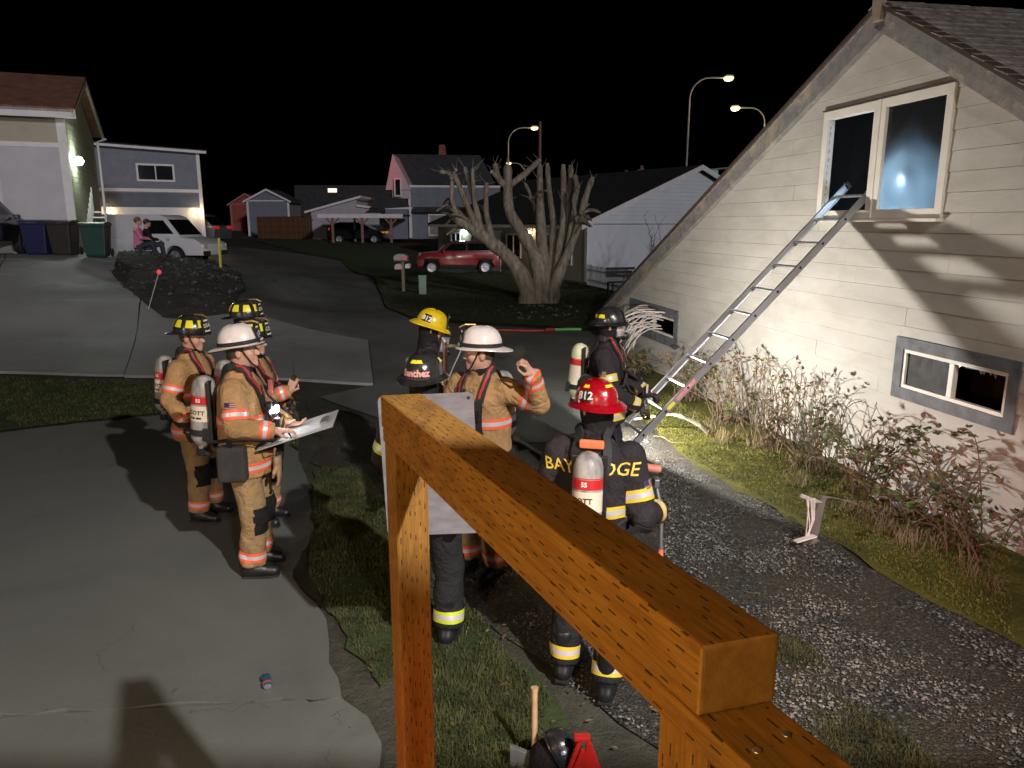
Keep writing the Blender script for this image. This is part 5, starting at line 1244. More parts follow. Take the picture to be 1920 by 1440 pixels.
def ribbon(parent, bvh, pts, width, m, name='strap', off=.01, n=6, closed=False, thick=.004):
    """webbing that lies on the cloth: path pulled to the surface"""
    P = [Vector(p) for p in pts]; Q = []
    K = len(P); rng_ = range(K if closed else K-1)
    for i in rng_:
        a, b = P[i], P[(i+1) % K]; p_, n_ = P[(i-1) % K] if (closed or i) else a, P[(i+2) % K] if (closed or i+2 < K) else b
        for k in range(n):
            t = k/n; Q.append(.5*((2*a)+(b-p_)*t+(2*p_-5*a+4*b-n_)*t*t+(3*a-p_-3*b+n_)*t**3))
    if not closed: Q.append(P[-1])
    S = []; Nn = []
    for q_ in Q:
        loc, nor, _, _ = bvh.find_nearest(q_)
        S.append(loc+nor*off if bvh else q_); Nn.append(nor)
    vs_ = []; K = len(S)
    for i in range(K):
        d = (S[(i+1) % K if closed else min(i+1, K-1)]-S[(i-1) % K if closed else max(i-1, 0)]).normalized(); sd = d.cross(Nn[i]).normalized()*width/2
        vs_ += [S[i]-sd, S[i]+sd, S[i]+sd+Nn[i]*thick, S[i]-sd+Nn[i]*thick]
    fs_ = []
    for i in range(K if closed else K-1):
        a, b = 4*i, 4*((i+1) % K)
        for j in range(4): fs_.append((a+j, a+(j+1) % 4, b+(j+1) % 4, b+j))
    return MB().add(vs_, fs_).build(name, m, parent, smooth=True)
def hand_prims(F_, wrist, fwd, palm, side, curl=.6, sc=1.0, grp='hand', fat=1.0, k=.007):
    """palm, four fingers of unequal length bent at the knuckles, thumb off the side; palm = direction the palm faces"""
    w_ = Vector(wrist); y = Vector(fwd).normalized(); z = -Vector(palm).normalized(); z = (z-y*z.dot(y)).normalized(); x = y.cross(z)*side
    def T(p): return w_+(x*p[0]+y*p[1]+z*p[2])*sc
    F_.cone(T((0, -.02, 0)), T((0, .02, 0)), .028*sc, .03*sc, k*2, grp=grp)
    for xx in (-.026, -.009, .009, .026): F_.cone(T((xx*.7, .015, 0)), T((xx, .085, 0)), .016*sc*fat, .0125*sc*fat, k*1.6, grp=grp)
    for xx, L in ((-.031, .062), (-.011, .080), (.011, .086), (.031, .076)):
        p = Vector((xx, .088, 0)); ang = curl*.55
        for j, fr in enumerate((.44, .32, .24)):
            q_ = p+Vector((xx*.10, math.cos(ang), -math.sin(ang)))*L*fr
            r0 = (.0098-.0009*j)*sc*fat; F_.cone(T(p), T(q_), r0, r0*.9, k*.35 if j else k*.6, grp=grp); p = q_; ang += curl
    t0, t1, t2 = Vector((.026, .02, -.006)), Vector((.056, .05, -.018-.01*curl)), Vector((.052-.02*curl, .085, -.03-.022*curl))
    F_.cone(T(t0), T(t1), .0145*sc*fat, .012*sc*fat, k, grp=grp); F_.cone(T(t1), T(t2), .0112*sc*fat, .0092*sc*fat, k*.5, grp=grp)
def head_prims(F_, Mh):
    def T(p): return np.array(Mh @ Vector(p))
    Rm = np.array(Mh.to_3x3())
    def E(c, r, k=.015, sub=False): F_.ell(T(c), r, k, Rm, 'head', sub)
    E((0, -.008, .025), (.076, .096, .108)); E((0, .028, -.055), (.056, .062, .062), .03); F_.cone(T((0, .072, -.098)), T((0, .07, -.095)), .024, .024, .03, grp='head')
    for s in (-1, 1):
        E((s*.040, .060, -.022), (.026, .03, .03), .03); E((s*.079, -.008, -.008), (.010, .022, .033), .008)
        E((s*.031, .094, .010), (.017, .012, .010), .012, True); E((s*.03, .083, .030), (.028, .018, .008), .012)
    F_.cone(T((0, .088, .016)), T((0, .113, -.026)), .008, .0125, .012, grp='head'); E((0, .104, -.032), (.019, .013, .010), .008)
    E((0, .088, -.057), (.024, .014, .007), .006); E((0, .087, -.071), (.021, .013, .008), .006); E((0, .104, -.0635), (.022, .010, .0022), .002, True)
def dome(th, ph, ax, ay, h, off=0.0):
    c = max(0, math.cos(ph))**.78; s_ = max(0, math.sin(ph))**.92
    return Vector((math.sin(th)*(ax+off)*c, math.cos(th)*(ay+off)*c, s_*(h+off)))
def helmet(parent, Mh, shell_m, style='trad', text=None, patches=None, side_text=None, band_m=None, back_text=None, trim=None, shield_m=None, tilt=0.0):
    Mb = Mh @ Matrix.Translation((0, -.008, .052)) @ Matrix.Rotation(tilt, 4, 'X')
    ax, ay, h = (.120, .148, .148) if style == 'trad' else (.118, .138, .128)
    bf, bs, bb, dr = (.032, .017, .078, .35) if style == 'trad' else (.05, .034, .062, .55)
    mb = MB(); n, mrow = 40, 9; vs_ = []; fs_ = []
    for j in range(mrow):
        ph = R(90)*j/(mrow-1)*.985
        for i in range(n):
            th = 2*math.pi*i/n; rib = 0
            if style == 'trad': rib = .0045*max(0, math.cos(th*4))**10*(1 if j < mrow-1 else 0)
            else: rib = .007*math.exp(-(math.sin(th)/.16)**2)*(j/(mrow-1))**.5
            vs_.append(Mb @ dome(th, ph, ax, ay, h, rib))
    for j in range(mrow-1):
        for i in range(n): fs_.append((j*n+i, j*n+(i+1) % n, (j+1)*n+(i+1) % n, (j+1)*n+i))
    fs_.append(tuple((mrow-1)*n+i for i in range(n)))
    hel = mb.add(vs_, fs_).build('helmet', shell_m, parent, smooth=True)
    # brim: longer behind, turned down
    vs_ = []; rings = ((0, .004), (.25, .0), (.6, -.35), (1.0, -1.0), (1.0, -1.25), (.55, -.75), (0, -.3))
    for i in range(n):
        th = 2*math.pi*i/n; c, s_ = math.cos(th), math.sin(th); ext = bs+(bf-bs)*max(0, c)**1.6+(bb-bs)*max(0, -c)**1.8
        for fr, dz in rings:
            rr = ext*fr; drop = ext*dr*fr*fr
            if style == 'trad': drop = ext*(.18*fr+.10*fr*fr)-.006*abs(s_)*fr*0
            vs_.append(Mb @ Vector((s_*(ax+rr), c*(ay+rr), -drop+(-.007 if dz < -1.1 or (fr < 1 and rings.index((fr, dz)) > 3) else 0))))
    k = len(rings); fs_ = [(i*k+j, ((i+1) % n)*k+j, ((i+1) % n)*k+j+1, i*k+j+1) for i in range(n) for j in range(k-1)]
    MB().add(vs_, fs_).build('brim', shell_m, hel, smooth=True)
    if style == 'trad' or band_m:
        vs_ = []
        for i in range(n):
            th = 2*math.pi*i/n
            for ph, of in ((.03, .004), (.03, .006), (.2, .006), (.2, .003)): vs_.append(Mb @ dome(th, ph, ax, ay, h, of))
        MB().add(vs_, [(i*4+j, ((i+1) % n)*4+j, ((i+1) % n)*4+j+1, i*4+j+1) for i in range(n) for j in range(3)]).build('helmet_band', band_m or M_STRAP, hel, smooth=True)
    # patches on the shell
    for th0, th1, p0, p1, m_ in (patches or []):
        vs_ = []; a_, b_ = 6, 4
        for j in range(b_+1):
            for i in range(a_+1):
                sh = (i/a_-.5)*(1-.18*j/b_); vs_.append(Mb @ dome((th0+th1)/2+(th1-th0)*sh, p0+(p1-p0)*j/b_, ax, ay, h, .0045))
        MB().add(vs_, [(j*(a_+1)+i, j*(a_+1)+i+1, (j+1)*(a_+1)+i+1, (j+1)*(a_+1)+i) for j in range(b_) for i in range(a_)]).build('sticker', m_, hel, smooth=True)
    for th, ph, txt, size, m_ in (side_text or []):
        lettering(txt, size, m_, hel, None, warp=lambda co, th=th, ph=ph: Mb @ dome(th+co.x/ax*-1, ph+co.y/h, ax, ay, h, .006), bold=.002)
    if text is not None:
        # leather front shield
        tl = Matrix.Translation((0, ay+.006, .012)) @ Matrix.Rotation(R(12), 4, 'X'); pr = [(-.05, -.012), (.05, -.012), (.056, .06), (.05, .098), (.028, .125), (0, .135), (-.028, .125), (-.05, .098), (-.056, .06)]
        sh = MB().prism(pr, lambda a, b, d: Mb @ tl @ Vector((a, d-.35*a*a*10, b)), 0, .007).build('shield', shield_m or mat('black_leather', (.012, .011, .011), .5, .2, 20), hel, bevel=.002)
        flip = Matrix(((-1, 0, 0, 0), (0, 0, 1, .0095), (0, 1, 0, 0), (0, 0, 0, 1)))
        lettering(text, .046, M_LETTER, sh, Mb @ tl @ Matrix.Translation((0, 0, .052)) @ flip, bold=.001)
        for zz, ww in ((.005, .08), (.098, .062)): MB().box((0, 0, 0), (ww, .002, .013)).build('shield_bar', M_LETTER, sh).data.transform(Mb @ tl @ Matrix.Translation((0, .0085, zz)))
        if style == 'trad': MB().tube([Mb @ Vector((0, ay+.012, .135)), Mb @ Vector((0, ay*.8, .155)), Mb @ Vector((0, ay*.3, h+.008))], [.006, .008, .006], 8).build('eagle_bracket', mat('brass', (.45, .3, .12), .4, .2, 8, metal=.7), hel)
    if trim:
        mb = MB(); pts = []
        for i in range(n+1):
            th = 2*math.pi*i/n; c, s_ = math.cos(th), math.sin(th); ext = bs+(bf-bs)*max(0, c)**1.6+(bb-bs)*max(0, -c)**1.8
            drop = ext*.28 if style == 'trad' else ext*dr; pts.append(Mb @ Vector((s_*(ax+ext), c*(ay+ext), -drop-.003)))
        mb.tube(pts, .0045, 6, cap=False).build('brim_edge', trim, hel)
    if back_text:
        lettering(back_text, .05, mat('pink_lettering', (.72, .35, .33), .5, .1), hel, None, warp=lambda co: Mb @ dome(math.pi-co.x/ax, .16+co.y/h, ax, ay, h, .006), bold=.0022)
    return hel
def add_mask(parent, Mh, shift=(0, 0, 0)):
    o = Vector(shift); vs_ = []; n, k = 14, 9
    for j in range(k):
        for i in range(n):
            a = (i/(n-1)-.5)*R(165); z = (j/(k-1)-.5); vs_.append(Mh @ (Vector((math.sin(a)*.082, .035+math.cos(a)*.098*(1-.25*z*z), z*.15-.012))+o))
    MB().add(vs_, [(j*n+i, j*n+i+1, (j+1)*n+i+1, (j+1)*n+i) for j in range(k-1) for i in range(n-1)]).build('face_mask', mat('mask_lens', (.9, .95, 1), .04, 0, alpha=.22), parent, smooth=True, fix=False)
    rim = [vs_[i] for i in range(n)]+[vs_[j*n+n-1] for j in range(1, k)]+[vs_[(k-1)*n+i] for i in range(n-2, -1, -1)]+[vs_[j*n] for j in range(k-2, 0, -1)]
    MB().tube(rim+[rim[0]], .009, 8).build('mask_seal', M_STRAP, parent, smooth=True)
    MB().lathe([(.03, -.02), (.036, .0), (.034, .03), (.022, .045)], Mh @ Matrix.Translation(o+Vector((0, .115, -.085))) @ Matrix.Rotation(R(-80), 4, 'X'), 14).build('regulator', M_BLK, parent, smooth=True)
def add_tank(parent, c, zb, zt, lean=0.0, col=None, txt=True, num='55', yaw=0.0, r=.083):
    M0 = Matrix.Translation((c[0], c[1], zb)) @ Matrix.Rotation(lean, 4, 'X') @ Matrix.Rotation(yaw, 4, 'Z'); L = zt-zb
    m = col or mat('tank_grey', (.17, .16, .15), .4, .25, 16, .3, 60, col2=(.36, .34, .32), stretch=(1, 1, .3))
    prof = [(.028, -.02), (.03, .0), (.055, .02), (r*.95, .06), (r, .10), (r, L-.12), (r*.97, L-.08), (r*.84, L-.04), (r*.55, L-.012), (.012, L)]
    tk = MB().lathe(prof, M0, 28).build('air_tank', m, parent, smooth=True)
    for z0, z1, m_, nm in ((L-.20, L-.145, mat('red_band', (.5, .02, .02), .4, .1), 'red_band'), (L-.325, L-.212, mat('cream_label', (.68, .58, .45), .5, .08), 'label_band'), (L-.142, L-.137, mat('red_band', (.5, .02, .02), .4, .1), 'label_line')):
        MB().lathe([(r+.0005, z0), (r+.0015, z0), (r+.0015, z1), (r+.0005, z1)], M0, 28, cap=False).build(nm, m_, tk, smooth=True)
    if txt:
        for t_, z, sz, m_, a0 in (('SCOTT', L-.262, .042, M_BLK, math.pi*.5+.35), (num, L-.172, .035, M_LETTER, math.pi*.5+.1), ('SCBA 4500', L-.30, .018, M_BLK, math.pi*.5+.3)):
            lettering(t_, sz, m_, tk, None, warp=lambda co, z=z, a0=a0: M0 @ Vector((math.cos(-a0+co.x/r)*(r+.0028), math.sin(-a0+co.x/r)*(r+.0028), z+co.y)), bold=.0012)
    MB().lathe([(.036, -.075), (.04, -.06), (.04, -.02), (.026, -.018)], M0, 14).build('valve', M_BLK, tk, smooth=True)
    MB().tube([M0 @ Vector((0, 0, -.05)), M0 @ Vector((.07, -.02, -.06))], .02, 10).build('valve_knob', M_BLK, tk, smooth=True)
    MB().lathe([(r+.002, L*.17), (r+.007, L*.17), (r+.007, L*.17+.045), (r+.002, L*.17+.045)], M0, 28, cap=False).build('tank_strap', M_STRAP, tk, smooth=True)
    MB().box((0, 0, 0), (.07, .04, .09)).build('strap_buckle', M_BLK, tk, bevel=.008).data.transform(M0 @ Matrix.Translation((.06, -r*.75, L*.2)))
    MB().box((c[0], c[1]+r+.015, (zb+zt)/2-.02), (.2, .025, L*.95)).build('back_frame', M_BLK, parent, bevel=.01)
    return tk
FIGURES = {}
def firefighter(label, x, y, rz, coat_m, trou_m, tapes, hel, re, rw, le, lw, head_yaw=0, head_pitch=0, scale=1.0, tank=True, hood=True, mask=None, gloves=(True, True),
                rhand=((0, .3, -1), (-1, 0, 0), .5), lhand=((0, .3, -1), (1, 0, 0), .5), feet=((-.12, .02), (.12, .02)), knee=.05, lean=0.0, seed=0.0, tank_kw=None, cuff_t=True, chest_z=1.17, group='firefighters in turnout gear', bent=0.0):
    e = empty('person', gnd(x, y, .015), rz); tag(e, label, 'person', group); e.scale = (scale,)*3
    cy = lambda z: lean*(z-.9)                                     # forward lean of the trunk
    ls, rs = np.array((-.205, cy(1.46), 1.455)), np.array((.205, cy(1.46), 1.455))
    re, rw, le, lw = (np.array(v, float) for v in (re, rw, le, lw))
    neck = np.array((0, cy(1.53)-.01, 1.52)); hc = Vector((0, cy(1.68)+.03, 1.685))
    Mh = Matrix.Translation(hc) @ Matrix.Rotation(head_yaw, 4, 'Z') @ Matrix.Rotation(head_pitch, 4, 'X')
    lo = np.minimum.reduce([le, lw, ls, (-.34, -.3, 0)])-.17; hi = np.maximum.reduce([re, rw, rs, (.34, .3, 1.86)])+.17; lo[2] = -.03; hi[2] = 1.86
    # --- body: one continuous surface from head to feet, hands with fingers where bare
    bare = not all(gloves)
    B = Field(lo, hi, .0085 if bare else .010)
    head_prims(B, Mh)
    B.cone(np.array(Mh @ Vector((0, -.02, -.05))), neck-[0, 0, .03], .056, .066, .03, grp='neck')
    B.stack([(.86, .15, .11, 0, cy(.86)), (1.05, .145, .105, 0, cy(1.05)), (1.3, .17, .115, 0, cy(1.3)), (1.44, .15, .09, 0, cy(1.44)), (1.5, .07, .07, 0, cy(1.5))], .05, 'torso')
    for s_, el, wr, hd, gl in ((ls, le, lw, lhand, gloves[0]), (rs, re, rw, rhand, gloves[1])):
        B.cone(s_, el, .055, .042, .04, grp='arm'); B.cone(el, wr, .04, .028, .02, grp='arm')
        if not gl: hand_prims(B, wr, hd[0], hd[1], 1 if s_[0] > 0 else -1, hd[2], 1.0)
        else: B.ell(wr+np.array(Vector(hd[0]).normalized())*.04, (.03, .03, .03), .02)
    legs = []
    for (fx, fy), s in zip(feet, (-1, 1)):
        hip = np.array((s*.10, cy(.9), .88)); an = np.array((fx, fy, .10)); kn = (hip+an)/2+np.array((s*.015, knee, .0)); legs.append((hip, kn, an))
        B.cone(hip, kn, .08, .055, .05, grp='leg'); B.cone(kn, an, .052, .04, .02, grp='leg'); B.cone(an-[0, .02, .04], an+[0, .13, -.05], .035, .03, .02, grp='leg')
    V, F = B.mesh(); npmesh('body', V, F, SKIN, e)
    for s in (-1, 1):
        ey = MB().lathe([(0, -.0115), (.008, -.008), (.0115, 0), (.008, .008), (0, .0115)], Mh @ Matrix.Translation((s*.031, .081, .010)), 10, cap=False).build('eye', mat('eye_white', (.6, .56, .52), .2, .05), e, smooth=True)
        MB().lathe([(.0055, .0105), (.0, .012)], Mh @ Matrix.Translation((s*.031, .0815, .010)) @ Matrix.Rotation(R(-90), 4, 'X'), 8).build('iris', mat('iris', (.05, .035, .025), .2), ey)
        MB().tube([Mh @ Vector((s*.015, .099, .034)), Mh @ Vector((s*.032, .098, .040)), Mh @ Vector((s*.052, .083, .034))], [.004, .005, .003], 6).build('eyebrow', mat('brow_hair', (.06, .04, .025), .9), e)
    # --- trousers
    Tt = Field((lo[0], lo[1], .06), (hi[0], hi[1], 1.1), .0125)
    Tt.stack([(.80, .165, .135, 0, cy(.8)), (.95, .175, .14, 0, cy(.95)), (1.06, .17, .13, 0, cy(1.0))], .05, 'hips')
    for (hip, kn, an), g_ in zip(legs, ('lleg', 'rleg')):
        Tt.cone(hip, kn, .112, .094, .05, grp=g_); Tt.cone(kn, an+[0, 0, .015], .092, .088, .02, True, grp=g_)
    V, F = Tt.mesh(); V2 = folds(V, F, .0105, seed+2); gr = Tt.group_of(V2[F].mean(1)); npmesh('trousers', V2, F, trou_m, e)
    for (hip, kn, an), g_ in zip(legs, ('lleg', 'rleg')):
        L = float(np.linalg.norm(an-kn)); tape(e, V2, F, gr, g_, kn, an, L-.13, L-.055, tapes)
        # knee pad
        C = V2[F].mean(1); sel = (gr == g_) & (np.abs(C[:, 2]-kn[2]+.02) < .10) & (C[:, 1] > kn[1]+.02)
        if sel.any():
            u, inv = np.unique(F[sel], return_inverse=True); npmesh('knee_pad', V2[u]+vnormals(V2, F)[u]*.005, inv.reshape(-1, 4), M_HOOD, e)
    # --- boots
    for (hip, kn, an) in legs:
        Bo = Field((an[0]-.09, an[1]-.16, -.02), (an[0]+.09, an[1]+.27, .34), .0095)
        Bo.cone(an+[0, -.005, .2], an+[0, -.01, -.02], .062, .058, .02); Bo.cone(an+[0, -.04, -.045], an+[0, .03, -.03], .048, .052, .03); Bo.cone(an+[0, .03, -.035], an+[0, .15, -.055], .05, .042, .03)
        Bo.d = np.maximum(Bo.d, (.012-(Bo.lo[2]+np.arange(Bo.n[2])*Bo.res))[None, None, :]).astype(np.float32)
        V, F = Bo.mesh(); bo = npmesh('boot', V, F, M_BOOT, e)
        MB().prism([(-.042, -.075), (.042, -.075), (.046, .02), (.052, .12), (.035, .185), (-.035, .185), (-.052, .12), (-.046, .02)], lambda a, b, d: (an[0]+a, an[1]+b, d), .0, .022).build('sole', M_TYRE, bo, bevel=.004)
    # --- coat
    Cf = Field((lo[0], lo[1], .72), (hi[0], hi[1], 1.66), .0115)
    Cf.stack([(.79, .222, .182, 0, cy(.79)), (.92, .218, .18, 0, cy(.92)), (1.06, .208, .172, 0, cy(1.06)), (1.22, .212, .168, 0, cy(1.22)), (1.36, .215, .158, 0, cy(1.36)), (1.44, .185, .135, 0, cy(1.44)), (1.52, .10, .098, 0, cy(1.52))], .03, 'torso')
    for s_, el, wr, g_ in ((ls, le, lw, 'larm'), (rs, re, rw, 'rarm')):
        Cf.cone(s_-[0, 0, .02], el, .088, .078, .05, grp=g_); Cf.cone(el, wr, .077, .060, .015, True, grp=g_)
    Cf.cone(neck-[0, 0, .04], neck+[0, .012, .062], .098, .090, .02, True, grp='collar')
    V, F = Cf.mesh(); V2 = folds(V, F, .0095, seed); gr = Cf.group_of(V2[F].mean(1)); coat = npmesh('coat', V2, F, coat_m, e)
    bvh = BVHTree.FromPolygons([Vector(p) for p in V2], [tuple(f) for f in F])
    up = (0, 0, 1)
    tape(e, V2, F, gr, 'torso', (0, 0, 0), up, .835, .91, tapes); tape(e, V2, F, gr, 'torso', (0, 0, 0), up, chest_z, chest_z+.075, tapes)
    for s_, el, wr, g_ in ((ls, le, lw, 'larm'), (rs, re, rw, 'rarm')):
        L = float(np.linalg.norm(el-s_)); tape(e, V2, F, gr, g_, s_, el, L*.55, L*.55+.07, tapes)
        if cuff_t: L = float(np.linalg.norm(wr-el)); tape(e, V2, F, gr, g_, el, wr, L-.10, L-.03, tapes)
    # collar hole and front closure
    c0 = neck+[0, .012, .062]; MB().lathe([(0, 0), (.078, 0)], Matrix.Translation(c0+[0, 0, .003]), 20, cap=False).build('collar_lining', M_HOOD, e)
    ribbon(e, bvh, [(.0, .3+cy(z), z) for z in (.82, 1.0, 1.2, 1.4)], .05, coat_m, 'storm_flap', .006)
    # pockets
    for s in (-1, 1):
        ribbon(e, bvh, [(s*.13, .28+cy(.97), .99), (s*.13, .28+cy(.9), .935)], .13, coat_m, 'pocket', .01, n=3, thick=.01)
    # --- gloves
    for s_, el, wr, hd, gl, s in ((ls, le, lw, lhand, gloves[0], -1), (rs, re, rw, rhand, gloves[1], 1)):
        if gl:
            Gf = Field(wr-.17, wr+.17, .007); d = Vector(wr)-Vector(el); d.normalize()
            Gf.cone(wr-np.array(d)*.03, wr+np.array(d)*.02, .05, .036, .02); hand_prims(Gf, wr, hd[0], hd[1], s, hd[2], 1.08, fat=1.25, k=.006)
            V, F = Gf.mesh(); npmesh('glove', V, F, M_GLOVE, e)
    # --- hood over head and neck
    if hood:
        Hf = Field((hc.x-.18, hc.y-.2, 1.45), (hc.x+.18, hc.y+.2, 1.86), .0095); Rm = np.array(Mh.to_3x3()); T = lambda p: np.array(Mh @ Vector(p))
        Hf.ell(T((0, -.012, .02)), (.087, .106, .115), .02, Rm); Hf.ell(T((0, .02, -.06)), (.070, .074, .075), .04, Rm); Hf.cone(T((0, -.02, -.06)), neck-[0, 0, .02], .078, .10, .04)
        Hf.ell(T((0, .10, -.022)), (.062, .075, .085), .012, Rm, sub=True)
        V, F = Hf.mesh(); V = folds(V, F, .003, seed+5, 1.6); npmesh('hood', V, F, M_HOOD, e)
    else:
        Rm = np.array(Mh.to_3x3()); T = lambda p: np.array(Mh @ Vector(p))
        Hf = Field((hc.x-.16, hc.y-.18, 1.58), (hc.x+.16, hc.y+.18, 1.86), .0095)                   # cropped hair
        Hf.ell(T((0, -.012, .028)), (.0805, .101, .112), .01, Rm); Hf.ell(T((0, .085, -.03)), (.12, .082, .10), .01, Rm, sub=True); Hf.ell(T((0, -.02, -.10)), (.12, .12, .055), .01, Rm, sub=True)
        V, F = Hf.mesh(); npmesh('hair', folds(V, F, .003, seed, 4), F, mat('short_hair', (.07, .05, .035), .8, .3, 40, .5, 120), e)
        Nf = Field((hc.x-.18, hc.y-.2, 1.44), (hc.x+.18, hc.y+.2, 1.66), .0095); Nf.cone(neck-[0, 0, .02], np.array(Mh @ Vector((0, -.012, -.085))), .096, .078, .02, True); V, F = Nf.mesh(); npmesh('neck_hood', folds(V, F, .005, seed+3, 2), F, M_HOOD, e)
    helm = helmet(e, Mh, **hel)
    # chin strap
    for s in (-1, 1):
        MB().tube([Mh @ Vector((s*.092, .015, .05)), Mh @ Vector((s*.080, .040, -.02)), Mh @ Vector((s*.055, .068, -.09)), Mh @ Vector((0, .088, -.128))], .0055, 6).build('chin_strap', M_STRAP, e)
    if mask is not None: add_mask(e, Mh, mask)
    # --- breathing apparatus
    if tank:
        kw = dict(lean=R(-6)); kw.update(tank_kw or {})
        add_tank(e, (0, cy(1.2)-.30), 1.0, 1.52, **kw)
        for s in (-1, 1):
            ribbon(e, bvh, [(s*.08, -.3, 1.15), (s*.095, -.26, 1.36), (s*.115, -.08+cy(1.5), 1.60), (s*.12, .1+cy(1.5), 1.56), (s*.115, .28, 1.36), (s*.13, .3, 1.15), (s*.2, .15, 1.0)], .052, M_STRAP, 'shoulder_strap', .009, thick=.01)
            ribbon(e, bvh, [(s*.112, .02+cy(1.5), 1.62), (s*.115, .14+cy(1.5), 1.52), (s*.113, .28, 1.42)], .018, M_REDW, 'strap_trim', .022)
            MB().box(Vector(bvh.find_nearest(Vector((s*.12, .3, 1.28)))[0])+Vector((0, .022, 0)), (.045, .03, .075)).build('strap_buckle', M_BLK, e, bevel=.006)
        ribbon(e, bvh, [(math.sin(a)*.4, math.cos(a)*.4+cy(1.0), .985) for a in [k*math.pi/6 for k in range(12)]], .045, M_STRAP, 'waist_belt', .008, closed=True, n=3, thick=.006)
        # hose and gauge
        pts = [(.12, -.22, 1.05), (.24, -.02, 1.1), (.20, .2, 1.18), (.12, .215+cy(1.2), 1.3)]
        Q = []
        for i in range(len(pts)-1):
            for k in range(4): Q.append(Vector(pts[i]).lerp(Vector(pts[i+1]), k/4))
        Q.append(Vector(pts[-1])); MB().tube(Q, .013, 8).build('air_hose', M_STRAP, e, smooth=True)
        MB().lathe([(.03, -.02), (.034, .0), (.03, .02)], Matrix.Translation((.12, .22+cy(1.2), 1.31)) @ Matrix.Rotation(R(90), 4, 'X'), 14).build('pressure_gauge', M_BLK, e, smooth=True)
    e['tmp'] = 0; del e['tmp']
    info = dict(e=e, bvh=bvh, Mh=Mh, M=Matrix.LocRotScale(e.location, e.rotation_euler, e.scale), rw=Vector(rw), lw=Vector(lw), cy=cy, helm=helm, coat=coat)
    return info
def coat_text(f, txt, size, m, center, right, up_, normal, name='lettering', bold=.0008):
    """letters sewn on the coat: laid on its surface"""
    c, r_, u_, n_ = Vector(center), Vector(right), Vector(up_), Vector(normal)
    def wp(co):
        p = c+r_*co.x+u_*co.y; hit = f['bvh'].ray_cast(p+n_*.4, -n_)
        return (hit[0]+n_*.005) if hit[0] else p
    return lettering(txt, size, m, f['e'], None, warp=wp, bold=bold, name=name)
M_FLAGR = mat('flag_red', (.22, .05, .045), .7); M_FLAGB = mat('flag_blue', (.02, .025, .07), .7); M_FLAGW = mat('flag_white', (.3, .27, .25), .7)
def flag_patch(f, center, right, up_, normal, w_=.075, h_=.046):
    c, r_, u_, n_ = Vector(center), Vector(right), Vector(up_), Vector(normal); mb = MB()
    def pt(a, b):
        p = c+r_*a+u_*b; hit = f['bvh'].ray_cast(p+n_*.3, -n_); return (hit[0] if hit[0] else p)+n_*.005
    for i in range(6):
        for j in range(7):
            a0, a1 = -w_/2+w_*i/6, -w_/2+w_*(i+1)/6; b0, b1 = -h_/2+h_*j/7, -h_/2+h_*(j+1)/7
            mb.cur = 2 if (i < 3 and j > 2) else (0 if j % 2 == 0 else 1); mb.add([pt(a0, b0), pt(a1, b0), pt(a1, b1), pt(a0, b1)], [(0, 1, 2, 3)])
    o = mb.build('flag_patch', [M_FLAGR, M_FLAGW, M_FLAGB], f['e'], fix=False); return o
TRAP = [(R(22.5+45*k-15), R(22.5+45*k+15), .30, .80, M_PATCH) for k in range(8)]
def gear_mat(name, col, rough, soot=.5, coat=.3):
    m = bpy.data.materials.new(name); t = NT(m); tc = t.n('ShaderNodeTexCoord').outputs['Object']
    d1 = t.ramp(t.noise(tc, 7, 7, .72, .8), [(.50, (0, 0, 0)), (.72, (1, 1, 1))]); d2 = t.ramp(t.noise(t.n('ShaderNodeMapping', {'Vector': tc, 'Scale': (1, 1, 5)}).outputs[0], 26, 5, .75), [(.60, (0, 0, 0)), (.66, (1, 1, 1))])
    c = t.mix(t.math('MULTIPLY', d1, soot), (*col, 1), tuple(x*.22+.012 for x in col)); c = t.mix(t.math('MULTIPLY', d2, .35), c, tuple(x*.5+.05 for x in col))
    b = t.n('ShaderNodeBsdfPrincipled', {'Base Color': c, 'Coat Weight': coat, 'Coat Roughness': .2}); rr = t.math('ADD', rough, t.math('MULTIPLY', t.math('MAXIMUM', d1, d2), .35)); t.t.links.new(rr, b.inputs['Roughness'])
    bn = t.n('ShaderNodeBump', {'Height': t.math('ADD', t.noise(tc, 60, 3), t.math('MULTIPLY', d2, .5)), 'Strength': .12, 'Distance': .004}); t.t.links.new(bn.outputs[0], b.inputs['Normal']); t.out(b.outputs[0]); return m
SHW = gear_mat('helmet_white', (.74, .67, .64), .35, .35); SHY = gear_mat('helmet_yellow', (.70, .50, .01), .3, .45); SHR = gear_mat('helmet_red', (.32, .003, .010), .2, .4, .5)
hang = ((0, .25, -1), (-1, 0, 0), .5); hangl = ((0, .25, -1), (1, 0, 0), .5)
RUN_ONLY = None
pA = flat(385, 972)
A = firefighter('firefighter in tan coat with black numbered helmet, leftmost of the left group', pA[0], pA[1], R(-98), M_TANC, M_TANT, S_OR, dict(shell_m=M_SHELLK, style='trad', text='225A', patches=TRAP, band_m=M_SHELLK),
    (.30, -.04, 1.19), (.30, .10, .96), (-.30, -.04, 1.19), (-.29, .10, .96), scale=.965, hood=False, rhand=hang, lhand=hangl, seed=.3, tank_kw=dict(yaw=R(80)), head_pitch=R(-3))
pB = flat(478, 1072)
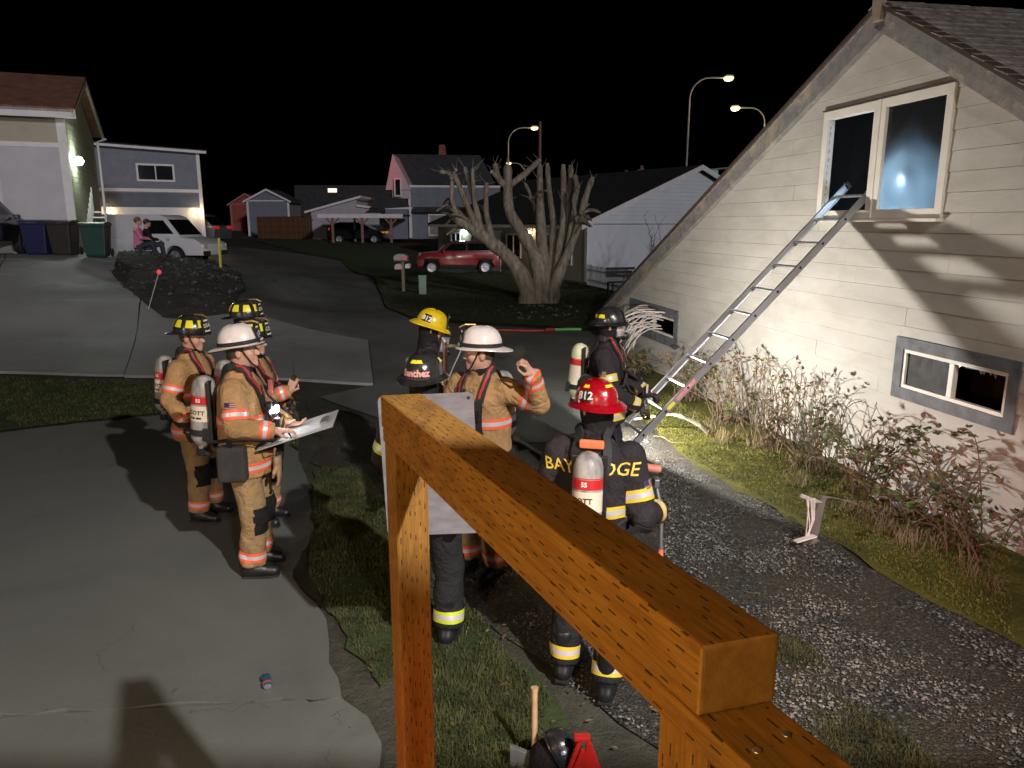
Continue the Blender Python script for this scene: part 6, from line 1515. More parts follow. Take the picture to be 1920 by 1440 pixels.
Bf = firefighter('chief in tan coat and white helmet holding a board on the concrete pad', pB[0], pB[1], R(-84), M_TANC, M_TANT, S_OR, dict(shell_m=SHW, style='trad', text='29', band_m=M_STRAP, trim=M_BLK),
    (.29, .02, 1.20), (.24, .27, 1.155), (-.29, .06, 1.20), (-.06, .30, 1.13), head_pitch=R(7), hood=False, gloves=(False, False), rhand=((-.15, 1, .0), (0, 0, -1), .55), lhand=((.3, 1, 0), (0, 0, 1), .5), seed=1.1, tank_kw=dict(yaw=R(85)))
Cc = firefighter('firefighter with black numbered helmet, tallest and farthest of the left group', -2.55, 7.05, R(-88), M_TANC, M_TANT, S_OR, dict(shell_m=M_SHELLK, style='trad', text='225A', patches=TRAP, band_m=M_SHELLK),
    (.30, -.02, 1.19), (.28, .14, .98), (-.30, -.02, 1.19), (-.28, .14, .98), scale=.99, seed=2.0, tank=False, rhand=hang, lhand=hangl)
Dd = firefighter('firefighter behind the white helmeted chief, hand raised to a radio', -2.20, 6.2, R(-96), M_TANC, M_TANT, S_OR, dict(shell_m=M_SHELLK, style='trad', text='225', patches=TRAP, band_m=M_SHELLK),
    (.27, .12, 1.20), (.12, .38, 1.27), (-.29, .04, 1.19), (-.2, .25, 1.05), scale=.955, seed=3.0, gloves=(True, False), rhand=((-.3, .35, .9), (-1, .1, .3), .8), lhand=hangl)
E_ = firefighter('firefighter in dark coat and yellow helmet looking down', -.74, 6.55, R(-82), M_DRKC, M_DRKT, S_LI, dict(shell_m=SHY, style='modern', text='E', side_text=[(R(118), .30, '812', .055, M_LETTER)], patches=[(R(100), R(137), .08, .62, M_BLK)], tilt=R(-8)),
    (.29, .02, 1.18), (.18, .27, 1.10), (-.29, .02, 1.18), (-.16, .28, 1.12), head_pitch=R(-12), scale=.985, seed=4.0, tank=False, mask=(0, .045, -.09), rhand=((-.3, 1, 0), (0, 0, -1), .9), lhand=((.3, 1, 0), (0, 0, -1), .9))
F_ = firefighter('firefighter in dark gear seen from behind with black helmet and grey board', -.53, 4.32, R(-14), M_DRKC, M_DRKT, S_LI, dict(shell_m=M_SHELLK, style='modern', text='E', patches=[(R(158), R(202), .62, .82, M_PATCH), (R(70), R(92), .55, .80, M_PATCH), (R(250), R(275), .55, .80, M_PATCH)], back_text='Sanchez'),
    (.31, -.02, 1.18), (.30, -.10, .95), (-.28, .05, 1.18), (-.14, .27, 1.06), scale=.985, seed=5.0, tank=False, feet=((-.16, .05), (.14, -.02)), rhand=((-.2, -.5, -1), (-.5, -1, 0), 1.0), lhand=((.4, 1, 0), (0, 0, -1), 1.0))
pG = flat(950, 1080)
G_ = firefighter('chief in tan coat and white helmet gesturing with a raised fist', pG[0]-.17, pG[1]+.05, R(146), M_TANC, M_TANT, S_OR, dict(shell_m=SHW, style='trad', text='C9', band_m=M_STRAP, trim=SHW),
    (.28, .06, 1.20), (.16, .26, 1.08), (-.44, -.06, 1.36), (-.47, .08, 1.60), head_yaw=R(-46), head_pitch=R(2), scale=.995, seed=6.0, hood=False, gloves=(False, True), lhand=((.25, .5, .8), (.7, .4, .1), 1.05), rhand=((-.5, 1, 0), (0, 0, 1), .6), tank=True)
H_ = firefighter('firefighter in dark coat and red helmet seen from behind with air tank', .45, 3.90, R(-14), M_DRKC, M_DRKT, S_YE, dict(shell_m=SHR, style='modern', text='E', patches=[(R(150), R(186), .72, .88, M_PATCH), (R(238), R(262), .72, .90, M_PATCH), (R(228), R(266), .12, .60, M_BLK)], side_text=[(R(247), .34, '812', .06, M_LETTER)], tilt=R(4)),
    (.29, -.06, 1.10), (.37, .14, 1.07), (-.30, -.02, 1.13), (-.20, .22, 1.08), head_yaw=R(40), head_pitch=R(-8), scale=.945, seed=7.0, feet=((-.15, -.05), (.13, -.2)), rhand=((.1, .8, -.35), (-1, 0, -.2), 1.1), lhand=((.4, 1, 0), (0, 0, -1), 1.0), tank_kw=dict(lean=R(-8), yaw=R(0)), chest_z=1.10)
I_ = firefighter('firefighter in dark coat and face mask steadying the ladder', .87, 6.75, R(-108), M_DRKC, M_DRKT, S_YE, dict(shell_m=M_SHELLK, style='modern', text='E', patches=[(R(110), R(140), .25, .52, M_PATCH), (R(150), R(175), .25, .52, M_PATCH)]),
    (.26, .10, 1.13), (.13, .34, .98), (-.28, .10, 1.16), (-.14, .36, 1.05), head_yaw=R(10), scale=.985, seed=8.0, mask=(0, 0, 0), rhand=((-.2, .8, -.6), (0, -.6, -.8), 1.0), lhand=((.2, 1, -.2), (0, 0, -1), 1.0), tank_kw=dict(col=mat('tank_yellow', (.62, .62, .42), .35, .25, 10)), chest_z=1.02)
# ================================================================ DETAILS WORN AND HELD
coat_text(H_, 'BAY', .098, M_GOLD, (-.185, -.1, 1.385), (1, 0, 0), (-.18, 0, 1), (0, -1, 0)); coat_text(H_, 'DGE', .105, M_GOLD, (.165, -.1, 1.385), (1, 0, 0), (.18, 0, 1), (0, -1, 0))
flag_patch(H_, (.26, -.05, 1.30), (0, 1, .1), (.1, 0, 1), (1, -.3, 0)); flag_patch(Bf, (.27, .0, 1.36), (0, 1, 0), (0, 0, 1), (1, 0, 0)); flag_patch(I_, (.27, .02, 1.30), (0, 1, 0), (0, 0, 1), (1, 0, 0)); flag_patch(E_, (.27, .0, 1.33), (0, 1, 0), (0, 0, 1), (1, 0, 0))
MB().box((0, 0, 0), (.06, .012, .075)).build('name_tag', mat('cream_label', (.68, .58, .45), .5, .08), I_['e']).data.transform(Matrix.Translation(Vector(I_['bvh'].find_nearest(Vector((-.03, .4, 1.25)))[0])+Vector((0, .012, 0))))
MB().box((0, 0, 0), (.14, .03, .05)).build('collar_grip', mat('orange_rubber', (.8, .2, .08), .5), H_['e'], bevel=.012).data.transform(Matrix.Translation((.0, -.125, 1.525)))
# lit chest lamp of the chief, radio of the man behind
bl_ = empty('chest_lamp_tmp'); bpy.data.objects.remove(bl_)
cl = MB().box((.07, .225, 1.27), (.075, .06, .10)).build('chest_lamp', M_BLK, Bf['e'], bevel=.01)
MB().lathe([(0, .0), (.026, .001), (.028, -.012)], Matrix.Translation((.07, .268, 1.275)) @ Matrix.Rotation(R(-90), 4, 'X'), 16).build('lamp_lens', glow('lamp_white', (.85, .97, 1.0), 90), cl)
MB().lathe([(0, .0), (.022, .001), (.024, -.012)], Matrix.Translation((.112, .235, 1.275)) @ Matrix.Rotation(R(90), 4, 'Y'), 16).build('lamp_lens', glow('lamp_white', (.85, .97, 1.0), 90), cl)
lamp('chest_lamp_light', 'POINT', Bf['M'] @ Vector((.16, .32, 1.28)), 0.9, (.85, .97, 1.0), size=.03)
MB().box((.0, .215, 1.42), (.055, .035, .12)).build('radio_pouch', mat('red_radio', (.3, .08, .07), .5), Bf['e'], bevel=.008)
rad = MB().box(Dd['rw']+Vector((-.05, .03, .06)), (.05, .04, .14)).build('radio', M_BLK, Dd['e'], bevel=.008); MB().tube([Dd['rw']+Vector((-.05, .03, .13)), Dd['rw']+Vector((-.05, .03, .24))], .006, 6).build('aerial', M_BLK, rad)
# gloves clipped at the hip of the gesturing chief, and at the belt of the other
def hung_glove(f, p, m, sc=1.0):
    Gf = Field(np.array(p)-[.16, .16, .28], np.array(p)+[.16, .16, .06], .0075)
    Gf.cone(np.array(p)+[0, 0, .03], np.array(p)-[0, 0, .02], .05, .04, .02, flat=.6, fax=(0, 1, 0)); hand_prims(Gf, p, (0, .1, -1), (0, -1, 0), 1, .25, 1.12*sc, fat=1.3)
    V, F = Gf.mesh(); npmesh('spare_glove', V, F, m, f['e'])
hung_glove(G_, (-.03, .245, 1.10), M_GLOVE, 1.2); hung_glove(Bf, (.06, .235, .86), M_LEATH, .9); hung_glove(Bf, (.0, .25, .98), mat('black_glove', (.02, .018, .017), .7), .8)
for f in (Bf, G_):
    ribbon(f['e'], f['bvh'], [(.05, .3, 1.50), (.07, .3, 1.3), (.02, .3, 1.12), (-.06, .3, 1.0)], .02, M_STRAP, 'lanyard', .016)
# mask bag at the chief's hip
MB().box((.25, -.03, .93), (.10, .2, .26)).build('hip_pouch', mat('pouch', (.03, .028, .03), .8, .2, 12, .3), Bf['e'], bevel=.03, seg=3)

# the chief's board
Mb_ = Bf['M'] @ Matrix.Translation((.04, .40, 1.105)) @ Matrix.Rotation(R(17), 4, 'X') @ Matrix.Rotation(R(3), 4, 'Y')
cb = empty('clipboard', Mb_.translation); cb.rotation_euler = Mb_.to_euler(); tag(cb, 'pale board held out by the white helmeted chief on the pad', 'board')
M_PAPER = mat('pale_board', (.33, .32, .31), .5, .12, 4); MB().box((0, 0, 0), (.40, .56, .008)).build('board', M_PAPER, cb, bevel=.003); MB().box((0, .20, .012), (.14, .05, .014)).build('clip', M_STEEL, cb, bevel=.004); MB().box((-.01, -.02, .0055), (.32, .42, .002)).build('paper', mat('paper', (.42, .41, .4), .7, .04), cb)
pn = Bf['M'] @ (Bf['rw']+Vector((-.03, .10, -.03))); pen = empty('pen', pn); tag(pen, 'dark pen held over the pale board', 'pen'); MB().tube([(-.03, 0, .05), (.02, 0, -.06)], [.006, .006], 8).build('barrel', M_BLK, pen); MB().tube([(.02, 0, -.06), (.024, 0, -.07)], [.006, .001], 8).build('point', M_STEEL, pen)
# grey board at the back of the man in dark gear
gb_ = Vector(at(806, 872, 3.86)); gbd = empty('grey_board', gb_, R(-3)); gbd.rotation_euler = (R(-4), R(-3), R(-2)); tag(gbd, 'grey rectangular board with rounded corners behind the wooden rail', 'board')
w2, h2, rc = .246, .372, .03; pl = []
for cx__, cz__, a0 in ((w2-rc, h2-rc, 0), (-w2+rc, h2-rc, 90), (-w2+rc, -h2+rc, 180), (w2-rc, -h2+rc, 270)):
    for k in range(5): pl.append((cx__+rc*math.cos(R(a0+k*22.5)), cz__+rc*math.sin(R(a0+k*22.5))))
MB().prism(pl, lambda a, b, d: (a, d, b), -.006, .006).build('panel', mat('grey_panel', (.15, .145, .165), .45, .1, 7, .1, 60, col2=(.215, .21, .235), stretch=(1, 1, 3)), gbd, bevel=.002)
MB().lathe([(0, 0), (.009, 0)], Matrix.Translation((w2-.025, -.0065, h2-.028)) @ Matrix.Rotation(R(90), 4, 'X'), 12, cap=False).build('hole', M_BLK, gbd); MB().box((0, -.0062, -.02), (w2*1.9, .0012, .002)).build('crease', M_STEEL, gbd)
# steel hook pole by the yellow helmet
hp = gnd(-.50, 5.5); hk = empty('hook_pole', hp); tag(hk, 'upright steel hook pole beside the yellow helmeted firefighter', 'tool'); zt_ = 2.6-5.6*.155
MB().tube([(0, 0, .0), (0, 0, zt_)], .018, 10).build('shaft', mat('red_steel', (.3, .16, .16), .4, .3, 8, metal=.4), hk, smooth=True); MB().box((.07, 0, zt_-.03), (.16, .025, .02)).build('hook_bar', M_STEEL, hk); MB().tube([(.14, 0, zt_-.03), (.06, 0, zt_-.2), (.02, 0, zt_-.3)], .009, 8).build('stay', M_STEEL, hk); MB().tube([(0, 0, zt_), (-.02, 0, zt_+.03)], [.018, .006], 8).build('tip', M_STEEL, hk); MB().tube([(-.02, 0, zt_-.14), (-.14, 0, zt_-.22)], .009, 8).build('hook_bar', M_STEEL, hk)
# bars carried by the red helmeted man
hr = H_['M'] @ (H_['rw']+Vector((.015, .06, -.03)))
pb = empty('pry_bar', hr); tag(pb, 'short pry bar in the gloved hand of the red helmeted firefighter', 'tool'); MB().tube([(-.03, .03, .14), (.0, 0, 0), (.0, -.03, -.22)], .013, 10).build('shaft', M_STEEL, pb, smooth=True); MB().box((-.03, .03, .16), (.03, .06, .05)).build('claw', M_STEEL, pb, bevel=.006); MB().tube([(0, -.03, -.22), (0, -.032, -.30)], .016, 10).build('grip', mat('orange_rubber', (.8, .2, .08), .5), pb)
ax0, ax1 = Vector(at(1090, 862, 4.35)), Vector(at(1240, 880, 4.25)); axe = empty('tool_handle', ax1); tag(axe, 'salmon coloured tool handle poking out right of the red helmeted firefighter', 'tool'); d_ = ax0-ax1; MB().tube([(0, 0, 0), d_*.04, d_*.5, d_], [.019, .024, .022, .02], 12).build('handle', mat('salmon_handle', (.62, .22, .15), .6, .2, 12, .3), axe, smooth=True); MB().box(d_*1.02, (.05, .12, .2)).build('axe_head', M_STEEL, axe, bevel=.01)
pl0, pl1 = G(966, 826), G(1110, 912); lp_ = empty('pale_pole', pl0); tag(lp_, 'pale aluminium pole lying on the gravel between the firefighters', 'pole'); MB().tube([(0, 0, .03), pl1-pl0+Vector((0, 0, .03))], .022, 10).build('shaft', M_ALU, lp_, smooth=True); MB().tube([(0, 0, .03), (pl1-pl0)*.04+Vector((0, 0, .03))], .027, 10).build('end_sleeve', mat('pink_sleeve', (.6, .35, .33), .5), lp_, smooth=True)
cn = G(992, 838); 
# things on the ground by the rail: helmet, axe, red wedge
hh = empty('spare_helmet', G(1035, 1440)+Vector((0, 0, .02)), R(100)); hh.location = Vector(flat(1030, 1450, 0)); hh.scale = (.78, .78, .78); tag(hh, 'black fire helmet standing on the ground below the rail', 'helmet')
helmet(hh, Matrix.Translation((0, 0, .12)) @ Matrix.Rotation(R(62), 4, 'X'), M_SHELLK, 'trad', None, [(R(160), R(200), .55, .75, M_PATCH)], band_m=M_SHELLK)
MB().lathe([(.095, 0), (.11, .06), (.1, .16), (.05, .22)], Matrix.Translation((.0, .02, .0)), 16).build('liner', M_HOOD, hh, smooth=True)
sx_ = Vector(flat(1002, 1440, 0)); sa = empty('hand_axe', sx_); tag(sa, 'small axe with wooden handle leaning beside the black helmet on the ground', 'axe'); tp_ = Vector(at(1003, 1348, sx_.y*1.13))-sx_
hd_ = Vector((tp_.x, .06, .40)); MB().tube([(0, 0, .03), hd_*.5, hd_*.93, hd_], [.014, .015, .015, .02], 10).build('handle', mat('axe_wood', (.5, .33, .2), .5, .2, 8), sa, smooth=True); MB().prism([(-.02, 0), (.03, .0), (.12, -.06), (.12, .11), (.03, .07), (-.02, .07)], lambda a, b, d: (-a, d, b+.02), -.014, .014).build('blade', mat('axe_steel', (.22, .23, .23), .4, .3, 8, metal=.5), sa, bevel=.004)
rw_ = Vector(flat(1090, 1470, 0)); rdw = empty('red_wedge', rw_); tag(rdw, 'red folding wedge tool standing at the bottom edge by the black helmet', 'tool'); M_REDT = mat('red_tool', (.55, .02, .015), .35, .1, 8, coat=.3)
for s in (0, 1): MB().prism([(-.11+.1*s, 0), (.0+.1*s, 0), (-.01+.03*s, .22), (-.03+.03*s, .22)], lambda a, b, d: (a+.02, d, b), -.05+.06*s, -.03+.06*s).build('leg_plate', M_REDT, rdw, bevel=.004)
MB().tube([(-.06, -.04, .12), (-.01, -.03, .27)], .012, 8).build('strut', M_REDT, rdw); MB().box((-.005, -.03, .275), (.075, .04, .022)).build('handle', M_REDT, rdw, bevel=.006)
# crushed can on the pad
cp_ = Vector(flat(500, 1283, .02)); can = empty('crushed_can', cp_, R(25)); tag(can, 'small crushed blue can lying on the concrete pad', 'can')
mb = MB(); mb.lathe([(.020, -.055), (.027, -.05), (.027, -.02), (.021, 0), (.027, .02), (.027, .05), (.021, .055)], Matrix.Translation((0, 0, .02)) @ Matrix.Rotation(R(90), 4, 'X'), 16, sy=.7); mb.build('body', mat('can_blue', (.05, .16, .3), .3, .2, 30, metal=.6), can, smooth=True); MB().lathe([(0, .0), (.021, .0)], Matrix.Translation((0, -.0562, .02)) @ Matrix.Rotation(R(90), 4, 'X'), 14, sy=.7, cap=False).build('lid', M_STEEL, can); MB().lathe([(.0275, .0), (.0275, .018)], Matrix.Translation((0, -.02, .02)) @ Matrix.Rotation(R(90), 4, 'X'), 16, sy=.71, cap=False).build('stripe', mat('can_red', (.5, .08, .06), .4), can)
# leaf rake, broken plank with trim, litter, sticks along the wall
rk = Vector(flat(1262, 790, .16)); rkE = empty('leaf_rake', (rk.x, rk.y, 0)); tag(rkE, 'pale plastic leaf rake lying fanned out below the ladder', 'rake'); M_RK = mat('pale_plastic', (.62, .60, .46), .5, .1, 6)
tdir = (Vector(flat(1335, 805, .05))-rk); tdir.z = 0; tl_ = tdir.normalized(); ts = Vector((-tl_.y, tl_.x, 0))
for k in range(19):
    a = (k/18-.5)*R(62); d = tl_*math.cos(a)+ts*math.sin(a)+Vector((0, 0, .0)); b0 = Vector((0, 0, .24))+d*.08; b1 = Vector((0, 0, .13))+d*.34; b2 = Vector((0, 0, .06))+d*.42; b3 = b2+Vector((0, 0, -.04))+d*.01; s_d = Vector((-d.y, d.x, 0))
    mb = MB(); vs_ = []
    for p_, w_ in ((b0, .004), (b1, .0095), (b2, .009), (b3, .005)): vs_ += [p_-s_d*w_, p_+s_d*w_, p_+s_d*w_+Vector((0, 0, .004)), p_-s_d*w_+Vector((0, 0, .004))]
    mb.add(vs_, [(4*i+j, 4*i+(j+1) % 4, 4*i+4+(j+1) % 4, 4*i+4+j) for i in range(3) for j in range(4)]+[(0, 1, 2, 3), (12, 13, 14, 15)]).build('tine', M_RK, rkE)
MB().prism([(-.03, 0), (.03, 0), (.075, .12), (-.075, .12)], lambda a, b, d: Vector((0, 0, .25))+ts*a+tl_*b+Vector((0, 0, d-.25*b)), -.012, .012).build('rake_neck', M_RK, rkE)
MB().tube([Vector((0, 0, .25)), -tl_*.9+ts*.3+Vector((0, 0, .06))], .014, 8).build('handle', mat('rake_wood', (.45, .4, .26), .6), rkE)
st_ = Vector(flat(1520, 1022, 0)); sp = empty('broken_plank', st_, R(20)); tag(sp, 'short weathered plank standing in the moss with white trim across it', 'plank'); M_WEA = mat('weathered_plank', (.16, .14, .12), .85, .3, 9, .6, 60, stretch=(1, 1, .15))
MB().box((0, 0, .18), (.07, .03, .40), Matrix.Rotation(R(8), 3, 'Y') @ Matrix.Rotation(R(12), 3, 'X')).build('plank', M_WEA, sp, bevel=.004); MB().box((.062, .01, .21), (.05, .03, .42), Matrix.Rotation(R(9), 3, 'Y')).build('plank', M_WEA, sp, bevel=.004)
MB().box((-.05, -.01, .41), (.24, .012, .03), Matrix.Rotation(R(24), 3, 'Y') @ Matrix.Rotation(R(20), 3, 'X')).build('white_trim', mat('worn_trim', (.5, .48, .44), .7, .3, 20, .4), sp, bevel=.003)
r = random.Random(2)
for k in range(5):
    z0 = .42; mb = MB(); mb.tube([(-.1+.02*k, -.02, z0), (-.10+.015*k+r.uniform(-.02, .02), -.05, .25), (-.07+r.uniform(-.02, .02), -.03, .1)], .005, 5).build('wire', M_BLIND, sp)
MB().box((-.12, -.06, .10), (.20, .05, .012), Matrix.Rotation(R(-6), 3, 'Y')).build('white_trim', M_BLIND, sp, bevel=.002)
def stick(px0, px1, r_, label, m=None, lift=.02):
    a, b = Vector(flat(*px0, lift)), Vector(flat(*px1, lift)); n_ = 9; pts = []
    for k in range(n_+1):
        t = k/n_; p = a.lerp(b, t); pts.append(p-a+Vector((math.sin(t*7)*.02, math.cos(t*5)*.02, .015*math.sin(t*9)+.01)))
    e = empty('stick', a); tag(e, label, 'stick'); MB().tube(pts, [r_*(1-.5*k/n_) for k in range(n_+1)], 6).build('stem', m or mat('stick_wood', (.2, .15, .09), .7, .2, 8), e, smooth=True)
    MB().tube([pts[4], pts[4]+Vector((.1, .08, .06))], [r_*.6, r_*.3], 5).build('twig', m or mat('stick_wood', (.2, .15, .09), .7, .2, 8), e)
stick((1245, 862), (1420, 875), .0045, 'long thin dry stick lying on the moss below the rake'); stick((1545, 935), (1800, 1000), .012, 'long grey stick lying from the broken plank toward the house', mat('grey_stick', (.25, .22, .2), .8)); stick((1225, 820), (1290, 835), .005, 'short twig on the moss beside the ladder foot')
def litter(px, py, s, m, label, seed):
    p = Vector(flat(px, py, .02)); r = random.Random(seed); e = empty('litter', p); tag(e, label, 'litter'); n_ = 7; vs_ = [(-s+2*s*i/(n_-1)+r.uniform(-.15, .15)*s, -s+2*s*j/(n_-1)+r.uniform(-.15, .15)*s, abs(r.gauss(.25, .3))*s) for j in range(n_) for i in range(n_)]
    MB().add(vs_, [(j*n_+i, j*n_+i+1, (j+1)*n_+i+1, (j+1)*n_+i) for j in range(n_-1) for i in range(n_-1)]).build('crumpled_sheet', m, e)
M_LIT = mat('pale_plastic_litter', (.42, .46, .58), .5, .15, 6); litter(1695, 952, .08, M_LIT, 'crumpled pale blue litter below the lower right window', 1); litter(1742, 962, .06, M_LIT, 'smaller crumpled litter right of the pale blue piece', 2); litter(1650, 935, .05, mat('grey_litter', (.4, .4, .4), .6), 'crumpled grey litter among the brambles', 3)

# ================================================================ BRAMBLES
M_CANE = mat('cane', (.17, .10, .07), .7, .3, 10); M_CANEG = mat('cane_pale', (.17, .125, .08), .75, .3, 10)
M_LEAF = mat('bramble_leaf', (.05, .075, .02), .55, col2=(.13, .17, .05), scale=7); M_LEAFB = mat('brown_leaf', (.16, .10, .05), .7, col2=(.27, .18, .09), scale=7)
def leafverts(p, d, up_, L):
    s_ = d.cross(up_).normalized() if d.cross(up_).length > 1e-4 else d.orthogonal().normalized(); n_ = s_.cross(d)
    return [p, p+d*L*.35+s_*L*.30+n_*L*.03, p+d*L*.72+s_*L*.20, p+d*L, p+d*L*.72-s_*L*.20, p+d*L*.35-s_*L*.30+n_*L*.03]
def bramble(name, a, n_out, reach, hgt, ncane, leafd, label, seed, dead=.4, toward=0.0, leafL=.055):
    base = HW(a, n_out, 0); base.z = float(gz(base.x, base.y)); e = empty(name, base); tag(e, label, 'bramble', 'brambles along the house wall'); r = random.Random(seed); LV, LF_, LM = [], [], []
    cane_m = [MB(), MB()]
    for c in range(ncane):
        ang = r.uniform(0, 6.28); o = Vector((math.cos(ang), math.sin(ang), 0))*r.uniform(.02, .25); dr = (U*r.uniform(-1, 1)+NRM*r.uniform(-.25, .45)+U*toward).normalized()
        Lr = reach*r.uniform(.4, 1.1); hh_ = hgt*r.uniform(.35, 1.1); pts = []; dd = r.random() < dead
        bend = r.uniform(.55, 1.0)
        for k in range(13):
            t = k/12; p = o+dr*Lr*(t**1.25)+Vector((0, 0, 1))*hh_*math.sin(min(1.0, t*bend*1.25)*math.pi*.62)/math.sin(min(1., bend*1.25*.8)*math.pi*.62+.0001 if False else 1.2)
            p += Vector((mnoise.noise(Vector((t*3, c, seed))), mnoise.noise(Vector((t*3, c+9, seed))), mnoise.noise(Vector((t*3, c+20, seed)))))*.05
            wpos = base+p; off_ = (wpos-HB).dot(NRM)
            if off_ < .05: p += NRM*(.05-off_)
            pts.append(p)
        cane_m[1 if dd else 0].tube(pts, [.0055*(1-.75*k/12)+.0008 for k in range(13)], 5)
        if r.random() < leafd*(.35 if dd else 1):
            for k in range(3, 13):
                for q_ in range(r.choice((1, 2, 3))):
                    if r.random() > .62: continue
                    d = Vector((r.uniform(-1, 1), r.uniform(-1, 1), r.uniform(-.3, .8))).normalized(); st0 = pts[k]+d*.03
                    for th in (-.9, 0, .9):
                        d2 = (Matrix.Rotation(th, 3, 'Z') @ d).normalized(); i = len(LV); LV += leafverts(st0, d2, Vector((r.uniform(-.5, .5), r.uniform(-.5, .5), 1)), leafL*r.uniform(.6, 1.2)); LF_.append(tuple(range(i, i+6))); LM.append(1 if (dd or r.random() < .2) else 0)
                        if (base+LV[-3]-HB).dot(NRM) < .02:
                            for z in range(i, i+6): LV[z] = LV[z]+NRM*.06
    for mb, m_, nm in zip(cane_m, (M_CANE, M_CANEG), ('canes', 'dead_canes')):
        if mb.v: kind(mb.build(nm, m_, e, fix=False), 'stuff')
    if LV:
        me = bpy.data.meshes.new('leaves'); me.from_pydata(LV, [], LF_); me.materials.append(M_LEAF); me.materials.append(M_LEAFB); me.polygons.foreach_set('material_index', LM); kind(link('leaves', me, e), 'stuff')
    return e
bramble('bramble_bush', W(1240, 700)[0], .45, .6, .38, 26, .8, 'bramble clump behind the foot of the ladder', 1, .4)
bramble('bramble_bush', W(1330, 740)[0], .35, .7, .62, 46, .6, 'leafy bramble clump right of the ladder', 2, .45)
bramble('bramble_bush', W(1420, 780)[0], .4, .75, .85, 55, .35, 'brown tangled bramble below the ladder shadow', 3, .8)
bramble('bramble_bush', W(1500, 810)[0], .4, .75, .8, 52, .35, 'dry bramble clump with thin upright stalks', 4, .85)
bramble('bramble_bush', W(1590, 850)[0], .35, .7, .7, 38, .55, 'bramble clump left of the lower right window', 5, .5)
bramble('bramble_bush', W(1680, 880)[0], .35, 1.0, .85, 22, .9, 'bramble with long red canes arching under the lower right window', 6, .2, -.5, .06)
bramble('bramble_bush', W(1790, 930)[0], .4, 1.0, .7, 14, .9, 'green bramble reaching across the lower right window sill', 7, .2, .4, .06)
bramble('bramble_bush', W(1905, 1000)[0], .4, .9, .85, 20, .95, 'dark leafy bramble at the right edge of the picture', 8, .15, .2, .06)
# tall dry stalks
for a_, h_, sd in ((W(1525, 700)[0], 1.05, 3), (W(1560, 720)[0], .95, 4), (W(1440, 700)[0], 1.0, 5)):
    b_ = HW(a_, .18, 0); e = empty('dry_stalk', b_); tag(e, {3: 'tallest dry seed stalk against the siding, left of its pair', 4: 'dry seed stalk against the siding nearest the lower right window', 5: 'dry seed stalk against the siding nearest the ladder'}[sd], 'plant', 'dry stalks against the siding'); r = random.Random(sd)
    for k in range(3):
        tp2 = Vector((r.uniform(-.08, .08), r.uniform(-.08, .08), h_*r.uniform(.8, 1.05))); MB().tube([(0, 0, 0), tp2*.5+Vector((.02, 0, 0)), tp2], [.005, .004, .002], 5).build('stem', M_CANEG, e)
        mb = MB()
        for q_ in range(16):
            p = tp2*r.uniform(.55, 1.0); d = Vector((r.uniform(-1, 1), r.uniform(-1, 1), r.uniform(.2, 1.2))).normalized(); mb.tube([p, p+d*r.uniform(.02, .06)], [.004, .006], 4)
        kind(mb.build('seed_heads', M_LEAFB, e), 'stuff')

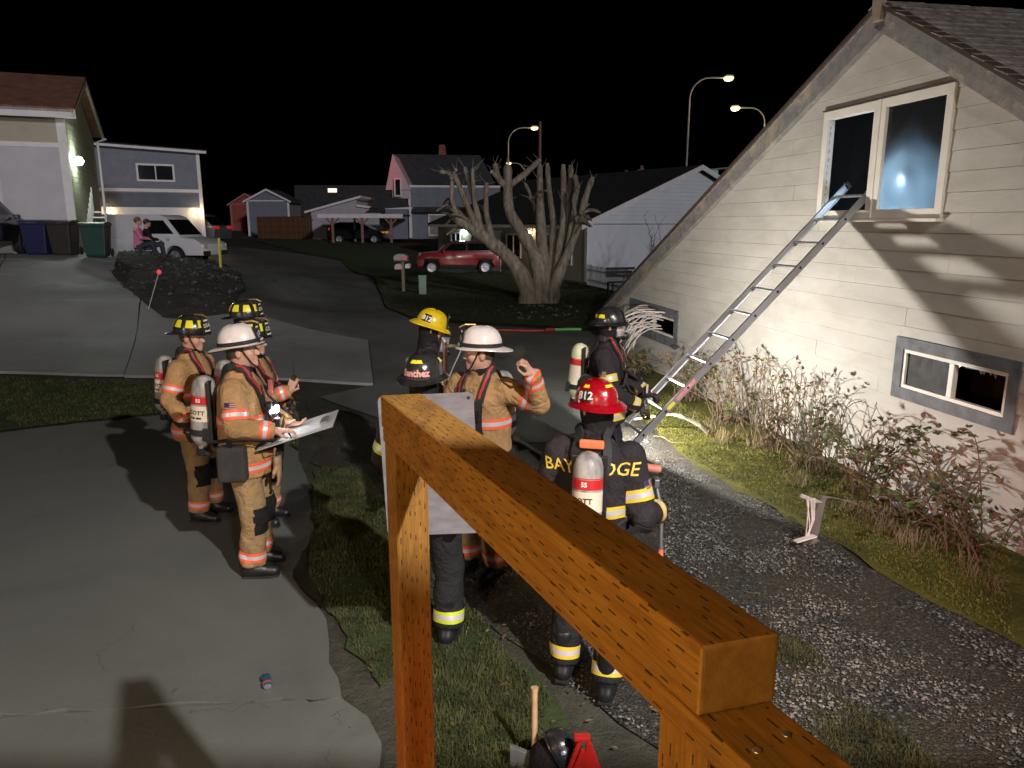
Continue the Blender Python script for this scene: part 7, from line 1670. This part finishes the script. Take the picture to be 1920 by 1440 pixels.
# ================================================================ SEATED ONLOOKERS
def seated(label, px, py, t, rz, shirt, hair, trou, s=1.0):
    p = Vector(at(px, py, t)); e = empty('person', p, rz); tag(e, label, 'person'); e.scale = (s, s, s)
    Mh = Matrix.Translation((0, .05, .78)); wl_, wr_ = np.array((-.12, .32, .25)), np.array((.12, .32, .25))
    B = Field((-.4, -.25, -.5), (.4, .75, 1.0), .0125); head_prims(B, Mh); B.cone((0, .02, .7), (0, 0, .58), .055, .065, .03); B.stack([(.0, .15, .12, 0, 0), (.3, .15, .11, 0, .02), (.5, .17, .11, 0, .02), (.58, .08, .07, 0, .01)], .05)
    for sx, wr in ((-1, wl_), (1, wr_)):
        el = np.array((sx*.25, .12, .28)); B.cone((sx*.18, .01, .52), el, .05, .04, .04); B.cone(el, wr, .04, .028, .02); hand_prims(B, wr, (-sx*.5, .8, -.2), (0, 0, -1), sx, .6)
        B.cone((sx*.09, .0, .03), (sx*.12, .42, .12), .075, .055, .04); B.cone((sx*.12, .42, .12), (sx*.12, .46, -.32), .05, .04, .02)
    V, F = B.mesh(); npmesh('body', V, F, SKIN, e)
    S_ = Field((-.4, -.25, -.1), (.4, .5, .72), .0125); S_.stack([(-.02, .175, .15, 0, 0), (.25, .175, .14, 0, .02), (.5, .2, .13, 0, .02), (.6, .08, .08, 0, .01)], .03)
    for sx, wr in ((-1, wl_), (1, wr_)):
        el = np.array((sx*.25, .12, .28)); S_.cone((sx*.18, .01, .52), el, .068, .058, .04); S_.cone(el, wr, .056, .045, .02, True)
    V, F = S_.mesh(); npmesh('shirt', folds(V, F, .005, 2), F, shirt, e)
    P_ = Field((-.3, -.2, -.4), (.3, .65, .25), .0125); P_.stack([(-.08, .17, .15, 0, .02), (.06, .16, .14, 0, .02)], .04)
    for sx in (-1, 1): P_.cone((sx*.09, .0, .02), (sx*.12, .42, .12), .09, .07, .04); P_.cone((sx*.12, .42, .12), (sx*.12, .46, -.27), .068, .058, .02, True)
    V, F = P_.mesh(); npmesh('trousers', folds(V, F, .005, 4), F, trou, e)
    for sx in (-1, 1):
        Bo = Field((sx*.12-.08, .36, -.45), (sx*.12+.08, .68, -.24), .012); Bo.cone((sx*.12, .45, -.36), (sx*.12, .58, -.385), .045, .04, .02); V, F = Bo.mesh(); npmesh('shoe', V, F, mat('shoe', (.35, .34, .32), .6), e)
    H2 = Field((-.13, -.1, .66), (.13, .2, .93), .011); H2.ell((0, .035, .815), (.085, .105, .105), .02); H2.ell((0, .14, .755), (.07, .07, .07), .015, sub=True); V, F = H2.mesh(); npmesh('hair', folds(V, F, .004, 1, 3), F, hair, e)
    for sx in (-1, 1): MB().lathe([(0, -.0115), (.0115, 0), (0, .0115)], Mh @ Matrix.Translation((sx*.031, .081, .010)), 8, cap=False).build('eye', mat('eye_dark', (.1, .08, .07), .2), e)
    return e
HAIRB = mat('hair_brown', (.10, .06, .035), .7, .3, 30); HAIRD = mat('hair_dark', (.02, .016, .013), .7, .3, 30)
seated('seated person in a pink top on the edge of the driveway', 260, 463, 23.2, R(-70), mat('pink_cloth', (.55, .16, .28), .8, .1, 8, .3, 40), HAIRB, mat('dark_denim', (.03, .035, .05), .8, .2, 8)); seated('seated person in a black top beside the one in pink', 277, 464, 23.4, R(-60), M_HOOD, HAIRD, mat('dark_denim', (.03, .035, .05), .8, .2, 8), .96)

# ================================================================ THE WOODEN RAIL BEFORE THE CAMERA
def wood():
    m = bpy.data.materials.new('treated_lumber'); t = NT(m); tcn = t.n('ShaderNodeTexCoord'); tc = tcn.outputs['Object']
    sp = t.n('ShaderNodeSeparateXYZ', {0: tc}); ns = t.n('ShaderNodeSeparateXYZ', {0: tcn.outputs['Normal']})
    top = t.math('GREATER_THAN', t.math('ABSOLUTE', ns.outputs[2]), .6); endf = t.math('GREATER_THAN', t.math('ABSOLUTE', ns.outputs[0]), .6)
    v = t.math('ADD', t.math('MULTIPLY', sp.outputs[1], top), t.math('MULTIPLY', sp.outputs[2], t.math('SUBTRACT', 1.0, top)))
    row = t.math('FLOOR', t.math('DIVIDE', v, .0135)); fv = t.math('ABSOLUTE', t.math('SUBTRACT', t.math('FRACT', t.math('DIVIDE', v, .0135)), .5))
    off = t.math('MULTIPLY', t.math('FRACT', t.math('MULTIPLY', t.math('SINE', t.math('MULTIPLY', row, 12.9)), 43.7)), .35)
    wob = t.math('MULTIPLY', t.math('SUBTRACT', t.noise(tc, 30, 2), .5), .25)
    fu = t.math('ABSOLUTE', t.math('SUBTRACT', t.math('FRACT', t.math('ADD', t.math('ADD', t.math('DIVIDE', sp.outputs[0], .062), t.math('MULTIPLY', row, .34)), t.math('ADD', off, wob))), .5))
    slit = t.math('MULTIPLY', t.math('MULTIPLY', t.math('LESS_THAN', fu, .13), t.math('LESS_THAN', fv, .10)), t.math('SUBTRACT', 1.0, endf))
    keep = t.math('GREATER_THAN', t.noise(tc, 16, 2), .41); slit = t.math('MULTIPLY', slit, keep)
    st = t.n('ShaderNodeMapping', {'Vector': tc, 'Scale': (.6, 9, 9)}).outputs[0]
    grain = t.noise(st, 9, 6, .65, 1.6); big = t.noise(tc, 3.5, 4, .6, .6)
    c = t.ramp(t.math('ADD', t.math('MULTIPLY', grain, .75), t.math('MULTIPLY', big, .25)), [(.30, (.115, .05, .009)), (.42, (.175, .085, .017)), (.52, (.215, .108, .024)), (.60, (.245, .128, .031)), (.72, (.29, .16, .045))])
    lines = t.noise(t.n('ShaderNodeMapping', {'Vector': tc, 'Scale': (.35, 26, 26)}).outputs[0], 7, 4, .6, 1.2)
    c = t.mix(t.ramp(lines, [(.55, (0, 0, 0)), (.68, (.35, .35, .35))]), c, (.075, .034, .008))
    stain = t.ramp(t.noise(tc, 6, 5, .7, 1.0), [(.56, (0, 0, 0)), (.72, (.6, .6, .6))]); c = t.mix(stain, c, (.085, .045, .015))
    kn = t.n('ShaderNodeTexVoronoi', {'Vector': t.n('ShaderNodeMapping', {'Vector': tc, 'Scale': (2.2, 7, 7)}).outputs[0], 'Scale': 1.1}).outputs[0]
    c = t.mix(t.ramp(kn, [(.05, (1, 1, 1)), (.14, (0, 0, 0))]), c, (.12, .05, .02))
    er = t.n('ShaderNodeTexWave', {'Vector': tc, 'Scale': 22, 'Distortion': 3, 'Detail': 2}, wave_type='RINGS', rings_direction='X').outputs[1]
    c = t.mix(t.math('MULTIPLY', endf, .85), c, t.mix(t.noise(tc, 45, 4), (.16, .08, .02), (.40, .25, .09)))
    c = t.mix(t.math('MULTIPLY', slit, .88), c, (.022, .012, .006))
    b = t.n('ShaderNodeBsdfPrincipled', {'Base Color': c, 'Roughness': .85, 'Specular IOR Level': .2})
    hgt = t.math('SUBTRACT', t.math('ADD', t.math('MULTIPLY', grain, .4), t.math('MULTIPLY', t.noise(st, 40, 3), .3)), t.math('MULTIPLY', slit, 2.0))
    bn = t.n('ShaderNodeBump', {'Height': hgt, 'Strength': .35, 'Distance': .004}); t.t.links.new(bn.outputs[0], b.inputs['Normal']); t.out(b.outputs[0]); return m
M_LUM = wood(); ZT = 2.16
c_fl, c_fr, c_nr, c_nl = (Vector(flat(*q_, ZT)) for q_ in ((713, 741), (790, 737), (1465, 1188), (1315, 1214)))
dirR = ((c_nl-c_fl)+(c_nr-c_fr)).normalized(); sdR = Vector((-dirR.y, dirR.x, 0)); rzR = math.atan2(dirR.y, dirR.x)
rail = empty('wooden_railing', (c_fl.x, c_fl.y, 0), rzR); tag(rail, 'orange stained wooden railing in the foreground', 'railing')
def RL(p): q_ = Vector(p)-rail.location; return (q_.dot(dirR), q_.dot(sdR))
fl, fr_, nr, nl = RL(c_fl), RL(c_fr), RL(c_nr), RL(c_nl); print('rail', fl, fr_, nr, nl)
BH = .085; y0r = min(fl[1], fr_[1], nr[1], nl[1]); y1r = max(fl[1], fr_[1], nr[1], nl[1]); 
def timber(name, poly, z0, z1, bev=.006): return MB().prism(poly, lambda a, b, d: (a, b, d), z0, z1).build(name, M_LUM, rail, bevel=bev, seg=3)
timber('cap_beam', [fl, nl, nr, fr_], ZT-BH, ZT)
e0 = nl[0]; timber('rail_board', [(fl[0]+.002, fl[1]+.002), (e0+.9, nl[1]+.001), (e0+.9, nr[1]-.001), (fr_[0]+.002, fr_[1]-.002)], ZT-BH-.040, ZT-BH-.0015)
wv = (fr_[1]-fl[1]) if abs(fr_[1]-fl[1]) > .03 else .089
def post(x, y, z1, sx, sy):
    o = MB().box((0, 0, 0), (z1, sx, sy)).build('post', M_LUM, rail, bevel=.004); o.location = (x+sx/2, y+sy/2, z1/2); o.rotation_euler = Matrix(((0, 1, 0), (0, 0, 1), (1, 0, 0))).to_euler(); return o
ylo, yhi = min(fl[1], fr_[1]), max(fl[1], fr_[1])
post(.006, ylo+.005, ZT-BH-.042, .089, .089)
post(e0-.075, min(nl[1], nr[1])+.006, ZT-BH-.042, .089, .085)
for x_, y_ in ((.25, .5), (.72, .3)):
    q_ = (e0+.03, nl[1]+(nr[1]-nl[1])*x_); MB().lathe([(0, .0012), (.0045, .001), (.005, 0)], Matrix.Translation((q_[0]+.02+.03*y_, q_[1], ZT-BH-.0012)), 10).build('screw_head', M_STEEL, rail)

# unseen eave added over the camera to shade the near end of the rail
shade_eave = kind(empty('porch_roof', (0, 0, 0)), 'structure')
MB().box((.6, -2.36, 3.46), (6.0, 5.4, .12)).build('roof_deck', M_SHING, shade_eave, bevel=.01); MB().box((.6, .355, 3.44), (6.0, .03, .2)).build('fascia', M_WHITE, shade_eave, bevel=.005)
